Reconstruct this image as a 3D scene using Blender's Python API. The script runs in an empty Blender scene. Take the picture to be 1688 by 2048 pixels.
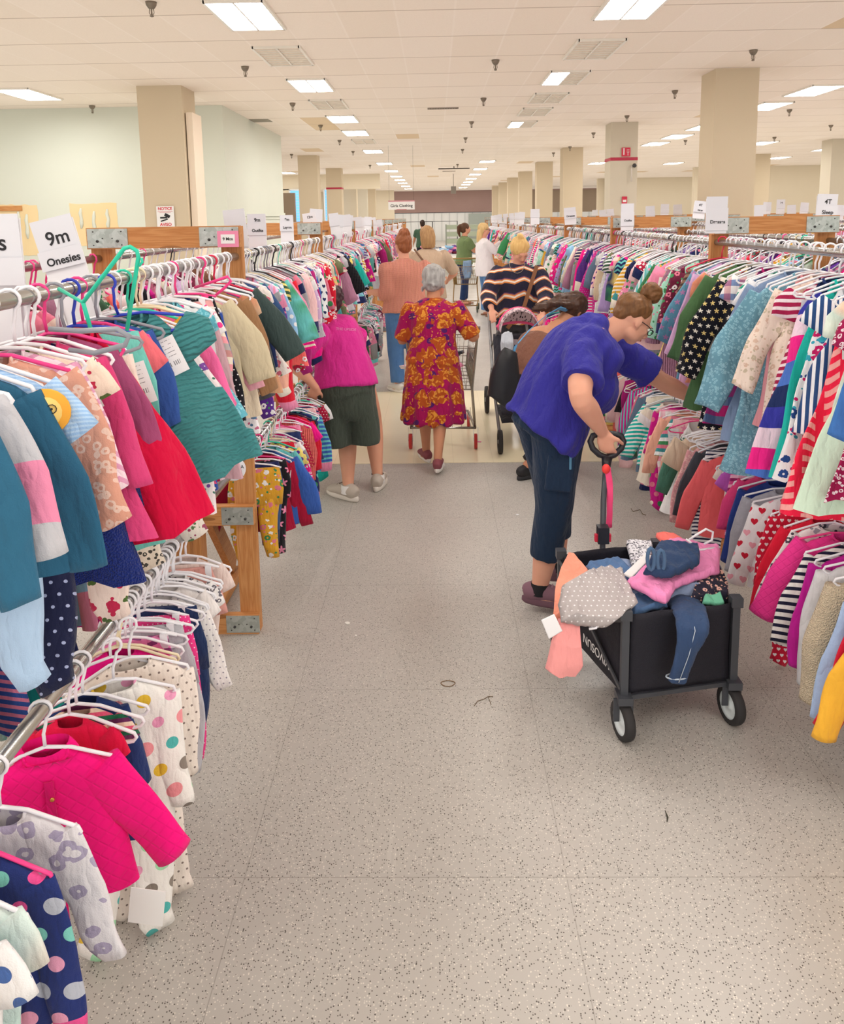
import bpy, bmesh, math, random
from mathutils import Vector, Matrix, noise
PI = math.pi
SC = bpy.context.scene
COL = SC.collection
V = Vector
# ------------------------------------------------------------------ camera
FPX, CX, CY, EYE = 1600.0, 844.0, 680.0, 1.85
_yc = V((26, 245, -FPX)).normalized()
_h = V((1, 0.016, 0)); _xc = (_h - _yc * _h.dot(_yc)).normalized(); _zc = _xc.cross(_yc)
CAMR = Matrix((_xc, _yc, _zc))
CAMP = V((0, 0, EYE))
cam = bpy.data.cameras.new('camera'); camo = bpy.data.objects.new('camera', cam); COL.objects.link(camo)
cam.sensor_width = 36; cam.lens = FPX * 36 / 2048; cam.shift_y = -(1024 - CY) / 2048
cam.clip_end = 200
camo.matrix_world = Matrix.Translation(CAMP) @ CAMR.to_4x4()
SC.camera = camo
def at(x, y, Y):
    r = CAMR @ V((x - CX, CY - y, -FPX)); return CAMP + r * (Y / r.y)
def flo(x, y, z=0.0):
    r = CAMR @ V((x - CX, CY - y, -FPX)); return CAMP + r * ((z - EYE) / r.z)
# ------------------------------------------------------------------ light and exposure
LAMP = 26.0            # emission of the fluorescent diffusers
REAR_FILL = 1.0             # fill light from the added, unseen windows behind the camera
AMB = 0.085             # world strength of the even ambient fill added to every surface
SC.view_settings.view_transform = 'Standard'; SC.view_settings.look = 'None'
SC.view_settings.exposure = 0.0; SC.view_settings.gamma = 1.0; SC.view_settings.use_curve_mapping = False
W = bpy.data.worlds.new('world'); SC.world = W; W.use_nodes = True
W.node_tree.nodes['Background'].inputs[0].default_value = (1, .99, .975, 1)
W.node_tree.nodes['Background'].inputs[1].default_value = AMB
SC.cycles.use_light_tree = True
SC.cycles.use_fast_gi = True; SC.cycles.fast_gi_method = 'ADD'; W.light_settings.ao_factor = 0.34; W.light_settings.distance = 1.2
SC.cycles.max_bounces = 6; SC.cycles.diffuse_bounces = 4; SC.cycles.glossy_bounces = 2
SC.cycles.use_denoising = True
SC.cycles.sample_clamp_indirect = 4
# ------------------------------------------------------------------ node helpers
def lin(c):
    if isinstance(c, str):
        c = PAL.get(c, c)
    if isinstance(c, str):
        c = tuple(int(c[i:i+2], 16) for i in (0, 2, 4))
    return tuple(((v/255)/12.92 if v/255 <= .04045 else ((v/255+.055)/1.055)**2.4) for v in c[:3]) + (1,)
PAL = dict(red='d21f35', crimson='a51638', pink='ec8fb0', rose='d9788f', hotpink='f0198b', fuchsia='c81c86', magenta='a82270', blush='efc4c4',
  peach='f2b39b', coral='f2706a', orange='e08a3c', mustard='d9a233', yellow='f0d878', cream='efe6d3', white='eceaea', ivory='e6dccb', beige='d3bfa2',
  tan='b99a77', brown='7c5643', grey='9a9a9e', lightgrey='c3c1c6', charcoal='45454d', black='1d1c22', navy='222a58', blue='3a5fae', skyblue='93bfe2',
  denim='3f5f8c', indigo='2e3f6b', teal='3f8f93', aqua='6cc0bd', mint='a5dcc4', green='3f8a56', olive='6d7050', forest='3b5b44', purple='5a2d8c',
  lavender='b9a0d6', lilac='d7b8dc', mauve='b07d96', burgundy='6b1f3a', plum='7a3566', slate='5f7388', wine='80203f', turquoise='22b3a6')
class NT:
    def __init__(s, name):
        s.m = bpy.data.materials.new(name); s.m.use_nodes = True
        s.t = s.m.node_tree; s.b = s.t.nodes['Principled BSDF']
        s.tc = None
    def n(s, ty, **k):
        x = s.t.nodes.new(ty)
        for a, b in k.items(): setattr(x, a, b)
        return x
    def put(s, sock, v):
        if isinstance(v, bpy.types.NodeSocket): s.t.links.new(v, sock)
        elif v is not None:
            try: sock.default_value = v
            except Exception: sock.default_value = (v[0], v[1], v[2])
    def M(s, op, a, b=None, c=None):
        x = s.n('ShaderNodeMath', operation=op)
        s.put(x.inputs[0], a); s.put(x.inputs[1], b)
        if c is not None: s.put(x.inputs[2], c)
        return x.outputs[0]
    def co(s, kind='Object'):
        if not s.tc: s.tc = s.n('ShaderNodeTexCoord')
        return s.tc.outputs[kind]
    def map(s, scale=(1, 1, 1), rot=(0, 0, 0), loc=(0, 0, 0), kind='Object'):
        x = s.n('ShaderNodeMapping'); s.t.links.new(s.co(kind), x.inputs[0])
        x.inputs['Scale'].default_value = scale; x.inputs['Rotation'].default_value = rot; x.inputs['Location'].default_value = loc
        return x.outputs[0]
    def xyz(s, v=None):
        x = s.n('ShaderNodeSeparateXYZ'); s.t.links.new(v or s.co(), x.inputs[0]); return x.outputs
    def vec(s, x, y, z):
        c = s.n('ShaderNodeCombineXYZ'); s.put(c.inputs[0], x); s.put(c.inputs[1], y); s.put(c.inputs[2], z); return c.outputs[0]
    def mix(s, f, a, b):
        x = s.n('ShaderNodeMix', data_type='RGBA'); s.put(x.inputs[0], f); s.put(x.inputs[6], a); s.put(x.inputs[7], b); return x.outputs[2]
    def noise(s, sc, vec=None, det=2.0, dim='3D'):
        x = s.n('ShaderNodeTexNoise'); x.inputs['Scale'].default_value = sc; x.inputs['Detail'].default_value = det
        if vec or s.tc: s.t.links.new(vec or s.co(), x.inputs['Vector'])
        else: s.t.links.new(s.co(), x.inputs['Vector'])
        return x.outputs[0]
    def voro(s, sc, vec=None, feat='F1'):
        x = s.n('ShaderNodeTexVoronoi', feature=feat); x.inputs['Scale'].default_value = sc
        s.t.links.new(vec or s.co(), x.inputs['Vector']); return x
    def ramp(s, f, stops, const=False):
        x = s.n('ShaderNodeValToRGB'); r = x.color_ramp
        if const: r.interpolation = 'CONSTANT'
        while len(r.elements) < len(stops): r.elements.new(.5)
        for e, (p, c) in zip(r.elements, stops): e.position = p; e.color = c
        s.t.links.new(f, x.inputs[0]); return x.outputs[0]
    def bump(s, h, st=.3, d=.01):
        x = s.n('ShaderNodeBump'); x.inputs['Strength'].default_value = st; x.inputs['Distance'].default_value = d
        s.t.links.new(h, x.inputs['Height']); s.t.links.new(x.outputs[0], s.b.inputs['Normal'])
    def fin(s, col=None, rough=.8, metal=0., spec=None, emit=None, es=0):
        if col is not None: s.put(s.b.inputs['Base Color'], col)
        s.b.inputs['Roughness'].default_value = rough; s.b.inputs['Metallic'].default_value = metal
        if spec is not None: s.b.inputs['Specular IOR Level'].default_value = spec
        if emit: s.b.inputs['Emission Color'].default_value = emit; s.b.inputs['Emission Strength'].default_value = es
        return s.m
MATS = {}
def flat(name, c, rough=.6, metal=0., **k):
    key = ('flat', name)
    if key not in MATS: MATS[key] = NT(name).fin(lin(c), rough, metal, **k)
    return MATS[key]
def wool(N, st=.35):      # cloth creases and weave
    a = N.noise(13, N.map((1.3, 1, .45), (0, .25, 0)), 3); a2 = N.noise(38, N.map((1, 1, .6), (0, -.5, 0)), 3); b = N.noise(420, None, 1)
    r = N.M('ABSOLUTE', N.M('SUBTRACT', a, .5))       # sharp creases where the cloth buckles
    N.bump(N.M('ADD', N.M('MULTIPLY_ADD', b, .05, N.M('MULTIPLY', a2, .3)), N.M('MULTIPLY', N.M('POWER', r, .9), 1.5)), .55, .028)
def fab(pat, *cs, sc=1.0):
    """a cloth of one printed or woven pattern, drawn in the garment's own x-z plane"""
    key = (pat, cs, sc)
    if key in MATS: return MATS[key]
    N = NT('cloth_' + pat); c = [lin(q) for q in cs]; M = N.M
    x, y, z = N.xyz(); z = M('MULTIPLY_ADD', y, .62, z)
    out = c[0]
    def cell(s, r=0):
        u, v = M('MULTIPLY', x, s), M('MULTIPLY', z, s)
        fv = M('FLOOR', v)
        u = M('ADD', u, M('MULTIPLY', M('MODULO', M('ABSOLUTE', fv), 2), .5))
        fu = M('FLOOR', u)
        w = N.n('ShaderNodeTexWhiteNoise', noise_dimensions='2D'); N.t.links.new(N.vec(fu, fv, 0), w.inputs[0])
        return M('SUBTRACT', M('SUBTRACT', u, fu), .5), M('SUBTRACT', M('SUBTRACT', v, fv), .5), w.outputs[0]
    def pick(w, cols):
        if len(cols) == 1: return cols[0]
        return N.ramp(w, [(i/len(cols), q) for i, q in enumerate(cols)], True)
    rad = lambda u, v: M('SQRT', M('ADD', M('MULTIPLY', u, u), M('MULTIPLY', v, v)))
    if pat == 'dots':
        u, v, w = cell(28*sc); out = N.mix(M('LESS_THAN', rad(u, v), .27), c[0], pick(w, c[1:]))
    elif pat == 'bigdots':
        u, v, w = cell(17*sc); out = N.mix(M('LESS_THAN', rad(u, v), M('MULTIPLY_ADD', w, .1, .22)), c[0], pick(w, c[1:]))
    elif pat == 'pindots':
        u, v, w = cell(55*sc); out = N.mix(M('LESS_THAN', rad(u, v), .14), c[0], pick(w, c[1:]))
    elif pat == 'stripes':
        k = M('FRACT', M('ADD', M('MULTIPLY', z, 38*sc), 100)); out = N.mix(M('LESS_THAN', k, .45), c[0], c[1])
    elif pat == 'multistripes':
        k = M('FRACT', M('ADD', M('MULTIPLY', z, 11*sc), 100)); out = pick(k, c)
    elif pat == 'vstripes':
        k = M('FRACT', M('ADD', M('MULTIPLY', x, 45*sc), 100)); out = N.mix(M('LESS_THAN', k, .45), c[0], c[1])
    elif pat == 'plaid':
        a = M('LESS_THAN', M('FRACT', M('ADD', M('MULTIPLY', z, 16*sc), 100)), .45); b = M('LESS_THAN', M('FRACT', M('ADD', M('MULTIPLY', x, 16*sc), 100)), .45)
        out = N.mix(M('MULTIPLY', b, .5), N.mix(M('MULTIPLY', a, .8), c[0], c[1]), c[-1])
    elif pat == 'chevron':
        q = M('ABSOLUTE', M('SUBTRACT', M('FRACT', M('ADD', M('MULTIPLY', x, 22*sc), 100)), .5))
        k = M('FRACT', M('ADD', M('ADD', M('MULTIPLY', z, 34*sc), q), 100)); out = N.mix(M('LESS_THAN', k, .45), c[0], c[1])
    elif pat == 'floral':
        p = N.vec(x, z, 0)
        v = N.voro(24*sc, p); d = M('ADD', v.outputs['Distance'], M('MULTIPLY', N.noise(90*sc, p, 1), .35))
        f = pick(N.xyz(v.outputs['Color'])[0], c[1:])
        v2 = N.voro(46*sc, N.vec(M('ADD', x, 3.3), z, 0)); f2 = pick(N.xyz(v2.outputs['Color'])[1], c[1:][::-1])
        o = N.mix(M('LESS_THAN', v2.outputs['Distance'], .26), c[0], f2)
        out = N.mix(M('LESS_THAN', d, .5), o, N.mix(M('LESS_THAN', v.outputs['Distance'], .12), f, c[0]))
    elif pat == 'hearts':
        u, v, w = cell(24*sc); u = M('MULTIPLY', u, 2.9); v = M('MULTIPLY', M('ADD', v, .02), 2.9)
        a = M('SUBTRACT', M('MULTIPLY', v, 1.15), M('MULTIPLY', M('SQRT', M('ABSOLUTE', u)), .75))
        out = N.mix(M('LESS_THAN', M('ADD', M('MULTIPLY', u, u), M('MULTIPLY', a, a)), .62), c[0], pick(w, c[1:]))
    elif pat == 'stars':
        u, v, w = cell(15*sc); th = M('ARCTAN2', u, v)
        r = M('MULTIPLY_ADD', M('COSINE', M('MULTIPLY', th, 5)), .1, .22)
        out = N.mix(M('LESS_THAN', rad(u, v), r), c[0], pick(w, c[1:]))
    elif pat == 'leopard':
        p = N.vec(x, z, 0); v = N.voro(60*sc, p); d = M('ADD', v.outputs['Distance'], M('MULTIPLY', N.noise(120*sc, p, 1), .3))
        out = N.mix(M('MULTIPLY', M('GREATER_THAN', d, .35), M('LESS_THAN', d, .58)), c[0], c[1])
    elif pat == 'blocks':
        k = M('FRACT', M('ADD', M('MULTIPLY', z, 3.1*sc), 100.15)); out = pick(k, c)
    elif pat == 'brush':
        k = N.M('ADD', M('MULTIPLY', z, 30*sc), M('MULTIPLY', M('SINE', M('MULTIPLY', x, 60)), .22)); a = M('LESS_THAN', M('FRACT', M('ADD', k, 100)), .5)
        b = M('LESS_THAN', M('FRACT', M('ADD', M('MULTIPLY', x, 20*sc), 100)), .62); out = N.mix(M('MULTIPLY', a, b), c[0], c[1])
    elif pat == 'denim':
        out = N.mix(N.noise(9, None, 3), c[0], c[1])
    elif pat == 'tiedye':
        out = N.ramp(N.noise(7*sc, None, 1), [(.3, c[0]), (.5, c[1]), (.7, c[-1])])
    elif pat == 'zigzag':
        q = M('ABSOLUTE', M('SUBTRACT', M('FRACT', M('ADD', M('MULTIPLY', x, 5.5*sc), 100.2)), .5))
        k = M('FRACT', M('ADD', M('ADD', M('MULTIPLY', z, 7.5*sc), M('MULTIPLY', q, .55)), 100))
        out = N.ramp(k, [(0, c[0]), (.62, c[1]), (.72, c[2]), (.85, c[1]), (.93, c[3])], True)
    elif pat == 'baroque':
        p = N.vec(x, z, 0); nn = N.noise(14, p, 2)
        pw = N.vec(M('MULTIPLY_ADD', nn, .09, x), M('MULTIPLY_ADD', N.noise(17, p, 1), .09, z), 0)
        v = N.voro(12, pw); d = v.outputs['Distance']; v2 = N.voro(46, pw); d2 = v2.outputs['Distance']
        v3 = N.voro(13, N.vec(M('ADD', x, 7.7), z, 0))
        o = N.mix(M('LESS_THAN', v3.outputs['Distance'], .3), c[0], c[1])
        leaf = N.mix(M('GREATER_THAN', d2, .42), c[2], c[3])
        o = N.mix(M('MULTIPLY', M('LESS_THAN', d, .56), M('GREATER_THAN', nn, .33)), o, leaf)
        out = N.mix(M('MULTIPLY', M('LESS_THAN', d2, .22), M('GREATER_THAN', nn, .5)), o, c[2])
    # very slight unevenness of the dye
    nz = N.noise(5, None, 2)
    h = N.n('ShaderNodeHueSaturation'); N.put(h.inputs['Color'], out); N.put(h.inputs['Value'], M('MULTIPLY_ADD', nz, .16, .92))
    if pat == 'knit' :
        h.inputs['Value'].default_value = 1
        k = M('SINE', M('MULTIPLY', x, 520)); N.bump(M('MULTIPLY_ADD', M('SINE', M('MULTIPLY', z, 260)), .3, k), .8, .006)
        N.put(h.inputs['Value'], M('MULTIPLY_ADD', k, .05, .95))
    elif pat == 'sherpa': N.bump(N.M('ADD', N.voro(230).outputs['Distance'], N.noise(40)), .8, .012)
    elif pat == 'quilt':
        a = M('ABSOLUTE', M('SINE', M('MULTIPLY', M('ADD', x, z), 90))); b = M('ABSOLUTE', M('SINE', M('MULTIPLY', M('SUBTRACT', x, z), 90)))
        N.bump(N.M('ADD', M('MINIMUM', M('MINIMUM', a, b), .35), M('MULTIPLY', N.noise(20), 1.2)), .35, .016)
    elif pat == 'crinkle': N.bump(N.M('ADD', M('SINE', M('ADD', M('MULTIPLY', z, 420), M('MULTIPLY', N.noise(30), 9))), N.noise(60)), .7, .005)
    else: wool(N)
    N.b.inputs['Sheen Weight'].default_value = .08
    m = N.fin(h.outputs[0], .85, 0, .2); MATS[key] = m; return m
# ------------------------------------------------------------------ mesh helpers
class MB:
    """collects shapes of ONE object"""
    def __init__(s): s.v = []; s.f = []; s.mi = []; s.cur = 0; s.sm = []
    def add(s, vs, fs, smooth=True):
        b = len(s.v); s.v += [tuple(q) for q in vs]
        for f in fs: s.f.append([i + b for i in f]); s.mi.append(s.cur); s.sm.append(smooth)
        return s
    def box(s, c, d, R=None):
        x, y, z = [q/2 for q in d]; vs = [V((a, b, e)) for a in (-x, x) for b in (-y, y) for e in (-z, z)]
        if R is not None: vs = [R @ q for q in vs]
        return s.add([q + V(c) for q in vs], [(0,1,3,2),(4,6,7,5),(0,4,5,1),(2,3,7,6),(0,2,6,4),(1,5,7,3)], False)
    def beam(s, a, b, w, h, up=(0, 0, 1)):
        a, b = V(a), V(b); d = b - a; L = d.length; d.normalize(); u = V(up)
        x = d.cross(u); 
        if x.length < 1e-4: x = d.cross(V((1, 0, 0)))
        x.normalize(); y = x.cross(d)
        return s.box((a + b)/2, (w, L, h), Matrix((x, d, y)).transposed())
    def tube(s, pts, r, n=8, cap=True, closed=False):
        pts = [V(p) for p in pts]; m = len(pts); rs = r if isinstance(r, (list, tuple)) else [r]*m
        vs = []; pu = None
        for i, p in enumerate(pts):
            if closed: d = pts[(i+1) % m] - pts[i-1]
            else: d = pts[min(i+1, m-1)] - pts[max(i-1, 0)]
            if d.length < 1e-9: d = V((0, 0, 1))
            d.normalize()
            if pu is None:
                pu = d.orthogonal().normalized()
            pu = (pu - d*pu.dot(d))
            if pu.length < 1e-6: pu = d.orthogonal()
            pu.normalize(); w = d.cross(pu)
            for k in range(n):
                t = 2*PI*k/n; vs.append(p + (pu*math.cos(t) + w*math.sin(t))*rs[i])
        fs = []
        for i in range(m if closed else m-1):
            for k in range(n):
                j = (i+1) % m; fs.append((i*n+k, i*n+(k+1) % n, j*n+(k+1) % n, j*n+k))
        if cap and not closed: fs += [tuple(range(n))[::-1], tuple((m-1)*n+k for k in range(n))]
        return s.add(vs, fs)
    def rings(s, rg, cap0=False, cap1=False, closed=False):
        n = len(rg[0]); vs = [p for r in rg for p in r]; fs = []
        for i in range(len(rg) - 1):
            for k in range(n):
                fs.append((i*n+k, i*n+(k+1) % n, (i+1)*n+(k+1) % n, (i+1)*n+k))
        if cap0: fs.append(tuple(range(n))[::-1])
        if cap1: fs.append(tuple((len(rg)-1)*n+k for k in range(n)))
        return s.add(vs, fs)
    def lathe(s, prof, c=(0, 0, 0), axis='z', n=20):
        rg = []
        for r, h in prof:
            ring = []
            for k in range(n):
                t = 2*PI*k/n; a, b = r*math.cos(t), r*math.sin(t)
                p = {'z': (a, b, h), 'y': (a, h, b), 'x': (h, a, b)}[axis]
                ring.append(V(p) + V(c))
            rg.append(ring)
        return s.rings(rg, prof[0][0] > 1e-5, prof[-1][0] > 1e-5)
    def ball(s, c, r, R=None, n=14, m=9):
        if not isinstance(r, (tuple, list)): r = (r, r, r)
        rg = []
        for i in range(m+1):
            a = PI*(i/m); a = min(max(a, .02), PI-.02); ring = []
            for k in range(n):
                t = 2*PI*k/n; p = V((r[0]*math.sin(a)*math.cos(t), r[1]*math.sin(a)*math.sin(t), r[2]*math.cos(a)))
                if R is not None: p = R @ p
                ring.append(p + V(c))
            rg.append(ring)
        return s.rings(rg, True, True)
    def mesh(s, name):
        me = bpy.data.meshes.new(name); me.from_pydata(s.v, [], s.f)
        me.polygons.foreach_set('material_index', s.mi); me.polygons.foreach_set('use_smooth', s.sm)
        me.update(); return me
    def build(s, name, mats, parent=None, loc=None, rot=None):
        return put(name, s.mesh(name), mats, parent, loc, rot)
def put(name, me, mats, parent=None, loc=None, rot=None):
    o = bpy.data.objects.new(name, me); COL.objects.link(o)
    if not isinstance(mats, (list, tuple)): mats = [mats]
    if not me.materials:
        for m in mats: me.materials.append(m)
    else:
        for i, m in enumerate(mats):
            if i < len(o.material_slots): o.material_slots[i].link = 'OBJECT'; o.material_slots[i].material = m
    if parent: o.parent = parent
    if loc is not None: o.location = loc
    if rot is not None: o.rotation_euler = rot
    return o
USED = {}
def tag(o, label, cat, group=None, kind=None):
    if kind is None:
        w = label.split()
        if len(w) > 16: label = ' '.join(w[:16])
    o['label'] = label; o['category'] = cat
    USED.setdefault(label, []).append(o)
    if group: o['group'] = group
    if kind: o['kind'] = kind
    return o
def struct(name, mb, m, parent=None):
    o = mb.build(name, m, parent)
    if not parent: o['kind'] = 'structure'
    return o
def empty(name, loc=(0, 0, 0), rz=0, rot=None):
    o = bpy.data.objects.new(name, None); COL.objects.link(o); o.location = loc; o.rotation_euler = rot or (0, 0, rz)
    o.empty_display_size = .05; return o
def text(name, s, size, m, parent, loc, rot=(PI/2, 0, 0), align='CENTER', ext=.0004, label=None, sx=1.0, shear=0, bold=0):
    cu = bpy.data.curves.new(name, 'FONT'); cu.body = s; cu.size = size; cu.align_x = align; cu.align_y = 'CENTER'; cu.extrude = ext
    cu.offset = bold; cu.shear = shear
    t = bpy.data.objects.new('t', cu); COL.objects.link(t); dg = bpy.context.evaluated_depsgraph_get()
    me = bpy.data.meshes.new_from_object(t.evaluated_get(dg)); bpy.data.objects.remove(t)
    o = put(name, me, m, parent, loc, rot); o.scale = (sx, 1, 1)
    return o
def fuse(mb, name, vox=.008, smooth=6, disp=None):
    """one continuous skin over everything in mb"""
    me = mb.mesh(name); o = bpy.data.objects.new('tmp', me); COL.objects.link(o)
    r = o.modifiers.new('r', 'REMESH'); r.mode = 'VOXEL'; r.voxel_size = vox; r.use_smooth_shade = True
    q = o.modifiers.new('s', 'SMOOTH'); q.iterations = smooth; q.factor = .5
    dg = bpy.context.evaluated_depsgraph_get(); dg.update()
    out = bpy.data.meshes.new_from_object(o.evaluated_get(dg)); out.name = name
    bpy.data.objects.remove(o); bpy.data.meshes.remove(me)
    if disp:
        ns = [v.normal.copy() for v in out.vertices]
        for v, n in zip(out.vertices, ns): v.co += n * disp(v.co, n)
    out.polygons.foreach_set('use_smooth', [True]*len(out.polygons))
    return out
# ------------------------------------------------------------------ materials of the place
def mat_floor():
    N = NT('speckled_vinyl_floor'); M = N.M
    x, y, z = N.xyz()
    base = N.mix(N.noise(1.1, None, 3), lin('a6a19a'), lin('bdb7af'))
    base = N.mix(M('MULTIPLY', N.noise(40, None, 4), .6), base, lin('b1aba2'))
    d = N.voro(170); r = N.xyz(d.outputs['Color'])
    dark = M('MULTIPLY', M('LESS_THAN', d.outputs['Distance'], .33), M('GREATER_THAN', r[0], .72))
    lite = M('MULTIPLY', M('LESS_THAN', d.outputs['Distance'], .36), M('LESS_THAN', r[0], .22))
    c = N.mix(M('MULTIPLY', dark, .9), base, lin('3c342d')); c = N.mix(M('MULTIPLY', lite, .7), c, lin('dcd6ca'))
    # sheet joints
    jx = M('LESS_THAN', M('ABSOLUTE', M('SUBTRACT', M('FRACT', M('ADD', M('DIVIDE', x, .915), 10.12)), .5)), .0016)
    jy = M('LESS_THAN', M('ABSOLUTE', M('SUBTRACT', M('FRACT', M('ADD', M('DIVIDE', y, .915), 10.3)), .5)), .0016)
    c = N.mix(M('MULTIPLY', M('MAXIMUM', jx, jy), .35), c, lin('5d554c'))
    # scuffs
    s = N.noise(3, N.map((1, .12, 1), (0, 0, .6)), 5)
    c = N.mix(M('MULTIPLY', M('GREATER_THAN', s, .66), .12), c, lin('e4dfd6'))
    N.put(N.b.inputs['Roughness'], M('MULTIPLY_ADD', N.noise(2.4, None, 4), .35, .18))
    N.bump(N.noise(60, None, 3), .06, .004)
    m = N.fin(c, .3, 0, .5); N.put(N.b.inputs['Roughness'], M('MULTIPLY_ADD', N.noise(2.4, None, 4), .3, .22)); return m
def mat_floor_tan():
    N = NT('cream_floor_tile'); M = N.M; x, y, z = N.xyz()
    b = N.mix(N.noise(2.5, None, 4), lin('e8dcb8'), lin('f2e6c6'))
    jx = M('LESS_THAN', M('ABSOLUTE', M('SUBTRACT', M('FRACT', M('ADD', M('DIVIDE', x, .305), 10.12)), .5)), .004)
    b = N.mix(M('MULTIPLY', jx, .25), b, lin('8d7c60'))
    return N.fin(b, .22, 0, .5)
def mat_ceiling(tx=.61, ty=1.22):
    N = NT('acoustic_ceiling_tile'); M = N.M; x, y, z = N.xyz()
    u = M('FRACT', M('ADD', M('DIVIDE', x, tx), 40.12)); v = M('FRACT', M('ADD', M('DIVIDE', y, ty), 40.45))
    gx = M('LESS_THAN', M('ABSOLUTE', M('SUBTRACT', u, .5)), .018); gy = M('LESS_THAN', M('ABSOLUTE', M('SUBTRACT', v, .5)), .010)
    w = N.n('ShaderNodeTexWhiteNoise', noise_dimensions='2D')
    N.t.links.new(N.vec(M('FLOOR', M('ADD', M('DIVIDE', x, tx), 40.62)), M('FLOOR', M('ADD', M('DIVIDE', y, ty), 40.95)), 0), w.inputs[0])
    c = N.mix(w.outputs[0], lin('efe2d2'), lin('f3e7d9'))
    c = N.mix(M('GREATER_THAN', w.outputs[0], .985), c, lin('dcc4a2'))
    c = N.mix(M('MULTIPLY', N.noise(90, None, 3), .25), c, lin('c9b49f'))
    c = N.mix(gx, c, lin('f0e4d6')); c = N.mix(M('MULTIPLY', gy, .8), c, lin('b39f8b'))
    N.bump(N.noise(140, None, 3), .25, .01)
    return N.fin(c, .9, 0, .2)
def mat_paint(name, a, b=None, n=3):
    N = NT(name); c = N.mix(N.noise(.9, None, 4), lin(a), lin(b or a)); N.bump(N.noise(220, None, 2), .06, .003)
    return N.fin(c, .7, 0, .25)
def mat_wood(name='pine_board', axis=0, a='b87a45', b='d39a62'):
    N = NT(name); M = N.M
    scl = [(1.2, 16, 16), (16, 1.2, 16), (16, 16, 1.2)][axis]
    v = N.map(scl)
    n1 = N.noise(1.6, v, 4)
    k = M('FRACT', M('MULTIPLY', n1, 7)); k = M('ABSOLUTE', M('SUBTRACT', k, .5))
    c = N.mix(M('MULTIPLY', k, 1.6), lin(a), lin(b))
    kn = N.voro(2.6, N.map([(1, 5, 5), (5, 1, 5), (5, 5, 1)][axis])); kd = M('LESS_THAN', kn.outputs['Distance'], .16)
    c = N.mix(M('MULTIPLY', kd, .6), c, lin('6d3f1e'))
    c = N.mix(M('MULTIPLY', N.noise(3), .3), c, lin('a86c3a'))
    N.bump(k, .12, .004)
    return N.fin(c, .55, 0, .35)
FLOOR, FLOORT, CEIL = mat_floor(), mat_floor_tan(), mat_ceiling()
WALLC = mat_paint('pale_green_white_wall', 'ced2c4', 'd6d8ca'); WALLB = mat_paint('beige_wall', 'd8cbb2', 'e0d4bd')
MAUVE = mat_paint('mauve_band', '9c8078', 'a88c84'); WALLW = mat_paint('white_far_wall', 'e2e4e2', 'ecebe6'); TAUPE = mat_paint('taupe_wall', '8f7d6a', '9a8875')
PATCH = mat_paint('unpainted_patch', 'e0c491', 'e8d2a6'); COLM = mat_paint('beige_column', 'c9b89c', 'cdbda3'); COLG = mat_paint('warm_grey_column', 'c6bca8', 'cbc2af')
WX, WY, WZ = mat_wood('pine_board_x', 0), mat_wood('pine_board_y', 1), mat_wood('pine_board_z', 2)
def mat_galv():
    N = NT('galvanized_plate'); v = N.voro(60); c = N.mix(N.xyz(v.outputs['Color'])[0], lin('a9b0aa'), lin('c3c9c4')); return N.fin(c, .42, .75)
GALV = mat_galv(); SCREW = flat('dark_screw_hole', '3a3a38', .5)
def mat_steel():
    N = NT('galvanized_pipe'); c = N.mix(N.noise(30, N.map((1, .06, 1)), 3), lin('a4a3a1'), lin('cfcecb')); return N.fin(c, .27, .9)
STEEL = mat_steel(); CHROME = flat('chrome', 'd0d0d0', .15, 1.); WHITEP = flat('white_plastic', 'e9e7ea', .35); CARD = flat('white_card', 'dcdbe0', .6)
INK = flat('black_ink', '222226', .6); PAPER = flat('paper', 'e8e6e3', .7); REDP = flat('red_print', 'c92036', .6)
# ------------------------------------------------------------------ shell
HC = 3.95
struct('floor', MB().box((0, 30, -.05), (44, 72, .1)), FLOOR)
struct('trim_1', MB().box((.35, 7.16, .0012), (3.7, 2.55, .0024)), FLOORT)
struct('ceiling', MB().box((0, 30, HC + .05), (44, 72, .1)), CEIL)
struct('wall_left', MB().box((-13, 7.5, HC/2), (18.3, .3, HC)).box((0, 0, 0), (.001, .001, .001)), WALLC) if False else None
w = MB(); w.box((-12.93, 15.25, HC/2), (18.1, .3, HC)); struct('wall_left', w, WALLC)
w = MB(); w.box((-4.03, 18.08, HC/2), (.3, 5.36, HC)); struct('wall_left_side', w, WALLC)
struct('trim_2', MB().box((-3.86, 18.0, 1.98), (.05, 5.4, .09)).box((-3.87, 18.0, 1.90), (.03, 5.4, .05)), WALLC)
struct('wall_left_outer', MB().box((-21.9, 7, HC/2), (.2, 26, HC)), WALLC)
# recess behind the left block, with its windows
struct('wall_left_far', MB().box((-8.9, 43, HC/2), (.2, 44, HC)), WALLB)
struct('wall_left_recess', MB().box((-6.6, 29, 1.4), (3.2, .2, 2.8)), TAUPE)
struct('wall_back', MB().box((0, 65.1, 1.1), (44, .2, 2.2)), WALLW)
struct('wall_back_top', MB().box((0, 65.05, 3.1), (44, .25, 1.7)), MAUVE)
struct('wall_back_side', MB().box((-5.2, 62, HC/2), (4.2, .2, HC)), WALLB)
struct('wall_right', MB().box((21.9, 30, HC/2), (.2, 72, HC)), WALLB)
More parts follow.
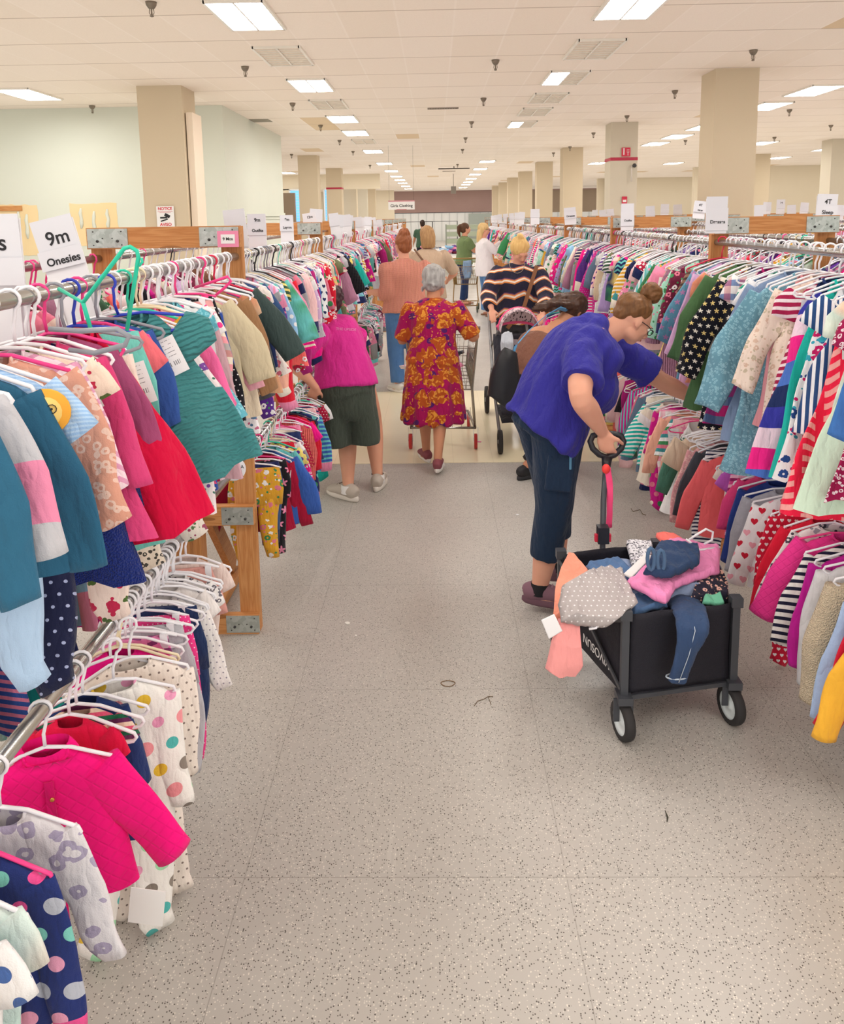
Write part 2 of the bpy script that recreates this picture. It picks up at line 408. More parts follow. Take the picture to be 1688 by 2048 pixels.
# added shop front behind the camera: unseen glowing windows as fill light
w = MB(); w.box((0, -5.9, .25), (44, .2, .5)).box((0, -5.9, 3.7), (44, .2, .5)); struct('wall_rear', w, WALLC)
FILLGLASS = NT('fill_light_glass').fin(lin('e8eef2'), .3, 0, .5, emit=(.9, .95, 1, 1), es=REAR_FILL)
for i in range(8):
    xw = -16 + i*4.4; fr = MB()
    for s_ in (-1, 1): fr.box((xw+s_*2.1, -5.85, 1.98), (.12, .14, 2.96))
    fr.box((xw, -5.85, 1.2), (4.2, .08, .06)); wo = struct('window_%d' % (i+3), fr, flat('window_frame_grey', '8c8c8c', .5))
    struct('pane', MB().box((xw, -5.9, 1.98), (4.1, .02, 2.96)), FILLGLASS, wo)
struct('wall_right_back', MB().box((17.0, 38.0, HC/2), (10, .3, HC)), WALLB)
struct('wall_right_block', MB().box((14.3, 48.0, HC/2), (9.5, .3, HC)), WALLB)
struct('wall_right_dark', MB().box((9.0, 60.0, 2.9), (7, .3, 1.6)), TAUPE)
struct('baseboard_left', MB().box((-12.9, 15.08, .06), (18.1, .03, .12)), flat('brown_baseboard', '6a5a4a', .6))
# windows with blue daylight on the recess
GLASSB = NT('daylit_window'); GLASSB = GLASSB.fin(lin('5f9fd8'), .2, 0, .5, emit=lin('6fb0ea'), es=1.1)
for i, (x0, x1, z0, z1) in enumerate([(-6.9, -5.55, 1.2, 3.25), (-5.25, -4.7, 1.2, 3.25)]):
    xm = (x0+x1)/2; fr = MB(); yy = 38.6
    fr.box((x0, yy, (z0+z1)/2), (.06, .08, z1-z0)).box((x1, yy, (z0+z1)/2), (.06, .08, z1-z0)).box((xm, yy, z0), (x1-x0, .08, .06)).box((xm, yy, z1), (x1-x0, .08, .06))
    wo = struct('window_%d' % (i+1), fr, flat('white_window_frame', 'd8dcdf', .5))
    struct('pane', MB().box((xm, yy+.01, (z0+z1)/2), (x1-x0-.05, .012, z1-z0-.05)), GLASSB, wo)
    bl = MB()
    for k in range(16): bl.box((xm, yy-.03, z0+.1+k*(z1-z0)/16), (x1-x0-.08, .02, .018))
    struct('blind', bl, flat('pale_blind', 'c9dcec', .6), wo)
struct('wall_left_window', MB().box((-5.2, 38.8, .55), (5.2, .2, 1.1)).box((-5.2, 38.8, 3.6), (5.2, .2, .7)).box((-7.4, 38.8, 2.2), (.9, .2, 2.2)), WALLB)
# bare patches and marks on the near left wall
def wall_pt(x, y): return at(x, y, 15.09)
def patch(n, x0, y0, x1, y1):
    a, b = wall_pt(x0, y1), wall_pt(x1, y0); bm = MB(); c = (a+b)/2; W_, H_ = b.x-a.x, b.z-a.z
    pts = []; rnd = random.Random(n)
    for i in range(40):
        t = 2*PI*i/40; ct, st = math.cos(t), math.sin(t); k = max(abs(ct), abs(st)); q = 1+rnd.uniform(-.03, .03)
        pts.append(V((c.x+ct/k*W_/2*q, 15.094, c.z+st/k*H_/2*q)))
    bm.add(pts + [p + V((0, .008, 0)) for p in pts], [tuple(range(40))] + [(i, (i+1) % 40, 40+(i+1) % 40, 40+i) for i in range(40)], False)
    o = bm.build('trim_%d' % n, PATCH); o['kind'] = 'structure'
    st = MB()
    for i in range(3):
        xx = a.x + W_*(.2+.6*rnd.random()); z0 = b.z - H_*.1 - rnd.random()*H_*.2
        st.tube([(xx+rnd.uniform(-.03, .03), 15.09, z0-j*H_*.12) for j in range(5)], [.02, .035, .03, .04, .015], 6)
    struct('plaster_smear', st, WALLC, o)
patch(3, -20, 409, 74, 512); patch(4, 146, 406, 233, 492)
p = wall_pt(22, 417); o = struct('trim_5', MB().box(p, (.42, .04, .09)), WX)
# ------------------------------------------------------------------ columns
def column(x0, x1, y, stripe=False, m=COLM, cat='pillar', label=''):
    c = MB(); xm = (x0+x1)/2; w_ = x1-x0; c.box((xm, y+w_/2, HC/2), (w_, w_, HC))
    o = c.build('column', m); tag(o, label, 'column', 'square columns of the hall')
    if stripe:
        s_ = MB().box((xm, y+w_/2, HC-.83), (w_+.012, w_+.012, .07)); s_.build('red_stripe', flat('red_paint', 'b03048', .5), o)
    return o
cl1 = column(-4.63, -3.93, 12.85, label='wide beige square column before the pale left wall, with the red and white notice')
struct('trim_6', MB().box((-3.86, 13.2, HC/2-.2), (.1, .5, HC-.4)), mat_paint('cream_boxing', 'e6d5c0'))
cr1 = column(4.16, 4.80, 12.3, label='nearest and widest beige column rising behind the right racks')
cr2 = column(4.08, 4.70, 19.0, True, m=COLG, label='right column with red stripe, red signs and a small camera')
cr1['group'] = cl1['group'] = 'square columns of the hall'
for i, yy in enumerate([25.7, 32.2, 38.9, 44.9, 51, 57]):
    column(4.04, 4.66, yy, label=['beige column just left of the red striped right column', 'third beige column receding left of the red striped right column',
        'narrow beige column fourth in the right receding line', 'narrow beige column fifth in the right receding line', 'distant beige column sixth in the right receding line', 'distant beige column last in the right receding line'][i])
for i, yy in enumerate([27.0, 33.9, 40.2, 46.5, 53]):
    column(-4.52, -3.88, yy, i == 1, m=COLM if i != 3 else COLG, label=['beige column just right of the pale left wall end', 'left column with a thin red stripe beside the blue window',
        'left beige column right of the red striped one', 'greyish left column fourth in the receding line', 'distant left beige column nearest the mauve back wall'][i])
column(11.65, 12.25, 30.0, label='distant beige column seen just right of the nearest right column')
column(11.7, 12.35, 24.3, m=COLG, label='beige column cut by the right edge of the photo')
column(10.0, 10.6, 47.0, label='distant beige column between the two largest right columns')
# ------------------------------------------------------------------ lights
DIFF = NT('lit_diffuser').fin(lin('ffffff'), .4, 0, .3, emit=(1, .975, .94, 1), es=LAMP)
DIFFO = flat('unlit_diffuser', 'dccdb9', .5); LFR = flat('light_frame_white', 'e8e2d6', .5)
def troffer(x, y, lit=1, label='', half=0, L=1.15, Wd=.58):
    t = empty('ceiling_light', (x, y, HC))
    f = MB()
    for s_ in (-1, 1): f.box((s_*Wd/2, 0, -.012), (.03, L+.03, .03)); f.box((0, s_*L/2, -.012), (Wd, .03, .03))
    f.box((0, 0, -.014), (.02, L, .026)); f.build('frame', LFR, t)
    for s_ in (-1, 1):
        on = lit and not (half and s_*half > 0)
        MB().box((s_*Wd/4, 0, -.008), (Wd/2-.03, L-.03, .01)).build('diffuser', DIFF if on else DIFFO, t)
    lv = MB()
    if y < 22:
        for k in range(7): lv.box((0, -L/2+L*(k+1)/8, -.018), (Wd-.03, .006, .012))
        lv.build('louver', LFR, t)
    tag(t, label, 'ceiling light', 'fluorescent ceiling lights'); return t
rows = ['nearest', 'second', 'third', 'fourth', 'fifth', 'sixth', 'seventh', 'eighth', 'ninth', 'tenth', 'eleventh', 'twelfth']
def lrow(x, ys, where, **k):
    for i, yy in enumerate(ys): troffer(x, yy, label='lit fluorescent ceiling panel, %s of the row %s' % (rows[i], where), half=k.get('half', {}).get(i, 0))
lrow(-1.92, [8.65, 13.05, 17.4, 20.2, 25.8, 31.5, 36.5, 41, 45, 49, 54, 59], 'over the left side of the aisle')
lrow(2.02, [8.5, 12.8, 19.0, 31.3, 36, 40.5, 45, 49, 53, 58], 'over the right side of the aisle', half={1: 1, 2: 1})
lrow(6.65, [14.6, 16.6, 20.4, 22.6, 24.8, 33.5, 41], 'beyond the nearest right column')
lrow(-6.6, [13.4, 36.5], 'over the left wall side')
lrow(10.0, [12.0, 18, 25.2, 34.4, 43], 'far over the right racks')
lrow(13.4, [20, 28.2, 32.1], 'over the right back corner')
for i, (x, yy) in enumerate([(-1.92, 4.2), (2.02, 4.2), (-1.92, 0), (2.02, 0), (6.6, 4.5), (-6.6, 4.5), (6.6, 9.5), (-6.6, 9)]):
    troffer(x, yy, label='lit ceiling panel above and out of the photo, number %s around the camera' % rows[i])
for i, (x, yy) in enumerate([(-1.92, 10.75), (-1.92, 15.2), (2.05, 10.7), (2.05, 14.9), (2.05, 16.8), (-1.92, 22.5)]):
    troffer(x, yy, 0, label='unlit beige ceiling light panel, %s' % ['left row just past the nearest lit one', 'left row between second and third lit ones', 'right row past the nearest lit one',
       'right row past the half lit one', 'right row before the third lit one', 'left row past the fourth lit one'][i])
# sprinklers hang in lines
spm = MB(); spm.lathe([(.001, 0), (.055, -.002), (.05, -.03), (.03, -.06), (.008, -.065), (.008, -.12), (.02, -.125), (.02, -.135), (.001, -.136)], n=12)
spm.tube([(-.018, 0, -.06), (-.024, 0, -.1), (0, 0, -.14)], .004, 5); spm.tube([(.018, 0, -.06), (.024, 0, -.1), (0, 0, -.14)], .004, 5)
spm = spm.mesh('sprinkler'); SPR = flat('dull_brass', '8f8578', .4, .6)
spx = [(302, 4), (490, 133), (585, 206), (184, 211), (641, 250), (679, 280), (706, 302), (991, 120), (967, 196), (943, 243), (931, 275), (925, 298), (1507, 100), (1350, 181), (1254, 231), (1187, 265), (1579, 219), (1662, 250), (1549, 274), (1371, 280), (1140, 293), (583, 308), (740, 330), (915, 328), (1107, 305)]
for i, (x, y) in enumerate(spx):
    p = flo(x, y, HC); o = put('sprinkler', spm, SPR, None, p)
    tag(o, 'sprinkler head hanging from the ceiling, ' + ('over the aisle' if 900 < x < 1000 else 'over the right racks' if x > 1000 else 'over the left racks') + ', %s from the camera' % rows[min(11, sorted([flo(*q, HC).y for q in spx if (900 < q[0] < 1000, q[0] > 1000) == (900 < x < 1000, x > 1000)]).index(p.y))], 'sprinkler', 'ceiling sprinklers')
vt = MB()
for k in range(12): vt.box((-.27+k*.05, 0, -.006), (.02, .12, .012))
vt.box((0, .065, -.008), (.6, .015, .016)).box((0, -.065, -.008), (.6, .015, .016))
for i, (x, y, l) in enumerate([(886, 216, 'slotted ceiling air vent over the middle of the aisle'), (898, 342, 'dark slot vent in the ceiling far down the aisle')]):
    o = put('ceiling_vent', vt.mesh('ceiling_vent'), flat('vent_grey', '8b7f72', .5), None, flo(x, y, HC)); tag(o, l, 'vent', 'ceiling vents')
o = MB().box((0, 0, -.004), (.5, .5, .008)).build('ceiling_vent', flat('dark_vent', '8a8272', .7), None, flo(517, 241, HC)); tag(o, 'square dark grille in the ceiling beside the left side wall', 'vent')
# ------------------------------------------------------------------ clothing racks (2x4 pine frames joined by steel pipes)
RT = 1.83; ZU, ZL = 1.70, .83      # frame height, upper and lower pipe height
def frame(root, x0, x1, y, side):
    """one end frame across the rack: x0..x1, thickness .038 along y"""
    t = .04
    for x in (x0 + .0445, x1 - .0445):
        MB().box((x, y, RT/2 - .001), (.089, .038, RT - .002)).build('post', WZ, root)
    f = y - .038
    MB().box(((x0+x1)/2, f, RT - .045), (x1-x0, .038, .089)).build('top_beam', WX, root)
    MB().box(((x0+x1)/2, f, .56), (x1-x0, .038, .089)).build('middle_beam', WX, root)
    MB().box(((x0+x1)/2, f, .045), (x1-x0, .038, .089)).build('bottom_beam', WX, root)
    if y < 9:
        for x, z, w_ in ((x0+.09, RT-.045, .17), (x1-.085, RT-.045, .165), (x1-.07, .56, .14), (x1-.07, .05, .15), (x0+.08, .56, .15)):
            pl = MB().box((x, f-.021, z), (w_, .004, .08)).build('metal_plate', GALV, root)
            s = MB()
            for a in (-.35, -.12, .12, .35):
                for b in (-.028, 0, .028):
                    if (b == 0) == (abs(a) < .2): s.lathe([(.0028, -.003), (.0028, 0)], (x+a*w_, f-.0225, z+b), 'y', 6)
            for a in (-.25, .25): s.lathe([(.006, -.005), (.006, 0)], (x+a*w_, f-.0225, z-.012), 'y', 8)
            s.build('screw', SCREW, pl)
        # centre foot: upright with a slanted brace running along the aisle
        xm = (x0+x1)/2 + .03
        MB().box((xm-.05, y+.03, .33), (.1, .06, .64)).build('center_upright', WZ, root)
        MB().box((xm+.02, y+.03, .33), (.038, .08, .6)).build('center_upright', WZ, root)
        MB().beam((xm+.03, y+.08, .58), (xm+.03, y+.52, .07), .09, .035, (1, 0, 0)).build('brace', WY, root)
        MB().box((xm+.03, y+.27, .025), (.09, .6, .04)).build('foot_board', WY, root)
def rack(x0, x1, y0, y1, label, first=False, sides='both'):
    root = empty('clothing_rack', ((x0+x1)/2, (y0+y1)/2, 0))
    tag(root, label, 'clothing rack', 'wooden clothing racks')
    cx, cy = root.location.x, root.location.y
    for yy in ([y0, y1] if first else [y1]):
        frame(root, x0-cx, x1-cx, yy-cy, 0)
    for x in (x0, x1):
        for z in (ZU, ZL):
            xx = (x - cx) + (.03 if x == x0 else -.03)
            if yy > 14 and z == ZL: continue
            MB().tube([(xx, y0-cy+.021, z), (xx, y1-cy-.021, z)], .0165, 14).build('rod', STEEL, root)
    return root
LX0, LX1, RX0, RX1 = -1.465, -.82, 1.43, 2.065
LY = [.95, 3.42] + [3.42+2.42*i for i in range(1, 9)]
RY = [1.8, 4.22] + [4.22+2.38*i for i in range(1, 9)]
ords = ['nearest', 'second', 'third', 'fourth', 'fifth', 'sixth', 'seventh', 'eighth', 'ninth', 'tenth', 'eleventh']
for i in range(len(LY)-1):
    rack(LX0, LX1, LY[i], LY[i+1], '%s wooden frame rack with steel rods in the row left of the aisle' % ords[i], i == 0)
for i in range(len(RY)-1):
    rack(RX0, RX1, RY[i], RY[i+1], '%s wooden frame rack with steel rods in the row right of the aisle' % ords[i], i == 0)
# further rows behind: only their tops show
def topsrow(x0, y0, n, where, st=2.42):
    for i in range(n): rack(x0, x0+.64, y0+i*st, y0+(i+1)*st, '%s pine rack of the %s, mostly hidden behind other racks' % (ords[i], where), i == 0)
topsrow(3.4, 6.0, 5, 'second row on the right')
topsrow(5.9, 7.6, 5, 'third row on the right')
topsrow(8.6, 10.5, 4, 'fourth row on the right')
# ------------------------------------------------------------------ size signs
def sign(x, y, z, lines, w_=.13, hs=(.12, .1), tilt=0, label='', rz=0, tail=.12, stack=None, fs=1.0):
    """white divider board hooked over the rod with one or two printed cards slipped on top"""
    t = empty('size_sign', (x, y, z), rot=(0, tilt, rz))
    zz = 0; b = MB()
    tot = sum(hs) + tail; b.box((0, 0, -tot/2-.01), (w_*.94, .006, tot)).build('divider_board', WHITEP, t)
    if tail > .2:
        fr = MB(); q = w_*.72; zf = -sum(hs)-.09
        for s_ in (-1, 1): fr.box((s_*q/2, -.006, zf), (.006, .006, .12)); fr.box((0, -.006, zf+s_*.06), (q, .006, .006))
        fr.build('card_window', WHITEP, t)
    for i, h in enumerate(hs):
        c = MB().box((0, 0, 0), (w_*(1 if i else .95), .002, h)).build('card', CARD, t, (0, -.006-.003*i, zz-h/2), (.05*(1-i), 0, 0))
        if i < len(lines) and lines[i]:
            s_ = lines[i]; size = min(h*.5, w_*1.45/max(len(s_), 3))*fs
            text('lettering', s_, size, INK, c, (w_*.04, -.0016, -h*.12), bold=.0006)
        zz -= h*.93
    tag(t, label, 'sign', 'size signs above the racks'); return t
def psign(px, py, Y, *a, **k):
    p = at(px, py, Y); return sign(p.x, Y, p.z, *a, **k)
psign(102, 436, 2.05, ['9m', 'Onesies'], .115, (.085, .05), -.22*-1*-1, 'tilted white size sign reading 9m over Onesies on nearest left rack', tail=.3, fs=1.15)
psign(-14, 428, 1.72, ['2s', ''], .12, (.1, .06), 0, 'white size sign cut by the left edge, only a letter s showing', tail=.34)
psign(467, 419, 3.72, ['', ''], .105, (.08, .1), -.08, 'blank tilted white size sign just behind the nearest left frame', tail=.1)
psign(513, 428, 4.1, ['9m', 'Outfits'], .098, (.05, .06), 0, 'white size sign reading 9m over Outfits', tail=.06)
psign(573, 430, 4.95, ['9m', 'Layers'], .085, (.045, .055), 0, 'white size sign reading 9m over Layers', tail=.07)
psign(617, 426, 5.9, ['12m', 'Swim'], .10, (.05, .05), -.15, 'white size sign reading 12m over the second left frame', tail=.05)
psign(633, 418, 6.6, ['', '', ''], .11, (.06, .06, .07), .1, 'cluster of blank white size cards right of the 12m sign', tail=.08)
psign(1434, 393, 4.02, ['', 'Dresses'], .11, (.06, .11), 0, 'tall white size sign reading Dresses on nearest right frame', tail=.0)
psign(1655, 388, 4.6, ['4T', 'Sleep'], .12, (.07, .06), .03, 'white size sign reading 4T over Sleep behind nearest right beam', tail=.03)
psign(1401, 402, 5.6, ['4T', 'New'], .085, (.045, .035), .1, 'small white size sign reading 4T over New', tail=.03)
psign(1255, 407, 6.4, ['', 'Outfits'], .105, (.07, .11), 0, 'white size sign reading Outfits at the second right frame', tail=.02)
psign(1139, 415, 8.6, ['', 'Dresses'], .13, (.05, .07), -.08, 'white size sign over the third right rack beside its frame', tail=.05)
psign(1070, 418, 11.2, ['', ''], .13, (.06, .06), 0, 'blank white size sign over the fourth right rack', tail=.08)
rs = random.Random(4)
def rowsign(px, py, X, lines, w_, hs, tilt, label, fs=1.0):
    """a card hooked on the rod at x = X; how far back follows from where it is seen"""
    r = CAMR @ V((px - CX, CY - py, -FPX)); Y = X*r.y/r.x; z = EYE + r.z*X/r.x
    return sign(X, Y, z, lines, w_, hs, tilt, label, 0, max(.02, z - sum(hs) - ZU + .01), fs=fs)
for i in range(9):
    rowsign(668 + i*11 + rs.uniform(-3, 3), 428+i*1.2+rs.uniform(-2, 2), LX1-.03, ['', ''], rs.uniform(.07, .11), (.05, .06), rs.uniform(-.15, .15), 'small distant white size card on the left row, %s going back' % ords[i])
for i in range(7):
    rowsign(1042-i*10+rs.uniform(-3, 3), 424+i*1.2, RX0+.03, ['', ''], rs.uniform(.08, .12), (.06, .06), rs.uniform(-.12, .12), 'small distant white size card on the right row, %s going back' % ords[i])
for i, (x, y, X) in enumerate([(1300, 412, 3.43), (1330, 408, 4.0), (1355, 409, 4.0), (1520, 410, 4.0), (1535, 404, 5.93), (1583, 410, 5.93), (1562, 399, 5.93), (1610, 405, 6.5), (1220, 418, 3.43), (1205, 420, 3.43), (1190, 420, 4.0), (1680, 410, 5.93)]):
    rowsign(x, y, X, ['14' if i == 6 else '', ''], .15, (.09, .07), rs.uniform(-.1, .1), 'small white size card above the far right rows, %s of them' % (ords+['last'])[min(i, 11)] if i != 6 else 'small white card reading 14 above the far right rows')
# pink framed card on the nearest left frame
p = at(456, 478, 3.33); t = MB().box((0, 0, 0), (.088, .004, .066)).build('size_card', flat('pink_frame', 'e58aa8', .6), None, p)
MB().box((0, -.003, 0), (.058, .002, .038)).build('paper', PAPER, t); text('lettering', '9 Mos', .017, INK, t, (0, -.0045, 0), bold=.0004)
tag(t, 'pink framed card reading 9 Mos at the nearest left frame corner', 'sign')
# notice on the near left column
p = at(331, 434, 12.82); t = MB().box((0, 0, 0), (.28, .006, .34)).build('notice_sign', PAPER, None, p)
text('heading', 'NOTICE', .062, REDP, t, (0, -.004, .13), bold=.002); text('heading', 'AVISO', .066, REDP, t, (0, -.004, -.12), bold=.002)
b = MB().box((0, -.004, .085), (.24, .001, .005)).box((0, -.004, .07), (.18, .001, .004)).box((0, -.004, -.155), (.22, .001, .004)).build('print_line', REDP, t)
b = MB(); b.box((-.03, -.005, -.01), (.11, .002, .028)); b.box((.03, -.005, .02), (.09, .002, .05), Matrix.Rotation(.5, 3, 'Y')); b.box((-.02, -.005, -.05), (.12, .002, .02), Matrix.Rotation(-.3, 3, 'Y')); b.build('hand_pictogram', INK, t)
tag(t, 'red and white NOTICE AVISO paper sign on the near left column', 'sign')
# signs, camera and conduit on the striped right column
p = at(1252, 304, 18.97); t = MB().box((0, 0, 0), (.2, .01, .2)).build('fire_sign', flat('sign_red', 'c8324a', .5), None, p)
MB().box((-.05, -.008, 0), (.025, .004, .13)).box((-.05, -.008, .075), (.045, .004, .012)).box((.045, -.008, 0), (.06, .004, .012)).box((.045, -.008, .045), (.06, .004, .012)).box((.045, -.008, -.04), (.012, .004, .08)).build('pictogram', PAPER, t)
tag(t, 'square red fire equipment sign on the striped right column', 'sign')
p = at(1249, 400, 18.97); t = MB().box((0, 0, 0), (.12, .01, .16)).build('fire_sign', flat('sign_red', 'c8324a', .5), None, p)
MB().box((0, -.008, -.02), (.08, .004, .05)).build('pictogram', PAPER, t); tag(t, 'small red and white sign low on the striped right column', 'sign')
p = at(1269, 331, 18.9); t = MB().ball(p, (.05, .06, .05)).build('security_camera', flat('camera_black', '3a3a3a', .4)); tag(t, 'small dark security camera on the striped right column', 'camera')
MB().tube([p + V((-.06, .02, 0)), p + V((-.06, .02, -.36))], .018, 8).build('conduit', flat('conduit', 'cfc6ba', .5), t)
# hanging department sign
p = at(803, 411, 24); t = empty('hanging_sign', p); tag(t, 'white hanging sign with pink edge reading Girls Clothing', 'sign')
MB().box((0, 0, 0), (.78, .02, .24)).build('board', PAPER, t); MB().box((0, 0, .13), (.78, .022, .035)).box((0, 0, -.115), (.3, .024, .02)).build('edge_band', flat('dusty_pink', 'c98a92', .6), t)
text('lettering', 'Girls Clothing', .115, INK, t, (0, -.012, -.01), bold=.002)
w = MB(); [w.tube([(s*.36, 0, .14), (s*.36, 0, 3.95-p.z)], .003, 4) for s in (-1, 1)]; w.build('wire', SCREW, t)
p = at(907, 380, 40); t = MB().tube([p, V((p.x, p.y, HC))], .015, 5).box(p, (.25, .2, .35)).build('hanging_fixture', flat('dim_fixture', '7d746a', .5)); tag(t, 'small fixture on a long stem hanging before the mauve wall', 'fixture')
p = at(908, 345, 34); t = MB().box((p.x, p.y, HC-.1), (1.3, .05, .05)).tube([(p.x, p.y, HC), (p.x, p.y, HC-.1)], .02, 5).build('ceiling_bracket', flat('dark_bar', '55504a', .5)); tag(t, 'dark cross bar under the ceiling far down the aisle', 'bracket')
# ------------------------------------------------------------------ hangers
def arc(c, r, a0, a1, n, plane='xz'):
    return [V((c[0] + r*math.cos(a0+(a1-a0)*i/n), c[1], c[2] + r*math.sin(a0+(a1-a0)*i/n))) for i in range(n+1)]
def hanger_mesh(w=.145, lod=0, clip=False):
    """origin = centre of the rod it hooks over"""
    b = MB(); n = 8 if lod == 0 else 5; q = 8 if lod == 0 else 4; r = .0042
    hook = arc((0, 0, .001), .0212, PI*1.12, -PI*.35, q + 2)
    hook += [V((.006, 0, -.035)), V((0, 0, -.055)), V((0, 0, -.085))]
    b.tube(hook, r*.9, n)
    zt = -.085
    if clip:
        b.tube([(-w, 0, zt-.03), (-w*.6, 0, zt-.012), (0, 0, zt), (w*.6, 0, zt-.012), (w, 0, zt-.03)], r, n)
    else:
        L = [(0, 0, zt), (w*.35, 0, zt-.012), (w*.8, 0, zt-.045), (w*.97, 0, zt-.057), (w, 0, zt-.068), (w*.94, 0, zt-.078), (w*.8, 0, zt-.08), (0, 0, zt-.08)]
        b.tube(L + [(-x, y, z) for x, y, z in L[::-1][1:-1]], r, n, closed=True)
    return b.mesh('hanger')
HM = {0: hanger_mesh(), 1: hanger_mesh(lod=1), 'w0': hanger_mesh(.17), 'w1': hanger_mesh(.17, 1), 'c0': hanger_mesh(.12, 0, True), 'c1': hanger_mesh(.12, 1, True)}
CLIPM = MB().box((0, -.007, -.012), (.02, .006, .04)).box((0, .007, -.012), (.02, .006, .04)).tube([(-.01, 0, .004), (.01, 0, .004)], .006, 6).mesh('clip')
HCOL = {k: flat('hanger_plastic_' + k, v, .3) for k, v in dict(white='f0eef2', grey='8e9098', black='26262b', pink='f0408a', teal='2cc7a4', cream='efe0bd', lightgrey='c9c8cc', red='d8234a', blue='2c3fb5').items()}
# ------------------------------------------------------------------ garments
def garment_mesh(kind, s=1.0, seed=0, lod=0):
    """hangs from a hanger; origin = rod centre, neck at z=-.10; slot 0 cloth, slot 1 trim"""
    rnd = random.Random(seed * 31 + hash_(kind)); b = MB(); N = 32 if lod == 0 else (20 if lod == 1 else 12)
    T = .017 * (1.35 if kind in ('jacket', 'sherpa_jacket') else 1)
    ph = [rnd.uniform(0, 6.28) for _ in range(6)]
    amp = {0: .014, 1: .012, 2: .007}[lod]; wd_ = rnd.uniform(.9, 1.08)
    def ring(cx, z, hw, ht, cy=0, scoop=0):
        r = []
        for k in range(N):
            t = 2*PI*k/N; c, sn = math.cos(t), math.sin(t)
            x = cx + hw*abs(c)**.8*(1 if c > 0 else -1); y = cy + ht*abs(sn)**.8*(1 if sn > 0 else -1)
            zz = z - scoop*max(0, -sn)**.7
            r.append(V((x, y, zz)))
        return r
    def body(prof, scoop=.03, cap=False):
        rg = []
        for i, (z, hw, ht) in enumerate(prof): rg.append(ring(0, -.098 - z*s, hw*s, ht, 0, scoop*s*max(0, 1-i/2.0)))
        # subdivide lengthwise
        out = [rg[0]]
        for a, c in zip(rg[:-1], rg[1:]):
            d = abs(a[0].z - c[0].z); m = max(1, int(d/(.022 if lod == 0 else .04 if lod == 1 else .09)))
            for j in range(1, m+1): out.append([p.lerp(q, j/m) for p, q in zip(a, c)])
        b.rings(out, False, cap)
    def limb(pts, ws, ht, tr=True, capend=False):
        rg = []; m = len(pts); n2 = max(8, N//2)
        P_ = []; W_ = []
        for (a, c, wa, wc) in zip(pts[:-1], pts[1:], ws[:-1], ws[1:]):
            k = max(1, int((V(c)-V(a)).length/(.02 if lod == 0 else .045 if lod == 1 else .09)))
            for j in range(k): P_.append(V(a).lerp(V(c), j/k)); W_.append(wa + (wc-wa)*j/k)
        P_.append(V(pts[-1])); W_.append(ws[-1])
        for i, p in enumerate(P_):
            d = (P_[min(i+1, len(P_)-1)] - P_[max(i-1, 0)]).normalized(); u = V((d.z, 0, -d.x)).normalized()
            rg.append([p + u*W_[i]*math.cos(2*PI*k/n2) + V((0, 1, 0))*ht*math.sin(2*PI*k/n2) for k in range(n2)])
        cut = max(1, len(rg)-2)
        b.rings(rg[:cut+1], True)
        if tr: b.cur = 1
        b.rings(rg[cut:], False, True); b.cur = 0
    SH = [(0, .042, .010), (.004, .046, .013), (.018, .072, .015), (.036, .105, T), (.056, .125, T)]
    def sleeves(L, w0, w1, ang=None, ht=None, puff=0):
        for sd in (-1, 1):
            a = (ang if ang is not None else rnd.uniform(.25, .5)); a2 = a*rnd.uniform(.3, .9)
            p0 = V((sd*.098*s, 0, -.098-.058*s)); y1 = rnd.uniform(-.008, .008)
            p1 = p0 + V((sd*math.sin(a), 0, -math.cos(a)))*L*s*.5 + V((0, y1, 0)); p2 = p1 + V((sd*math.sin(a2), 0, -math.cos(a2)))*L*s*.5 + V((0, y1, 0))
            ws = [w0*s, w0*s*(1+puff), w1*s] if puff else [w0*s, (w0*.52+w1*.48)*s, w1*s]
            limb([p0, p1, p2], ws, ht or T*.8)
    k = kind
    if k in ('baby_tee', 't_shirt'):
        body(SH + [(.10, .124, T), (.20, .128, T), (.34, .134, T)]); sleeves(.10, .05, .047, .62)
    elif k == 'long_sleeve_shirt':
        body(SH + [(.10, .122, T), (.20, .125, T), (.35, .130, T)]); sleeves(.30, .046, .030)
    elif k == 'sweatshirt':
        body(SH + [(.10, .128, T*1.2), (.22, .133, T*1.2), (.33, .128, T*1.2)], .02); sleeves(.29, .052, .034, None, T*1.1)
    elif k == 'jacket':
        body(SH + [(.10, .13, T), (.22, .142, T), (.36, .158, T)], .05); sleeves(.29, .058, .046, .55, T)
    elif k == 'sherpa_jacket':
        body(SH + [(.10, .13, T*1.5), (.22, .140, T*1.5), (.42, .142, T*1.5)], .05); sleeves(.34, .058, .046, .16, T*1.5)
    elif k == 'dress':
        body([(0, .055, .010), (.02, .07, .012), (.05, .095, T), (.11, .098, T), (.17, .10, T), (.19, .112, T*1.4), (.30, .15, T*1.6), (.44, .185, T*1.7)]); sleeves(.085, .045, .042, .6, None, .15)
    elif k == 'long_sleeve_dress':
        body(SH + [(.12, .112, T), (.18, .112, T), (.20, .125, T*1.3), (.36, .155, T*1.5), (.50, .178, T*1.6)]); sleeves(.31, .045, .032)
    elif k == 'tank_dress':
        body([(0, .052, .010), (.03, .062, .012), (.07, .085, T), (.13, .10, T), (.19, .11, T), (.30, .14, T*1.5), (.45, .17, T*1.7)], .05)
    elif k == 'tiered_dress':
        body([(0, .06, .010), (.02, .078, .014), (.05, .095, T), (.12, .10, T), (.125, .12, T*1.5), (.22, .15, T*1.8), (.225, .165, T*2), (.33, .185, T*2.2), (.335, .2, T*2.2), (.40, .212, T*2.3)]); sleeves(.08, .05, .05, .7, None, .3)
    elif k == 'bodysuit':
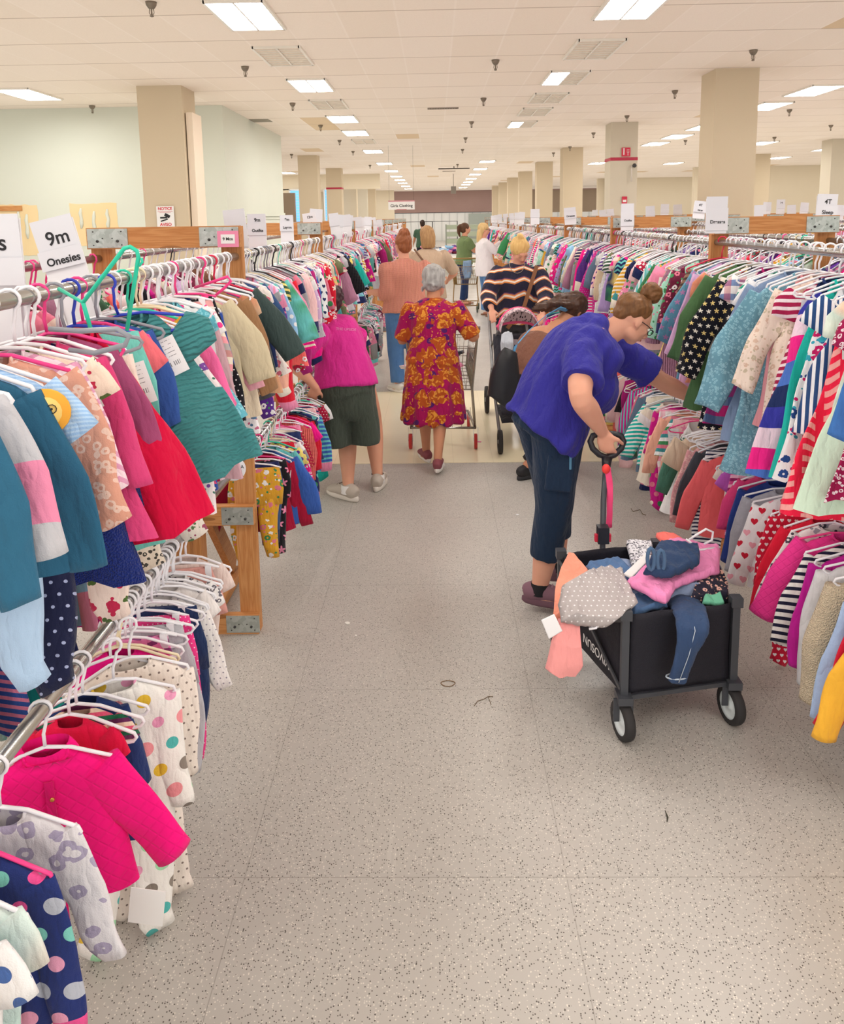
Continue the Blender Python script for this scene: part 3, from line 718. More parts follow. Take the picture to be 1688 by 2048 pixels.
        body(SH + [(.10, .12, T), (.22, .122, T), (.27, .112, T), (.31, .07, T), (.335, .038, T), (.345, .036, T*.7)], .035, True); sleeves(.085, .047, .045, .65)
    elif k == 'romper':
        body(SH + [(.12, .115, T), (.25, .13, T), (.31, .135, T)]); sleeves(.08, .045, .043, .6)
        for sd in (-1, 1): limb([(sd*.062*s, 0, -.098-.29*s), (sd*.07*s, 0, -.098-.34*s), (sd*.075*s, 0, -.098-.39*s)], [.068*s, .068*s, .066*s], T)
    elif k == 'sleeper':
        body(SH + [(.12, .118, T), (.26, .124, T), (.36, .126, T), (.38, .115, T)], .02); sleeves(.27, .044, .030, .22)
        for sd in (-1, 1): limb([(sd*.058*s, 0, -.098-.34*s), (sd*.066*s, 0, -.098-.50*s), (sd*.07*s, 0, -.098-.60*s), (sd*.085*s, -.004, -.098-.635*s)], [.06*s, .05*s, .04*s, .035*s], T)
    elif k in ('pants', 'leggings', 'jeans'):
        w0 = .062 if k != 'leggings' else .052; w1 = .048 if k != 'leggings' else .03; L = .42
        b.cur = 1; rg = [ring(0, -.112, .108*s, .012), ring(0, -.112-.03*s, .112*s, .014)]; b.rings(rg, True); b.cur = 0
        b.rings([rg[1], ring(0, -.112-.10*s, .125*s, T), ring(0, -.112-.17*s, .125*s, T*.9)], False, True)
        for sd in (-1, 1): limb([(sd*.06*s, 0, -.112-.12*s), (sd*.068*s, 0, -.112-.28*s), (sd*.07*s, 0, -.112-L*s)], [w0*s, (w0*.55+w1*.45)*s, w1*s], T*.9)
    elif k == 'shorts':
        b.cur = 1; rg = [ring(0, -.112, .105*s, .012), ring(0, -.112-.03*s, .11*s, .014)]; b.rings(rg, True); b.cur = 0
        b.rings([rg[1], ring(0, -.112-.10*s, .13*s, T)], False, True)
        for sd in (-1, 1): limb([(sd*.062*s, 0, -.112-.08*s), (sd*.07*s, 0, -.112-.19*s)], [.064*s, .07*s], T)
    elif k == 'skirt':
        b.cur = 1; rg = [ring(0, -.112, .10*s, .012), ring(0, -.112-.03*s, .105*s, .014)]; b.rings(rg, True); b.cur = 0
        b.rings([rg[1], ring(0, -.112-.12*s, .15*s, T*1.6), ring(0, -.112-.24*s, .18*s, T*2)])
    # creases, drape and lean of the whole cloth
    lean = rnd.uniform(-.05, .05); f1 = rnd.uniform(24, 38); f2 = rnd.uniform(45, 80); flare = 1 if 'dress' in k or k == 'skirt' else .55
    out = []
    for (x, y, z) in b.v:
        d = max(0, -.14 - z); g = min(1, d/.22)
        a = amp*g*flare*(1.4 if flare == 1 else 1)
        yy = y + a*math.sin(f1*x + ph[0] + 5*z) + .45*a*math.sin(f2*x + ph[1] - 9*z) + lean*d*.5
        nz = noise.noise(V((x*9+seed, y*20, z*7)))
        yy += .008*g*nz; xx = x + .010*g*noise.noise(V((x*5, seed*1.7, z*6))) + .012*g*math.sin(z*9+ph[2])
        zz = z + .006*g*math.sin(x*30+ph[3])
        if lod < 2:     # pulled sideways at the hem, crumpled at the sleeves
            q = noise.noise(V((x*14, seed*3.1, z*11))); yy += .010*g*q*min(1, abs(x)/.1); xx = xx*(1 + (wd_-1)*g) + .02*g*ph[5]/6.28*flare - .01*g
        out.append((xx, yy, zz))
    b.v = out
    return b
def hash_(s): return sum(ord(c)*(i+3) for i, c in enumerate(s)) % 997
GM = {}
def gmesh(kind, s, seed, lod):
    key = (kind, round(s, 2), seed, lod)
    if key not in GM: GM[key] = garment_mesh(kind, s, seed, lod).mesh(kind)
    return GM[key]
def collar_mesh(s):
    b = MB(); pts = []
    for k in range(20):
        t = 2*PI*k/20; sn = math.sin(t); pts.append(V((.045*s*math.cos(t), .011*sn, -.098 - .028*s*max(0, -sn)**.7)))
    b.tube(pts, .004, 6, closed=True); return b.mesh('collar')
COLLAR = collar_mesh(1.0)
def tag_mesh():
    b = MB(); b.box((0, 0, 0), (.062, .0012, .102)); return b.mesh('price_tag')
TAGM = tag_mesh()
def tagmat():
    N = NT('price_tag_print'); M = N.M; x, y, z = N.xyz()
    bar = M('MULTIPLY', M('GREATER_THAN', N.noise(400, N.map((1, 0, 0)), 0), .5), M('MULTIPLY', M('LESS_THAN', M('ABSOLUTE', M('ADD', z, .02)), .006), M('LESS_THAN', M('ABSOLUTE', x), .019)))
    ln = M('MULTIPLY', M('MULTIPLY', M('LESS_THAN', M('FRACT', M('ADD', M('MULTIPLY', z, 95), 50)), .16), M('GREATER_THAN', z, -.004)), M('MULTIPLY', M('LESS_THAN', M('ABSOLUTE', x), .019), M('GREATER_THAN', N.noise(230, None, 0), .46)))
    return N.fin(N.mix(M('MULTIPLY', M('MAXIMUM', bar, ln), .75), lin('ebe9ea'), lin('33333a')), .6, 0, .3)
TAGP = tagmat()
KN = dict(baby_tee='baby tee', t_shirt='tee', long_sleeve_shirt='long sleeve top', sweatshirt='sweatshirt', jacket='jacket', sherpa_jacket='fleece jacket', dress='dress', long_sleeve_dress='long sleeve dress',
  tank_dress='tank dress', tiered_dress='ruffle dress', bodysuit='bodysuit', romper='romper', sleeper='footed sleeper', pants='pants', leggings='leggings', jeans='jeans', shorts='shorts', skirt='skirt')
CLIPK = ('pants', 'leggings', 'jeans', 'shorts', 'skirt')
PW = dict(plain='', dots='dotted', bigdots='big-dot', pindots='pin-dot', stripes='striped', multistripes='bold-striped', vstripes='pinstriped', plaid='plaid', chevron='chevron', floral='floral', hearts='heart-print',
  stars='star-print', leopard='leopard', blocks='colour-block', brush='brush-print', denim='denim', tiedye='tie-dye', knit='knit', sherpa='fleece', quilt='quilted', crinkle='crinkled')
SEEN = {}; REST = []
def garment(kind, mat, x, y, z, yaw=0, s=1.0, seed=0, lod=0, hc='white', desc='', where='', grp='', side=1, trim=None, tagon=False, hanger=True, tilt=0, hl=None, solo=True):
    """one garment (top level) and the hanger it hangs on (top level)"""
    o = put(kind, gmesh(kind, s, seed, lod), [mat, trim or mat], None, (x, y, z), (0, tilt, yaw))
    if kind not in CLIPK and lod == 0:
        c = put('collar', COLLAR, trim or mat, o); c.scale = (s, 1, 1)
    if tagon:
        rr = random.Random(seed + int(abs(y)*977)); sx = side*(.04 + .07*rr.random())*s
        put('price_tag', TAGM, TAGP, o, (sx, -.03, -.20 - .1*rr.random()), (rr.uniform(-.1, .1), rr.uniform(-.3, .3), 0))
    lab = (desc + ' ' + where).strip(); n = SEEN.get(lab, 0); SEEN[lab] = n + 1
    tag(o, lab, {'dress': 'dress', 'pants': 'pants', 'jeans': 'pants', 'leggings': 'pants', 'shorts': 'shorts', 'skirt': 'skirt', 'jacket': 'jacket'}.get('dress' if 'dress' in kind else 'jacket' if 'jacket' in kind else kind, 'shirt' if kind in ('baby_tee', 't_shirt', 'long_sleeve_shirt', 'sweatshirt') else 'baby clothes'), grp or None)
    if hanger:
        clip = kind in CLIPK; key = ('c' if clip else 'w' if s > 1.12 else '') + str(min(lod, 1)); key = int(key) if key in '01' else key
        if not solo:
            REST.append((HM[key], hc, Matrix.Translation((x, y, z)) @ Matrix.Rotation(yaw, 4, 'Z') @ Matrix.Rotation(tilt, 4, 'Y'))); return o
        h = put('hanger', HM[key], HCOL[hc], None, (x, y, z), (0, tilt, yaw))
        if clip and lod == 0:
            for q in (-1, 1): put('clip', CLIPM, HCOL[hc], h, (q*.085, 0, -.112))
        tag(h, hl or ('%s plastic hanger holding the %s %s' % (hc, desc, where)), 'hanger', 'plastic clothes hangers')
    return o
# ---- recipe book: (pattern, colours) pairs in words that stay true
COLS = ['red', 'crimson', 'pink', 'rose', 'hotpink', 'fuchsia', 'magenta', 'blush', 'peach', 'coral', 'mustard', 'yellow', 'cream', 'white', 'ivory', 'beige', 'brown', 'grey', 'lightgrey', 'charcoal', 'black', 'navy', 'blue',
        'skyblue', 'teal', 'aqua', 'mint', 'green', 'olive', 'forest', 'purple', 'lavender', 'lilac', 'mauve', 'burgundy', 'slate', 'turquoise']
WTS = [4, 3, 8, 5, 8, 5, 3, 5, 4, 4, 2, 3, 7, 11, 6, 4, 2, 4, 4, 3, 3, 6, 3, 5, 4, 4, 4, 2, 2, 2, 3, 4, 4, 3, 2, 3, 3]
PATS = ['plain'] * 11 + ['dots', 'bigdots', 'pindots', 'stripes', 'stripes', 'multistripes', 'vstripes', 'plaid', 'chevron', 'floral', 'floral', 'floral', 'hearts', 'stars', 'leopard', 'tiedye', 'knit']
WORD = dict(hotpink='hot pink', lightgrey='light grey', skyblue='sky blue')
_FB = {}
def rfab(r, baby=True):
    p = r.choice(PATS); a = r.choices(COLS, WTS)[0]
    if p in ('plain', 'knit'): m = fab(p, a)
    else:
        light = a in ('white', 'cream', 'ivory', 'lightgrey', 'blush', 'yellow')
        c2 = r.choice(['pink', 'navy', 'red', 'teal', 'hotpink', 'green', 'purple']) if light else r.choice(['white', 'cream', 'white', 'pink', 'yellow', 'aqua'])
        if c2 == a: c2 = 'navy'
        if p in ('floral', 'bigdots', 'multistripes', 'tiedye'): m = fab(p, a, c2, 'rose', 'green')
        else: m = fab(p, a, c2)
    wa = WORD.get(a, a)
    return m, (PW[p] + ' ' if PW[p] else '') + wa
BABYK = ['long_sleeve_shirt']*5 + ['baby_tee']*4 + ['bodysuit']*3 + ['dress']*4 + ['tiered_dress']*2 + ['tank_dress']*2 + ['sleeper']*3 + ['romper']*2 + ['sweatshirt']*3 + ['jacket', 'pants', 'pants', 'leggings']
KIDK = ['long_sleeve_dress']*4 + ['dress']*4 + ['tank_dress']*3 + ['long_sleeve_shirt']*4 + ['sweatshirt']*3 + ['t_shirt']*3 + ['tiered_dress', 'jacket', 'sleeper']
LOWK = ['pants']*4 + ['leggings']*3 + ['jeans']*3 + ['shorts']*3 + ['skirt']*2 + ['long_sleeve_shirt', 'sleeper', 'sleeper', 'sweatshirt', 't_shirt', 'jacket']
def fillrod(x, z, y0, y1, where, grp, seed, step=.05, kinds=BABYK, s=(.95, 1.1), side=1, lodf=None, skip=(), yawm=.28, tagp=.3, hcs=None, solo=False):
    """a rod packed with clothes from y0 to y1, every garment and hanger its own object; words stay unique on one rod"""
    r = random.Random(seed); y = y0; seen = {}; prev = None
    while y < y1:
        if any(a < y < c for a, c in skip): y += step; continue
        lod = (0 if y < 3.0 else 1 if y < 6.5 else 2) if lodf is None else lodf
        for _ in range(30):
            k = r.choice(kinds); m, dw = rfab(r)
            if k == 'jeans': m, dw = (fab('denim', 'denim', 'indigo'), 'blue') if r.random() < .6 else (fab('denim', 'indigo', 'navy'), 'dark')
            d = dw + ' ' + KN[k]
            if d not in seen: break
        if d in seen:
            d2 = d + ' after the ' + (prev or 'frame')
            d = d2
        seen[d] = 1
        tr = fab('plain', r.choice(['white', 'navy', 'pink', 'cream', 'grey'])) if r.random() < .3 else m
        hc = r.choices(['white', 'grey', 'black', 'pink', 'lightgrey', 'teal', 'cream'], hcs or [30, 3, 2, 3, 4, 1, 2])[0]
        sz = r.uniform(*s)
        garment(k, m, x + r.uniform(-.008, .008), y, z, side*(yawm + r.gauss(0, .16)), round(sz/.08)*.08, r.randint(0, 3 if lod else 5), lod, hc, d, where, grp, side, tr, lod < 2 and r.random() < tagp, tilt=r.gauss(0, .03), solo=solo)
        prev = d.split(' after')[0]
        y += step*r.uniform(.75, 1.3)
# ------------------------------------------------------------------ clothes on the rods
ULX, LLX, URX = LX1-.03, LX1-.03, RX0+.03
G_UL = 'clothes on the nearest left upper rod'; G_LL = 'clothes on the nearest left lower rod'
wu = 'on nearest left upper rod'
# --- nearest left rack, upper rod, front to back (the ones the photo shows best)
UL = [ # kind, fabric, words, y, size, yaw, hanger, tag
 ('long_sleeve_shirt', fab('denim', '366f8c', '2e5f7c'), 'dull blue long sleeve top', 1.16, 1.05, .15, 'white', 0),
 ('sweatshirt', fab('blocks', 'pink', 'lightgrey', 'lightgrey'), 'grey and pink rainbow sweatshirt', 1.21, 0.94, .2, 'white', 0),
 ('long_sleeve_shirt', fab('plain', '2c5f7c'), 'steel blue snap top', 1.33, 1.1, .12, 'white', 1),
 ('baby_tee', fab('stripes', '9cc0e8', 'b5d2ef', sc=3), 'sky blue lion face tee', 1.35, 1.0, .3, 'white', 0),
 ('sweatshirt', fab('leopard', 'd99c86', 'e8c4b4', sc=.8), 'peach sparkle sweatshirt', 1.43, 1.08, .25, 'pink', 0),
 ('long_sleeve_shirt', fab('chevron', 'f2dbe4', 'dd9dbc'), 'pale pink chevron top', 1.50, 0.94, .4, 'white', 1),
 ('romper', fab('floral', 'f3dfcb', 'c2344f', '59713b', sc=.8), 'cream cherry print romper', 1.57, 1.03, .35, 'white', 0),
 ('long_sleeve_dress', fab('plain', 'd8457c'), 'deep rose dress', 1.64, 0.94, .3, 'white', 1),
 ('long_sleeve_shirt', fab('plain', 'a04a72'), 'mauve red top', 1.70, .92, .3, 'pink', 0),
 ('tank_dress', fab('plain', 'd00c3e'), 'bright red swing dress', 1.72, 1.12, .38, 'grey', 0),
 ('pants', fab('plain', '74c4b8'), 'mint green leggings style pants', 1.83, 1.27, .3, 'blue', 0),
 ('baby_tee', fab('plain', 'f0707a'), 'coral ruffle tee', 1.89, 0.94, .4, 'pink', 0),
 ('long_sleeve_shirt', fab('denim', '3c5ea8', '2f4f93'), 'blue chambray top', 1.95, .84, .35, 'grey', 0),
 ('tiered_dress', fab('crinkle', '468a8c'), 'teal crinkled ruffle dress', 1.99, 1.17, .42, 'blue', 1),
 ('dress', fab('plain', 'e79ab0'), 'dusty pink dress', 2.10, 0.94, .35, 'white', 0),
 ('baby_tee', fab('plain', 'd49a2e'), 'mustard tee', 2.16, 0.94, .35, 'teal', 0),
 ('long_sleeve_dress', fab('plain', 'ee6aa2'), 'bubblegum pink long dress', 2.21, 0.94, .35, 'cream', 1),
 ('dress', fab('floral', 'f2d6c0', 'c4544f', 'd98a6a', sc=1.3), 'peach floral dress', 2.28, 0.94, .35, 'cream', 0),
 ('long_sleeve_shirt', fab('plain', 'e9d9c8'), 'oatmeal top', 2.33, 0.94, .35, 'white', 1),
 ('dress', fab('leopard', '62b3c4', '8fd0dc', sc=1.5), 'aqua lace dress', 2.38, 0.89, .35, 'white', 0),
 ('baby_tee', fab('dots', 'f2efee', 'f0418f', 'charcoal'), 'white tee with scattered marks', 2.43, 0.94, .4, 'white', 1),
 ('long_sleeve_shirt', fab('multistripes', 'b5b0ae', 'f0a0a8', 'efe6d3', 'c8908c'), 'grey tee striped with pink', 2.48, 1.03, .3, 'white', 0),
 ('pants', fab('multistripes', 'b9b4b2', 'e8e0d8', 'e0a0a0', 'b9b4b2'), 'grey and cream striped pants', 2.53, 1.08, .3, 'white', 0),
 ('pants', fab('pindots', '1d1c22', 'white'), 'black pants with white dots', 2.58, 1.03, .3, 'pink', 0),
 ('jacket', fab('plain', 'cdbf9f'), 'khaki beige jacket', 2.64, 1.03, .35, 'white', 0),
 ('long_sleeve_shirt', fab('plain', 'e9a9b5'), 'soft rose top', 2.69, 1.03, .3, 'white', 0),
 ('long_sleeve_dress', fab('plain', 'dccdb4'), 'sand coloured dress', 2.75, 0.94, .3, 'white', 1),
 ('long_sleeve_shirt', fab('plain', '9b7452'), 'camel brown top', 2.80, 1.17, .3, 'white', 0),
 ('tiered_dress', fab('tiedye', 'd8bb95', 'c47e5c', 'd8c4a4', sc=.6), 'tan and rust swing dress', 2.86, 1.03, .35, 'pink', 0),
 ('long_sleeve_shirt', fab('denim', '2a5484', '35659a'), 'deep blue denim jacket style top', 2.91, 1.17, .3, 'white', 0),
 ('long_sleeve_dress', fab('plain', '4c4c50'), 'charcoal dress', 2.96, 0.89, .3, 'white', 0),
 ('jacket', fab('plain', '3b4a48'), 'dark green jacket', 3.01, 1.03, .4, 'red', 0),
 ('sleeper', fab('plain', 'b23a62'), 'raspberry sleeper', 3.07, 0.85, .3, 'white', 0),
 ('long_sleeve_shirt', fab('plain', '24325e'), 'navy top', 3.13, 1.03, .3, 'white', 0),
 ('dress', fab('floral', 'f0e4dc', 'd06a7c', '6f8c5c'), 'cream rosebud dress', 3.19, 0.94, .3, 'white', 0),
 ('jacket', fab('quilt', '34507c'), 'blue quilted jacket', 3.27, 0.94, .35, 'white', 0)]
for i, (k, m, d, y, s, yw, hc, tg) in enumerate(UL):
    tl = -.21 if 'swing dress' in d and y < 2 else -.27 if 'crinkled' in d else -.10 - .05*math.sin(i*1.7); garment(k, m, ULX + .006*math.sin(i*2.1) + (.02 if tl < -.2 else .03 if 'lion' in d else 0), y, ZU, yw, s, i % 6, 0, hc, d, wu, G_UL, 1, None, bool(tg) or i % 4 == 2, tilt=tl)
# lion badge on the sky blue tee
for o in [q for q in COL.objects if q.get('label', '').startswith('sky blue lion')]:
    bm = MB(); bm.lathe([(.001, -.004), (.05, -.003), (.052, 0)], (0, 0, 0), 'y', 20); l = bm.build('face_print', flat('lion_mane', 'f0a93c', .8), o, (.120, -.036, -.182)); l.scale = (.8, 1, .8)
    MB().lathe([(.001, -.003), (.034, -.002), (.034, 0)], (0, -.003, 0), 'y', 16).build('face_print', flat('lion_face', 'f6d27a', .8), l)
    e = MB(); 
    for sx in (-1, 1): e.tube([V((sx*.014 + .010*math.cos(t*PI/5), -.007, .006 + .010*math.sin(t*PI/5))) for t in range(10)], .0012, 4, closed=True); e.ball((sx*.014, -.007, .006), .0028, n=6, m=4)
    e.ball((0, -.007, -.010), (.006, .002, .004), n=8, m=4); e.build('face_print', INK, l)
# second row of small things on the nearest upper rod that hang lower and show beneath
wl = 'hanging low under nearest left upper rod'
for i, (k, m, d, y, s) in enumerate([('sleeper', fab('plain', 'b5d0ec'), 'pale blue sleeper', 1.38, 1.0), ('sleeper', fab('pindots', '1e2240', 'a8b0d0', sc=.7), 'midnight blue sleeper with tiny studs', 1.46, 1.12),
      ('sleeper', fab('floral', 'f0dcd0', 'c02c50', '4f6a34', sc=.7), 'cream rose print sleeper', 1.78, 1.15), ('long_sleeve_dress', fab('sherpa', '1c2f7c'), 'royal blue fuzzy dress', 1.64, 1.12),
      ('sleeper', fab('leopard', 'e3d4c2', '4a4640', sc=1.2), 'beige sleeper with dark script print', 2.0, 1.1), ('long_sleeve_dress', fab('floral', 'efe2e4', '7a4a9c', '3d6f5c'), 'white violet print long dress', 2.15, 1.2),
      ('sleeper', fab('floral', 'e8ded2', '9a4460', '5e7a50', sc=1.2), 'cream wildflower sleeper', 2.31, 1.15), ('long_sleeve_dress', fab('plain', 'c8a0a8'), 'old rose long dress', 2.45, 1.2), ('sleeper', fab('floral', '2b4a9c', 'd84a7c', 'f0e0d0'), 'blue bouquet sleeper', 2.6, 1.1),
      ('sleeper', fab('dots', 'a3174e', 'f0d8e0'), 'crimson white dot sleeper', 2.72, 1.1), ('long_sleeve_dress', fab('floral', 'f0eef0', '5a7a9c', 'c86a8c'), 'white bluebell long dress', 2.85, 1.1), ('sleeper', fab('plain', '9c2c5c'), 'berry sleeper', 3.15, 1.1)]):
    garment(k, m, ULX-.01, y+.008, ZU, .25, s*.97, i % 6, 1, 'white', d, wl, G_UL)
# --- nearest left rack, lower rod
wL = 'on nearest left lower rod'
LL = [
 ('t_shirt', fab('bigdots', 'f1efee', '4a6aa8', sc=1.1), 'white tee with blue dots', 1.13, 1.01, -.05, 'white', 0),
 ('t_shirt', fab('tiedye', '8fcabb', 'd8ece6', 'e8cfc0', sc=.6), 'mint and peach tee', 1.19, 0.97, .0, 'white', 0),
 ('long_sleeve_shirt', fab('bigdots', '27346f', 'f0569a', '7fc9bc', 'e8a0bc', 'b9bcc8', sc=1.0), 'navy top with pink and mint dots', 1.27, 1.05, .05, 'pink', 0),
 ('long_sleeve_shirt', fab('leopard', 'ddd9dc', 'a9a0b8', sc=.4), 'grey white sloth print top', 1.37, 1.01, .12, 'white', 0),
 ('jacket', fab('quilt', 'f2107c'), 'hot pink quilted jacket', 1.545, .98, .3, 'white', 0),
 ('t_shirt', fab('plain', 'e01848'), 'red scoop tee', 1.66, 0.71, .05, 'white', 0),
 ('t_shirt', fab('multistripes', '1f6a4a', 'e05a7c', 'f0d8c0', '6a2f5c', sc=2), 'dark rainbow striped tee', 1.70, 0.71, .2, 'white', 0),
 ('long_sleeve_dress', fab('denim', '2b3f78', '1f2f5f'), 'indigo dress', 1.74, 0.71, .3, 'white', 0),
 ('sleeper', fab('bigdots', 'f3efe9', 'f0a3c4', '54b9b4', 'e9c23f', '8c8177', 'f29aa0', 'a9e0b4', sc=.9), 'white footed sleeper with big pastel dots', 1.80, 1.12, .5, 'white', 0),
 ('sleeper', fab('pindots', 'f2e5da', '8a7a72', sc=.8), 'cream sleeper with tiny dots', 1.90, 1.12, .45, 'white', 0),
 ('long_sleeve_shirt', fab('plain', 'f0128c'), 'neon pink top', 1.96, 0.84, .3, 'cream', 0),
 ('pants', fab('brush', 'ef86ba', '8c3f78', sc=1.2), 'pink sprinkle print pants', 2.03, 0.88, .2, 'white', 1),
 ('pants', fab('plain', 'bcbac0'), 'light grey pants', 2.09, 1.09, .2, 'white', 0),
 ('pants', fab('pindots', 'f03f8c', 'f8d0e0', sc=1.3), 'pink pants with white pin dots', 2.15, 1.13, .2, 'white', 0),
 ('jeans', fab('denim', '1d2c50', '2a3d66'), 'dark indigo baby jeans', 2.21, 1.18, .2, 'white', 0),
 ('long_sleeve_shirt', fab('pindots', 'efe9e6', '9a94a0'), 'off-white speckled top', 2.27, 0.97, .2, 'white', 0),
 ('t_shirt', fab('plain', 'f0e9e6'), 'plain white knit tee', 2.33, 0.84, .2, 'white', 0),
 ('t_shirt', fab('leopard', 'f2eeec', '6f6a74'), 'white tee with grey marks', 2.39, 0.84, .2, 'white', 0),
 ('shorts', fab('plain', 'd99c92'), 'terracotta pink shorts', 2.47, 0.92, .2, 'white', 0),
 ('t_shirt', fab('plain', 'e8d4cc'), 'pale shell pink tee', 2.53, 0.84, .2, 'white', 0)]
for i, (k, m, d, y, s, yw, hc, tg) in enumerate(LL):
    tr = fab('plain', 'f0569a') if 'navy top' in d else None
    garment(k, m, LLX + (.05 if 'sleeper' in d else 0), y, ZL, yw, s, (i*5+1) % 6, 0, hc, d, wL, G_LL, 1, tr, bool(tg), tilt=.03*math.sin(i))
# bare hangers squeezed together in the middle of the lower rod
for i in range(11):
    c = 'cream' if i == 1 else 'white'
    h = put('hanger', HM[0], HCOL[c], None, (LLX, 1.90 + i*.05, ZL), (0, .03*math.sin(i*3), .35+.1*math.sin(i*5))); tag(h, '%s empty hanger in the cluster on nearest left lower rod, %s from the front' % (c, ords[i]), 'hanger', 'plastic clothes hangers')
# pink jacket details
for o in [q for q in COL.objects if q.get('label', '').startswith('hot pink quilted')]:
    bb = MB(); bb.box((.004, -.027, -.33), (.018, .003, .36)); bb.build('placket', fab('plain', 'd80e6c'), o)
    for z in (-.19, -.30, -.41): MB().ball((.008, -.031, z), (.005, .003, .005), n=8, m=5).build('snap_button', flat('gold_snap', 'e0b45a', .3, .8), o)
    hd = MB(); rg = []
    for j in range(9):
        a = j/8; rg.append([V(((.058+.018*math.sin(PI*min(a*.9, 1)))*math.cos(t)*(1-.25*a), .010 + .02*math.sin(t), -.14+.062*a - .04*max(0, -math.sin(t))*(1-.4*a))) for t in [2*PI*k/20 for k in range(20)]])
    hd.rings(rg, False, False); hd.build('hood', fab('plain', 'f2107c'), o)
# teal hanger sticking up, grey hanger poking out, loose pink one
def loose_hanger(p, rot, c, label, key=0, sc=1.0):
    h = put('hanger', HM[key], HCOL[c], None, p, rot); h.scale = (sc,)*3; tag(h, label, 'hanger', 'plastic clothes hangers'); return h
p = at(168, 604, 1.62); b = MB()
A, B_, C_, D_, E_ = at(118, 578, 1.66), at(166, 605, 1.6), at(248, 497, 1.6), at(274, 502, 1.6), at(254, 660, 1.64)
b.tube([A, B_, C_ + V((-.01, 0, -.012)), C_, (C_+D_)/2 + V((0, 0, .006)), D_, D_ + V((.002, 0, -.012)), E_], .0045, 8); b.tube([B_, at(182, 660, 1.62)], .0045, 8)
b.tube([D_ + V((.002, 0, -.03)), at(285, 524, 1.6), at(283, 516, 1.6)], .003, 6)
tag(b.build('hanger', HCOL['teal']), 'turquoise hanger sticking up sideways over nearest left upper rod', 'hanger', 'plastic clothes hangers')
b = MB(); pts = [at(100, 658, 1.45), at(160, 662, 1.42), at(235, 658, 1.4), at(258, 672, 1.4), at(250, 690, 1.4), at(190, 706, 1.42), at(140, 700, 1.45)]
b.tube(pts, .005, 8); tag(b.build('hanger', HCOL['grey']), 'grey hanger poking sideways out of nearest left upper rod clothes', 'hanger', 'plastic clothes hangers')
b = MB(); b.tube([at(390, 575, 2.75), at(430, 562, 2.7), at(455, 553, 2.7), at(462, 562, 2.7), at(450, 575, 2.7), at(420, 600, 2.72)], .005, 8); tag(b.build('hanger', HCOL['pink']), 'hot pink hanger poking out near the nearest left frame', 'hanger', 'plastic clothes hangers')
b = MB(); b.tube([at(300, 705, 2.1), at(335, 712, 2.08), at(352, 728, 2.08), at(350, 745, 2.08), at(330, 752, 2.08), at(305, 750, 2.1)], .0048, 8); tag(b.build('hanger', HCOL['cream']), 'cream hanger tip poking out beside the floral dress sleeve', 'hanger', 'plastic clothes hangers')
# loose white tag by the pink jacket sleeve
a, b_ = at(262, 1782, 1.50), at(325, 1845, 1.50); t = put('paper_card', MB().box((0, 0, 0), (.075, .0015, .085)).mesh('t'), PAPER, None, (a+b_)/2, (0, .15, 0)); tag(t, 'blank white price tag hanging below the hot pink jacket sleeve', 'tag')
# round divider with A
p = V((LLX, 3.19, ZL)); t = MB().lathe([(.02, -.002), (.05, -.002), (.05, .002), (.02, .002)], (0, 0, 0), 'y', 28).build('rod_divider', WHITEP, None, p, (0, 0, .25))
for a in (0.2, 2.2, 4.2): text('lettering', 'A', .022, INK, t, (.036*math.cos(a), -.0028, .036*math.sin(a)), (PI/2, 0, 0))
tag(t, 'round white rod divider printed with the letter A', 'divider')
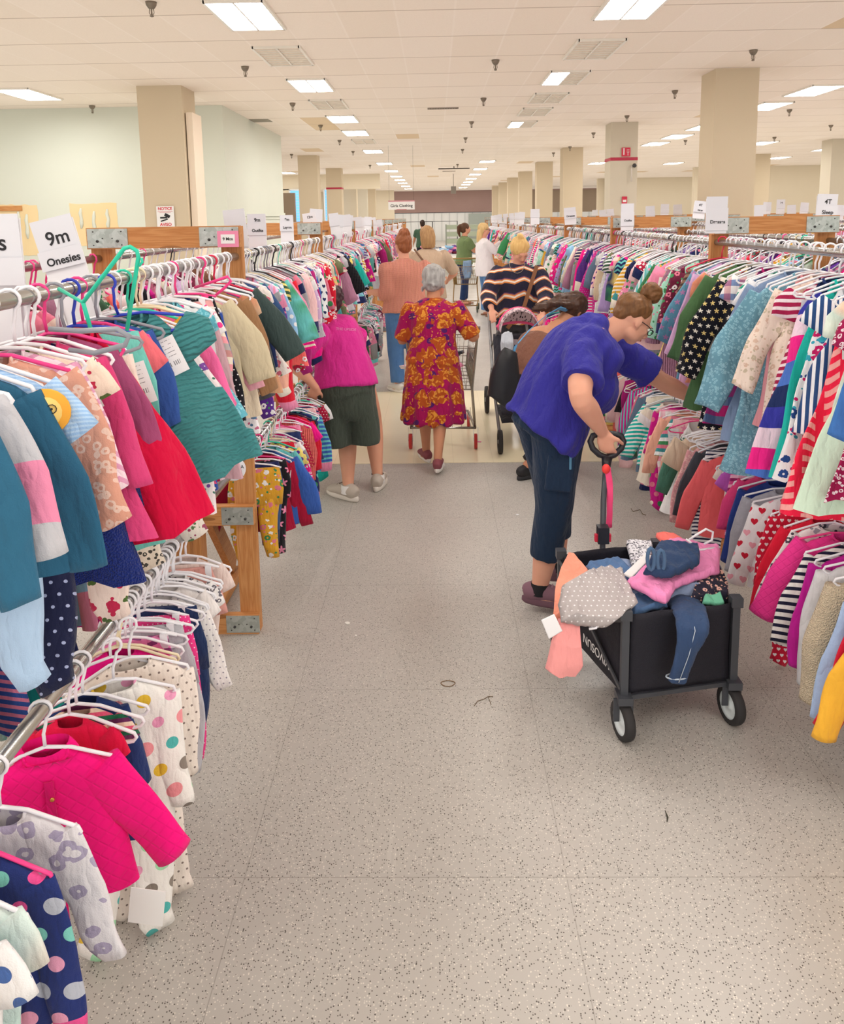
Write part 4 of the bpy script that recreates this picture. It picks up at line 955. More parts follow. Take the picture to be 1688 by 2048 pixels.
# --- nearest right rack, upper rod, from the frame (far) to the viewer
wr = 'on nearest right upper rod'; G_UR = 'clothes on the nearest right upper rod'
UR = [
 ('long_sleeve_dress', fab('stripes', '8c6a55', '4d3a33', sc=.9), 'brown striped dress', 4.12, 1.15, -.3),
 ('long_sleeve_dress', fab('stars', '5b8fa6', 'b07aa6', sc=1.4), 'dusty blue star dress', 4.02, 1.25, -.35),
 ('long_sleeve_dress', fab('plain', 'cfa6cc'), 'lilac dress', 3.94, 1.35, -.4),
 ('t_shirt', fab('multistripes', '2e3a7c', 'e8c8d0', '4a8f6a', sc=1.5), 'navy and rose striped tee', 3.88, 1.1, -.35),
 ('dress', fab('plain', 'd08468'), 'terracotta dress', 3.82, 1.35, -.35),
 ('long_sleeve_dress', fab('plain', '4c6e47'), 'olive green dress', 3.73, 1.4, -.4),
 ('long_sleeve_shirt', fab('floral', 'efe6d6', 'c8324a', '3d5f4a', sc=.7), 'cream reindeer print top', 3.65, 1.15, -.45),
 ('long_sleeve_dress', fab('stars', '191a24', 'f0d88c', 'f5efe0', sc=1.9), 'black dress with gold stars', 3.56, 1.5, -.45),
 ('baby_tee', fab('plaid', 'f2f0f0', '3a6fb0', 'c83a4a'), 'white tee with red blue plaid', 3.49, 1.1, -.45),
 ('tank_dress', fab('plaid', 'b5246c', '2f7f9c', '27346f', sc=.7), 'magenta and teal plaid dress', 3.42, 1.55, -.4),
 ('dress', fab('stripes', '1f9a7c', 'e8f0ea', sc=.8), 'green and white striped dress', 3.35, 1.15, -.5),
 ('t_shirt', fab('plain', 'ecebee'), 'white lace trim tee', 3.29, 1.15, -.4),
 ('long_sleeve_dress', fab('plain', '8195b5'), 'slate blue dress with peach patch', 3.21, 1.45, -.45),
 ('long_sleeve_dress', fab('leopard', '6b9aad', '8fbccb', sc=1.4), 'faded blue lace maxi dress', 3.12, 1.65, -.4),
 ('tank_dress', fab('plain', 'd8929a'), 'dusty rose dress', 3.07, 1.35, -.4),
 ('long_sleeve_dress', fab('floral', 'ecd9cb', 'd8b8a4', 'c8b8a0', sc=1.4), 'cream blossom maxi dress', 3.00, 1.3, -.4),
 ('dress', fab('stripes', 'a8234f', 'f0e0e4', sc=.9), 'wine striped dress with cream sleeve', 2.93, 1.2, -.45),
 ('tank_dress', fab('blocks', '4b72c4', 'f0288c', 'ecd0e0', '3a3aa0', '22305f', sc=.75), 'star dress in wide blue pink bands', 2.86, 1.65, -.4),
 ('tank_dress', fab('plain', '22b3a6'), 'turquoise dress', 2.79, 1.6, -.35),
 ('tank_dress', fab('floral', 'f0f0f2', 'd01f6a', '3aa9c0', '274a8c', sc=.8), 'white dress with cherries and teal leaves', 2.72, 1.6, -.4),
 ('dress', fab('vstripes', '294a7c', 'eef0f4'), 'blue and white pinstriped dress', 2.65, 1.2, -.4),
 ('tank_dress', fab('brush', 'ef2448', 'f5a8a4', sc=.8), 'red dress with pink brush strokes', 2.57, 1.75, -.35),
 ('dress', fab('tiedye', 'e3efe0', 'c9dcd0', 'f0c8b0', sc=1.5), 'pale mint watercolour dress', 2.50, 1.3, -.35),
 ('tank_dress', fab('plain', 'd0e6cf'), 'pale green dress', 2.42, 1.6, -.3),
 ('dress', fab('leopard', 'a01c50', 'f0e0e4', sc=1.2), 'burgundy print dress', 2.35, 1.5, -.35),
 ('long_sleeve_dress', fab('plain', '3f6fb0'), 'medium blue dress', 2.24, 1.25, -.3),
 ('dress', fab('plain', 'f0a0b8'), 'light pink dress', 2.19, 1.4, -.3)]
for i, (k, m, d, y, s, yw) in enumerate(UR):
    garment(k, m, URX + .006*math.sin(i*2.1), y, ZU+.01, yw, s, i % 6, 0 if y < 3.9 else 1, 'red' if i == 0 else 'white', d, wr, G_UR, -1, None, i in (11, 16, 21), tilt=.02*math.sin(i*1.7))
for o in [q for q in COL.objects if q.get('label', '').startswith('star dress in wide')]:
    for j, (z, c) in enumerate([(-.36, 'f0288c'), (-.55, 'f6b6cf'), (-.74, 'f0288c'), (-.93, 'f6b6cf')]):
        b = MB(); pts = [V(((.022 if q % 2 == 0 else .010)*math.sin(q*PI/5), 0, (.022 if q % 2 == 0 else .010)*math.cos(q*PI/5))) for q in range(10)]
        b.add(pts + [p + V((0, .012, 0)) for p in pts], [tuple(range(10))] + [(q, (q+1) % 10, 10+(q+1) % 10, 10+q) for q in range(10)], False); b.build('star', fab('plain', c), o, (-.05, -.045, z*.62-.05))
# --- nearest right rack, lower rod
wq = 'on nearest right lower rod'; G_LR = 'clothes on the nearest right lower rod'; ZR = .80
LR = [
 ('t_shirt', fab('plain', 'e3cbb0'), 'beige short sleeve tee', 4.10, 1.75, -.25),
 ('long_sleeve_shirt', fab('plain', '4d7f6c'), 'sage green top', 4.16, 1.3, -.2),
 ('long_sleeve_shirt', fab('plain', '45464e'), 'charcoal top', 3.90, 1.3, -.3),
 ('long_sleeve_shirt', fab('leopard', 'd8989c', 'e8b8b4'), 'dusty pink print top', 3.98, 1.5, -.3),
 ('pants', fab('stripes', 'f0f0f2', '232a4c', sc=1.3), 'navy and white striped pants', 3.82, 1.5, -.3),
 ('long_sleeve_shirt', fab('plain', 'f0686c'), 'coral knit top', 3.74, 1.45, -.4),
 ('t_shirt', fab('plain', 'f0e6d8'), 'cream lace tee', 3.66, 1.0, -.3),
 ('t_shirt', fab('plain', 'c060c0'), 'orchid tee', 3.58, 1.1, -.4),
 ('leggings', fab('multistripes', 'e05a9c', '9c2c6c', 'f0b8d0', sc=2), 'pink and plum striped leggings', 3.5, 1.3, -.3),
 ('jacket', fab('plain', 'e2447e'), 'raspberry jacket', 3.42, 1.0, -.3),
 ('sweatshirt', fab('plain', '2b3f86'), 'royal navy sweatshirt', 3.33, 1.35, -.5),
 ('sweatshirt', fab('plain', 'a7a5ae'), 'heather grey sweatshirt', 3.22, 1.4, -.5),
 ('long_sleeve_shirt', fab('hearts', 'f3eef0', 'd0223c', 'f0a8b8', sc=.8), 'white top with red hearts', 3.13, 1.4, -.45),
 ('sleeper', fab('hearts', 'd01c3c', 'f5ecec', sc=1.6), 'red pajamas with small white hearts', 3.04, 1.25, -.25),
 ('long_sleeve_shirt', fab('plain', 'e0203c'), 'tomato red top', 2.90, 1.3, -.4),
 ('long_sleeve_dress', fab('floral', 'f3efec', '4a4a54', '9a9aa4'), 'white dress with grey blossoms', 2.84, 1.2, -.4),
 ('jacket', fab('quilt', 'f03c94'), 'bright pink quilted jacket', 2.74, 1.35, -.45),
 ('long_sleeve_shirt', fab('stripes', 'f2efe9', '22223a', sc=.9), 'cream and black striped top with flowers', 2.66, 1.4, -.35),
 ('sweatshirt', fab('plain', 'bc1f90'), 'violet pink sweatshirt', 2.60, 1.5, -.3),
 ('sherpa_jacket', fab('plain', 'd5d3d6'), 'pale grey hooded jacket', 2.53, 1.45, -.3),
 ('sherpa_jacket', fab('sherpa', 'e0cdb0'), 'cream sherpa fleece jacket', 2.44, 1.45, -.3),
 ('sweatshirt', fab('plain', 'a8c0e4'), 'powder blue sweatshirt', 2.34, 1.6, -.2),
 ('long_sleeve_shirt', fab('plain', 'd4203c'), 'ruby red top', 2.27, 1.6, -.2),
 ('long_sleeve_shirt', fab('plain', 'efb23a'), 'sunflower yellow top', 2.20, 1.6, -.2)]
for i, (k, m, d, y, s, yw) in enumerate(LR):
    garment(k, m, URX + .006*math.sin(i*2.1), y, ZR if s < 1.62 else ZR+.02, yw, s*.86, i % 6, 0 if y < 3.6 else 1, 'pink' if i == 16 else 'white', d, wq, G_LR, -1, None, i in (9, 13, 20), tilt=.03*math.sin(i*1.7))
for o in [q for q in COL.objects if q.get('label', '').startswith('slate blue dress')]:
    b = MB().lathe([(.001, -.004), (.05, -.003), (.05, .01)], (0, 0, 0), 'y', 18); b.build('elbow_patch', fab('plain', 'f0bfa4'), o, (-.19, -.022, -.42), (0, .2, 0))
for i in range(9):
    h = put('hanger', HM['w0'], HCOL['white'], None, (URX-.01*(i % 3), 4.05 - i*.024, ZR+.03), (0, .08*math.sin(i*3), -.9-.25*math.sin(i*5))); tag(h, 'white empty hanger bunched at the far end of nearest right lower rod, %s from the frame' % ords[i], 'hanger', 'plastic clothes hangers')
# --- all the other rods
gi = 0
for i in range(1, 6):
    fillrod(ULX, ZU, LY[i]+.07, LY[i+1]-.05, 'on %s left upper rod' % ords[i], 'clothes on the %s left rack' % ords[i], 100+i, step=[0, .05, .055, .06, .075, .085][i], side=1, solo=i == 1)
for i in range(1, 4):
    fillrod(LLX, ZL, LY[i]+.12, LY[i+1]-.15, 'on %s left lower rod' % ords[i], 'clothes on the %s left rack' % ords[i], 200+i, step=[0, .06, .08, .11][i], kinds=LOWK + BABYK[:12], side=1, solo=i == 1)
for i in range(1, 6):
    fillrod(URX, ZU, RY[i]+.07, RY[i+1]-.05, 'on %s right upper rod' % ords[i], 'clothes on the %s right rack' % ords[i], 300+i, step=[0, .062, .065, .07, .08, .09][i], kinds=KIDK, s=(1.05, 1.35), side=-1, solo=i == 1)
for i in range(1, 4):
    fillrod(URX, ZR, RY[i]+.12, RY[i+1]-.15, 'on %s right lower rod' % ords[i], 'clothes on the %s right rack' % ords[i], 400+i, step=[0, .075, .09, .12][i], kinds=LOWK + KIDK[:12], s=(1.0, 1.25), side=-1, solo=i == 1)
fillrod(LX0+.03, ZU, 2.0, 3.38, 'on nearest left back rod', 'clothes on the back of the nearest left rack', 501, step=.075, side=-1, lodf=1, hcs=[6, 1, 1, 22, 2, 0, 0])
fillrod(LX0+.03, ZU, 3.5, 5.8, 'on second left back rod', 'clothes on the back of the second left rack', 502, step=.10, side=-1, lodf=2)
fillrod(LX0+.03, ZL, 1.6, 3.38, 'on nearest left lower back rod', 'clothes on the back of the nearest left rack', 506, step=.10, side=-1, lodf=2, kinds=BABYK)
fillrod(RX1-.03, ZU, 2.6, 4.15, 'on nearest right back rod', 'clothes on the back of the nearest right rack', 503, step=.07, side=1, lodf=2, kinds=KIDK)
fillrod(RX1-.03, ZU, 4.3, 6.5, 'on second right back rod', 'clothes on the back of the second right rack', 504, step=.08, side=1, lodf=2, kinds=KIDK)
fillrod(RX1-.03, ZU, 6.7, 8.9, 'on third right back rod', 'clothes on the back of the third right rack', 505, step=.12, side=1, lodf=2, kinds=KIDK)
def stuffrow(xs, y0, y1, seed, label, step=.09, s=1.0, z=ZU, side=1, kinds=BABYK):
    """clothes too far and too many to single out: one object"""
    r = random.Random(seed); mats = []; b = MB(); pool = [rfab(r)[0] for _ in range(26)] + [HCOL['white']]
    lib = [garment_mesh(k, s, j, 2) for j, k in enumerate(['long_sleeve_shirt', 'dress', 'sleeper', 'tiered_dress', 'sweatshirt', 'tank_dress'])]
    hm = HM[1]; hv = [v.co.copy() for v in hm.vertices]; hf = [list(p.vertices) for p in hm.polygons]
    for x in xs:
        y = y0
        while y < y1:
            M = Matrix.Translation((x, y, z)) @ Matrix.Rotation(side*r.gauss(.3, .15), 4, 'Z'); g = r.choice(lib)
            b.cur = r.randrange(26); b.add([M @ V(v) for v in g.v], g.f)
            b.cur = 26; b.add([M @ v for v in hv], hf)
            y += step*r.uniform(.8, 1.3)
    o = b.build('hanging_clothes', pool); o['kind'] = 'stuff'; tag(o, label, 'clothes', kind='stuff')
stuffrow([ULX], LY[6]+.1, LY[8], 61, 'mass of small clothes far along the left row of racks')
stuffrow([URX], RY[6]+.1, RY[8], 62, 'mass of clothes far along the right row of racks', side=-1)
stuffrow([3.43, 4.0], 6.1, 18, 63, 'mass of clothes on the second row of racks right', step=.12, s=1.1)
stuffrow([5.93, 6.5], 7.7, 19.5, 64, 'mass of clothes on the third row of racks right', step=.14, s=1.1)

b = MB(); hk = list(HCOL)
for me, hc, M in REST:
    b.cur = hk.index(hc); b.add([M @ v.co for v in me.vertices], [list(p.vertices) for p in me.polygons])
o = b.build('hanger', [HCOL[k] for k in hk]); tag(o, 'the many plastic hangers on the farther racks', 'hanger', kind='stuff')
# ------------------------------------------------------------------ people
def loft(b, C, AB, side, n=24, cap=True, sub=4):
    """smooth tube with oval rings; a runs along side, b across it"""
    C = [V(c) for c in C]; m = len(C)
    def cr(p, i, t):
        p0, p1, p2, p3 = p[max(i-1, 0)], p[i], p[min(i+1, m-1)], p[min(i+2, m-1)]
        return .5*((2*p1) + (p2-p0)*t + (2*p0-5*p1+4*p2-p3)*t*t + (3*p1-p0-3*p2+p3)*t**3)
    AB2 = [V((a, c, 0)) for a, c in AB]; PP = []; RR = []
    for i in range(m-1):
        for j in range(sub): PP.append(cr(C, i, j/sub)); RR.append(cr(AB2, i, j/sub))
    PP.append(C[-1]); RR.append(AB2[-1]); rg = []
    for i, p in enumerate(PP):
        d = (PP[min(i+1, len(PP)-1)] - PP[max(i-1, 0)]).normalized(); s = V(side[i] if isinstance(side, list) else side); s = (s - d*s.dot(d)).normalized(); u = d.cross(s)
        rg.append([p + s*RR[i].x*math.cos(2*PI*k/n) + u*RR[i].y*math.sin(2*PI*k/n) for k in range(n)])
    b.rings(rg, cap, cap)
def ik(a, c, l1, l2, hint):
    a, c = V(a), V(c); d = c - a; L = d.length
    if L > (l1+l2)*.998: c = a + d.normalized()*(l1+l2)*.998; d = c-a; L = d.length
    x = (l1*l1 - l2*l2 + L*L)/(2*L); h = math.sqrt(max(0, l1*l1 - x*x)); n = V(hint) - d*(V(hint).dot(d)/L/L); n.normalize()
    return a + d*(x/L) + n*h, c
def hand(b, w, d, pn, th, s=1.0, curl=(.25, .35, .3), spread=.1, thumb=.5):
    """w wrist, d pointing direction, pn palm normal (fingers curl toward it), th unit vector toward the thumb side"""
    d = V(d).normalized(); pn = V(pn); pn = (pn - d*pn.dot(d)).normalized(); sd = d.cross(pn).normalized()
    if sd.dot(V(th)) < 0: sd = -sd
    R = Matrix((sd, d, pn)).transposed(); w = V(w)
    b.ball(w + d*.045*s, (.040*s, .055*s, .015*s), R); b.ball(w + d*.025*s + sd*.022*s + pn*.006*s, (.018*s, .03*s, .015*s), R); b.ball(w + d*.07*s, (.041*s, .022*s, .013*s), R)
    ax = sd
    for i, (o, L) in enumerate([(.029, .070), (.010, .079), (-.010, .073), (-.028, .057)]):
        p = w + d*(.082 - (.004 if i == 0 else .012 if i == 3 else 0))*s + sd*o*s; a = 0; pts = [p - d*.02*s, p]; dd = (d + sd*o*spread*20).normalized()
        for k, f in enumerate((.42, .32, .26)):
            a += curl[k]*(1 + .12*(i-1)); v = dd*math.cos(a) + pn*math.sin(a); p = p + v*L*f*s; pts.append(p)
        b.tube(pts, [.0085*s, .0092*s, .0085*s, .0078*s, .0062*s], 8); b.ball(pts[-1], .0064*s, n=8, m=5)
    p = w + d*.02*s + sd*.03*s; v1 = (d*.62 + sd*.75 + pn*.3).normalized(); v2 = (d*.9 + sd*.15 + pn*thumb).normalized()
    b.tube([p - sd*.012*s, p, p + v1*.035*s, p + v1*.035*s + v2*.03*s, p + v1*.035*s + v2*.052*s], [.013*s, .013*s, .0105*s, .0095*s, .0075*s], 8)
def headshape(b, c, fwd, up, s=1.0, full=1.0):
    f = V(fwd).normalized(); u = V(up); u = (u - f*u.dot(f)).normalized(); r = f.cross(u); R = Matrix((r, f, u)).transposed(); c = V(c)
    def B(p, q): b.ball(c + R @ (V(p)*s), tuple(k*s for k in q), R)
    B((0, -.012, .022), (.073, .094, .086)); B((0, .030, -.022), (.060*full, .062, .078)); B((0, .052, -.078), (.032*full, .032, .026))
    for q in (-1, 1):
        B((q*.034*full, .018, -.062), (.032, .05, .032)); B((q*.034, .060, -.018), (.024*full, .024, .022)); B((q*.075, -.006, -.010), (.008, .019, .030)); B((q*.071, .002, -.028), (.006, .009, .011))
    B((0, .083, .024), (.044, .013, .010)); b.tube([c + R @ (V(p)*s) for p in [(0, .086, .016), (0, .098, -.004), (0, .112, -.024)]], [.007*s, .009*s, .012*s], 8)
    B((0, .106, -.029), (.016, .011, .009)); B((0, .091, -.050), (.019, .010, .006)); B((0, .089, -.059), (.018, .010, .007)); B((0, .082, -.045), (.03, .012, .014))
    return R
SKIN = {}
def skin(c, c2=None):
    if c in SKIN: return SKIN[c]
    N = NT('skin'); n = N.noise(14, None, 3); col = N.mix(N.M('MULTIPLY', n, .7), lin(c), lin(c2 or c)); N.bump(N.noise(260, None, 2), .1, .002)
    N.b.inputs['Subsurface Weight'].default_value = .12; N.b.inputs['Subsurface Radius'].default_value = (.02, .008, .004); N.b.inputs['Subsurface Scale'].default_value = .3
    SKIN[c] = N.fin(col, .5, 0, .35); return SKIN[c]
def hairmat(a, b_, sc=1, rot=(0, 0, 0)):
    N = NT('hair'); v = N.map((60*sc, 60*sc, 9*sc), rot); n = N.noise(1.0, v, 4); N.bump(n, .6, .006)
    return N.fin(N.mix(n, lin(a), lin(b_)), .5, 0, .4)
def folds(amp, dirv=(0, 0, 1), k=9, seed=0):
    dv = V(dirv).normalized()
    def f(p, n):
        q = p - dv*p.dot(dv)*.72
        return amp*noise.noise(q*k + V((seed, 0, 0))) + amp*.45*noise.noise(q*k*2.3 + V((0, seed, 3)))
    return f
class Fig:
    def __init__(s, H, hip, tdir, fwd, side, w=1.0, hfwd=None, hup=None, name='person'):
        s.H = H; s.k = H/1.68; s.w = w; s.hip = V(hip); s.t = V(tdir).normalized(); s.side = V(side).normalized()   # side points to the figure's right
        s.fwd = V(fwd).normalized(); s.body = MB(); s.parts = []; s.name = name
        s.neck = s.hip + s.t*.30*H
        s.hf = V(hfwd or fwd).normalized(); s.hu = V(hup or (0, 0, 1))
    def torso(s, bend=(0, 0, 0), head_off=None, headk=1.0, full=1.0):
        H, w, k = s.H, s.w, s.k; t = s.t; B = V(bend); a = s.hip; s.B = B
        s.mid = a + t*.11*H + B; s.chest = a + t*.205*H + B*.8
        s.P = [a - t*.06*H, a + t*.0*H, s.mid, s.chest, a + t*.265*H + B*.3, s.neck]
        s.R = [(.13*k*w, .10*k*w), (.168*k*w, .125*k*w), (.14*k*w, .108*k*w), (.158*k*w, .118*k*w), (.165*k*(w*.5+.5), .085*k*w), (.06*k, .058*k)]
        loft(s.body, s.P, s.R, s.side)
        s.head = s.neck + (V(head_off) if head_off else (t*.05 + s.hu.normalized()*.05 + s.hf*.015)*H/1.0)
        loft(s.body, [s.neck - t*.03, (s.neck + s.head)/2, s.head - s.hu.normalized()*.02*k - s.hf*.01], [(.062*k, .062*k), (.054*k, .056*k), (.056*k, .06*k)], s.side)
        s.HR = headshape(s.body, s.head, s.hf, s.hu, k*headk, full); s.hs = k*headk
        s.sh = [s.neck - t*.032*H + s.side*q*.105*H*(w*.4+.6) for q in (1, -1)]   # right, left
    def arm(s, i, wrist, hint, sh=None, hd=None, pn=None, th=None, ra=1.0, **hk):
        H, k = s.H, s.k; a = V(sh) if sh else s.sh[i]; wr = V(wrist); el, wr = ik(a, wr, .172*H, .150*H, hint)
        r = ra*(s.w*.6+.4)
        loft(s.body, [a, a.lerp(el, .5), el, el.lerp(wr, .35), wr, wr + (wr-el).normalized()*.015], [(.052*k*r, .052*k*r), (.049*k*r, .049*k*r), (.040*k*r, .040*k*r), (.041*k*r, .039*k*r), (.026*k, .023*k), (.026*k, .02*k)], s.fwd)
        d = V(hd) if hd else (wr - el); pnv = V(pn) if pn else s.side*(-1 if i == 0 else 1)
        hand(s.body, wr, d, pnv, th or s.fwd, k, **hk)
        if not hasattr(s, 'A'): s.A = {}
        s.A[i] = (a, el, wr, r); return el, wr
    def leg(s, i, foot, hint=None, toe=None, rl=1.0):
        H, k = s.H, s.k; a = s.hip + s.side*(1 if i == 0 else -1)*.052*H*s.w**.5; f = V(foot); an = f + V((0, 0, .055*H*.9))
        kn, an2 = ik(a, an, .245*H, .245*H, hint or s.fwd); r = rl*(s.w*.7+.3)
        loft(s.body, [a, a.lerp(kn, .5), kn, kn.lerp(an2, .35), kn.lerp(an2, .75), an2], [(.09*k*r, .095*k*r), (.078*k*r, .082*k*r), (.058*k*r, .06*k*r), (.056*k*r, .06*k*r), (.040*k*r, .042*k*r), (.036*k, .04*k)], s.side)
        td = V(toe) if toe else V((s.fwd.x, s.fwd.y, 0)); td.normalize()
        s.body.ball(an2 + td*.05*k - V((0, 0, .05*k)), (.038*k, .10*k, .026*k), Matrix((V((td.y, -td.x, 0)), td, V((0, 0, 1)))).transposed())
        if not hasattr(s, 'L'): s.L = {}
        s.L[i] = (a, kn, an2, r, td); return kn, an2
    def sleeve(s, b, i, frac, ease=.014, flare=0, loose=1.0):
        a, el, wr, r = s.A[i]; k = s.k; pts = [a - (el-a)*.1]; rr = [.056*k*r]
        n = 8
        for j in range(1, n+1):
            f = frac*j/n
            p = a.lerp(el, min(f, 1)) if f <= 1 else el.lerp(wr, f-1)
            rad = (.052-.012*min(f, 1) - .012*max(0, f-1))*k*r
            pts.append(p); rr.append(rad*loose + ease + flare*j/n)
        loft(b, pts, [(q, q) for q in rr], s.fwd, sub=2)
    def trouser(s, b, i, frac, ease=.012, flare=0, top=None):
        a, kn, an, r, td = s.L[i]; k = s.k; pts = [a]; rr = [(.094*k*r + ease, .10*k*r + ease)]
        for j in range(1, 9):
            f = frac*j/8
            p = a.lerp(kn, f) if f <= 1 else kn.lerp(an, f-1)
            rad = (.09 - .028*f if f <= 1 else .062 - .016*(f-1)); pts.append(p); rr.append((rad*k*r + ease + flare*j/8,)*2)
        loft(b, pts, rr, s.side, sub=2)
    def hips(s, b, ease=.012, up=.08, low=.06):
        a, t, k, w, H = s.hip, s.t, s.k, s.w, s.H
        loft(b, [a - t*low*H, a, a + t*up*H + s.B*.6], [(.135*k*w+ease, .12*k*w+ease), (.17*k*w+ease, .13*k*w+ease), (.148*k*w+ease, .115*k*w+ease)], s.side)
    def shirt(s, ease=.016, low=.03, fr=(0.6, 0.6), flare=0, sl=.014, slf=0, vox=.009, up=0.012, loose=1.0, bot=None, amp=.006, smooth=6, disp=None, name='top', mat=None, shp=1.0):
        b = MB(); t, k, w, H, a = s.t, s.k, s.w, s.H, s.hip; P = [a - t*low*H] + ([a] if low > .02 else []) + s.P[2:5] + [s.neck + t*up*H]
        R = [((.168*k*w)+ease+flare, .128*k*w+ease+flare)] + ([(.168*k*w+ease+flare*.6, .128*k*w+ease+flare*.6)] if low > .02 else []) + [(.146*k*w+ease+flare*.3, .112*k*w+ease+flare*.3), (.160*k*w+ease, .120*k*w+ease), (.165*k*(w*.5+.5)+ease*.8, .088*k*w+ease*.8), (.066*k, .066*k)]
        loft(b, P, R, s.side)
        for i in (0, 1):
            if fr[i] and i in s.A: s.sleeve(b, i, fr[i], sl, slf, loose)
        if bot: bot(b)
        me = fuse(b, name, vox, smooth, disp or folds(amp, s.t, 10, s.H*7)); s.parts.append((name, me, mat)); return me
    def finish(s, sk, label, vox=.008, smooth=5, cat='person'):
        me = fuse(s.body, 'person', vox, smooth); base = V((s.hip.x, s.hip.y, 0))
        me.transform(Matrix.Translation(-base)); root = put('person', me, sk, None, base)
        for n, m, mt in s.parts:
            m.transform(Matrix.Translation(-base)); put(n, m, mt, root)
        tag(root, label, 'person'); s.root = root; return root
    def add(s, name, mb, mat, vox=None, smooth=4, disp=None):
        s.parts.append((name, fuse(mb, name, vox, smooth, disp) if vox else mb.mesh(name), mat))
    def eyes(s, shut=False):
        f = lambda p: s.head + s.HR @ (V(p)*s.hs)
        for q in (-1, 1):
            if shut:
                b = MB(); b.tube([s.hp((q*(.030+t*.014), .090-abs(t)*.003, -.002-t*t*-.003)) for t in (-1, -.5, 0, .5, 1)], .0016*s.hs, 5); s.add('eyelashes', b, flat('eyebrow', '5a4030', .8)); b = MB(); b.tube([s.hp((q*(.030+t*.016), .092-abs(t)*.004, .022-t*t*.004)) for t in (-1, 0, 1)], .0018*s.hs, 5); s.add('eyebrow', b, flat('light_brow', 'a07850', .8)); continue
            b = MB(); b.ball(f((q*.030, .079, .004)), tuple(v*s.hs for v in (.0135, .010, .007)), s.HR, 10, 7); s.add('eye', b, flat('eye_white', 'e8e4e0', .2))
            b = MB(); b.ball(f((q*.030, .087, .003)), tuple(v*s.hs for v in (.006, .003, .006)), s.HR, 8, 5); s.add('iris', b, flat('eye_iris', '3a2a20', .2))
            b = MB(); b.tube([f((q*(.030+t*.018), .093-abs(t)*.004, .024-t*t*.004)) for t in (-1, -.5, 0, .5, 1)], .0026*s.hs, 5); s.add('eyebrow', b, flat('eyebrow', '5a4030', .8))
        b = MB(); b.tube([f((t*.020, .0995-abs(t)*.008, -.0545)) for t in (-1, -.5, 0, .5, 1)], [.002*s.hs, .0045*s.hs, .005*s.hs, .0045*s.hs, .002*s.hs], 6); s.add('lips', b, flat('lips', 'b5615c', .5))
    def hp(s, p): return s.head + s.HR @ (V(p)*s.hs)
    def haircap(s, b, low=-.02, back=-.05, e=.012, front=.0):
        """cap of hair over the crown, leaving the face free"""
        R, h = s.HR, s.hs
        b.ball(s.hp((0, -.022, .030)), ((.073+e)*h, (.089+e)*h, (.083+e)*h), R, 18, 12)
        b.ball(s.hp((0, -.045, low)), ((.066+e)*h, (.055+e)*h, (.07+e)*h), R, 16, 10)
    def shoe(s, i, mats, style='sneaker', k2=1.0, sock=None):
        a, kn, an, r, td = s.L[i]; k = s.k*k2; z0 = an.z - .05*s.H*1.0; c = V((an.x, an.y, max(0.0, an.z - .0495*s.H))); rt = V((td.y, -td.x, 0)); R = Matrix((rt, td, V((0, 0, 1)))).transposed()
        b = MB(); sole = MB(); n = 26
        def outl(z, g): return [c + td*(.055*k) + R @ V(((.043 + .006*math.cos(t*1.0 - .3))*k*g*math.cos(t) * (1 if math.sin(t) > 0 else .86), .138*k*g*math.sin(t), z)) for t in [2*PI*j/n for j in range(n)]]
        if style == 'sandal':
            sole.rings([outl(.0, 1), outl(.02*k, 1)], True, True); s.parts.append(('sandal', sole.mesh('sandal'), mats[0])); return
        sole.rings([outl(.002, .96), outl(.012*k, 1.03), outl(.030*k, 1.02), outl(.034*k, .97)], True, True)
        loft(b, [c + td*.185*k + V((0, 0, .035*k)), c + td*.14*k + V((0, 0, .045*k)), c + td*.07*k + V((0, 0, .055*k)), c + td*.0*k + V((0, 0, .062*k)), c - td*.05*k + V((0, 0, .058*k)), c - td*.075*k + V((0, 0, .05*k))],
             [(.02*k, .012*k), (.040*k, .026*k), (.042*k, .038*k), (.040*k, .048*k), (.038*k, .045*k), (.024*k, .03*k)], rt)
        b.tube([an + V((0, 0, -.02)), c + V((0, 0, .07*k)) - td*.01*k], [.040*k, .046*k], 12)
        nm = 'shoe'; s.parts.append((nm, fuse(b, nm, .006, 4), mats[0])); s.parts.append(('sole', sole.mesh('sole'), mats[1]))
        la = MB()
        for j in range(4): q = c + td*(.06+.022*j)*k + V((0, 0, (.096-.010*j)*k)); la.tube([q - rt*.02*k, q + V((0, 0, .004)), q + rt*.02*k], .0028*k, 5)
        s.parts.append(('laces', la.mesh('laces'), mats[2] if len(mats) > 2 else mats[0]))
        if sock:
            sm = MB(); sm.tube([an + V((0, 0, -.03)), an + V((0, 0, .018)), an + V((0, 0, .026))], [.046*k, .044*k, .041*k], 14, False); s.parts.append(('sock', sm.mesh('sock'), sock))
FAIR = skin('e0a88e', 'd0927a'); FAIR2 = skin('dba184', 'cf8f74'); MED = skin('c98f6e', 'bb8062')
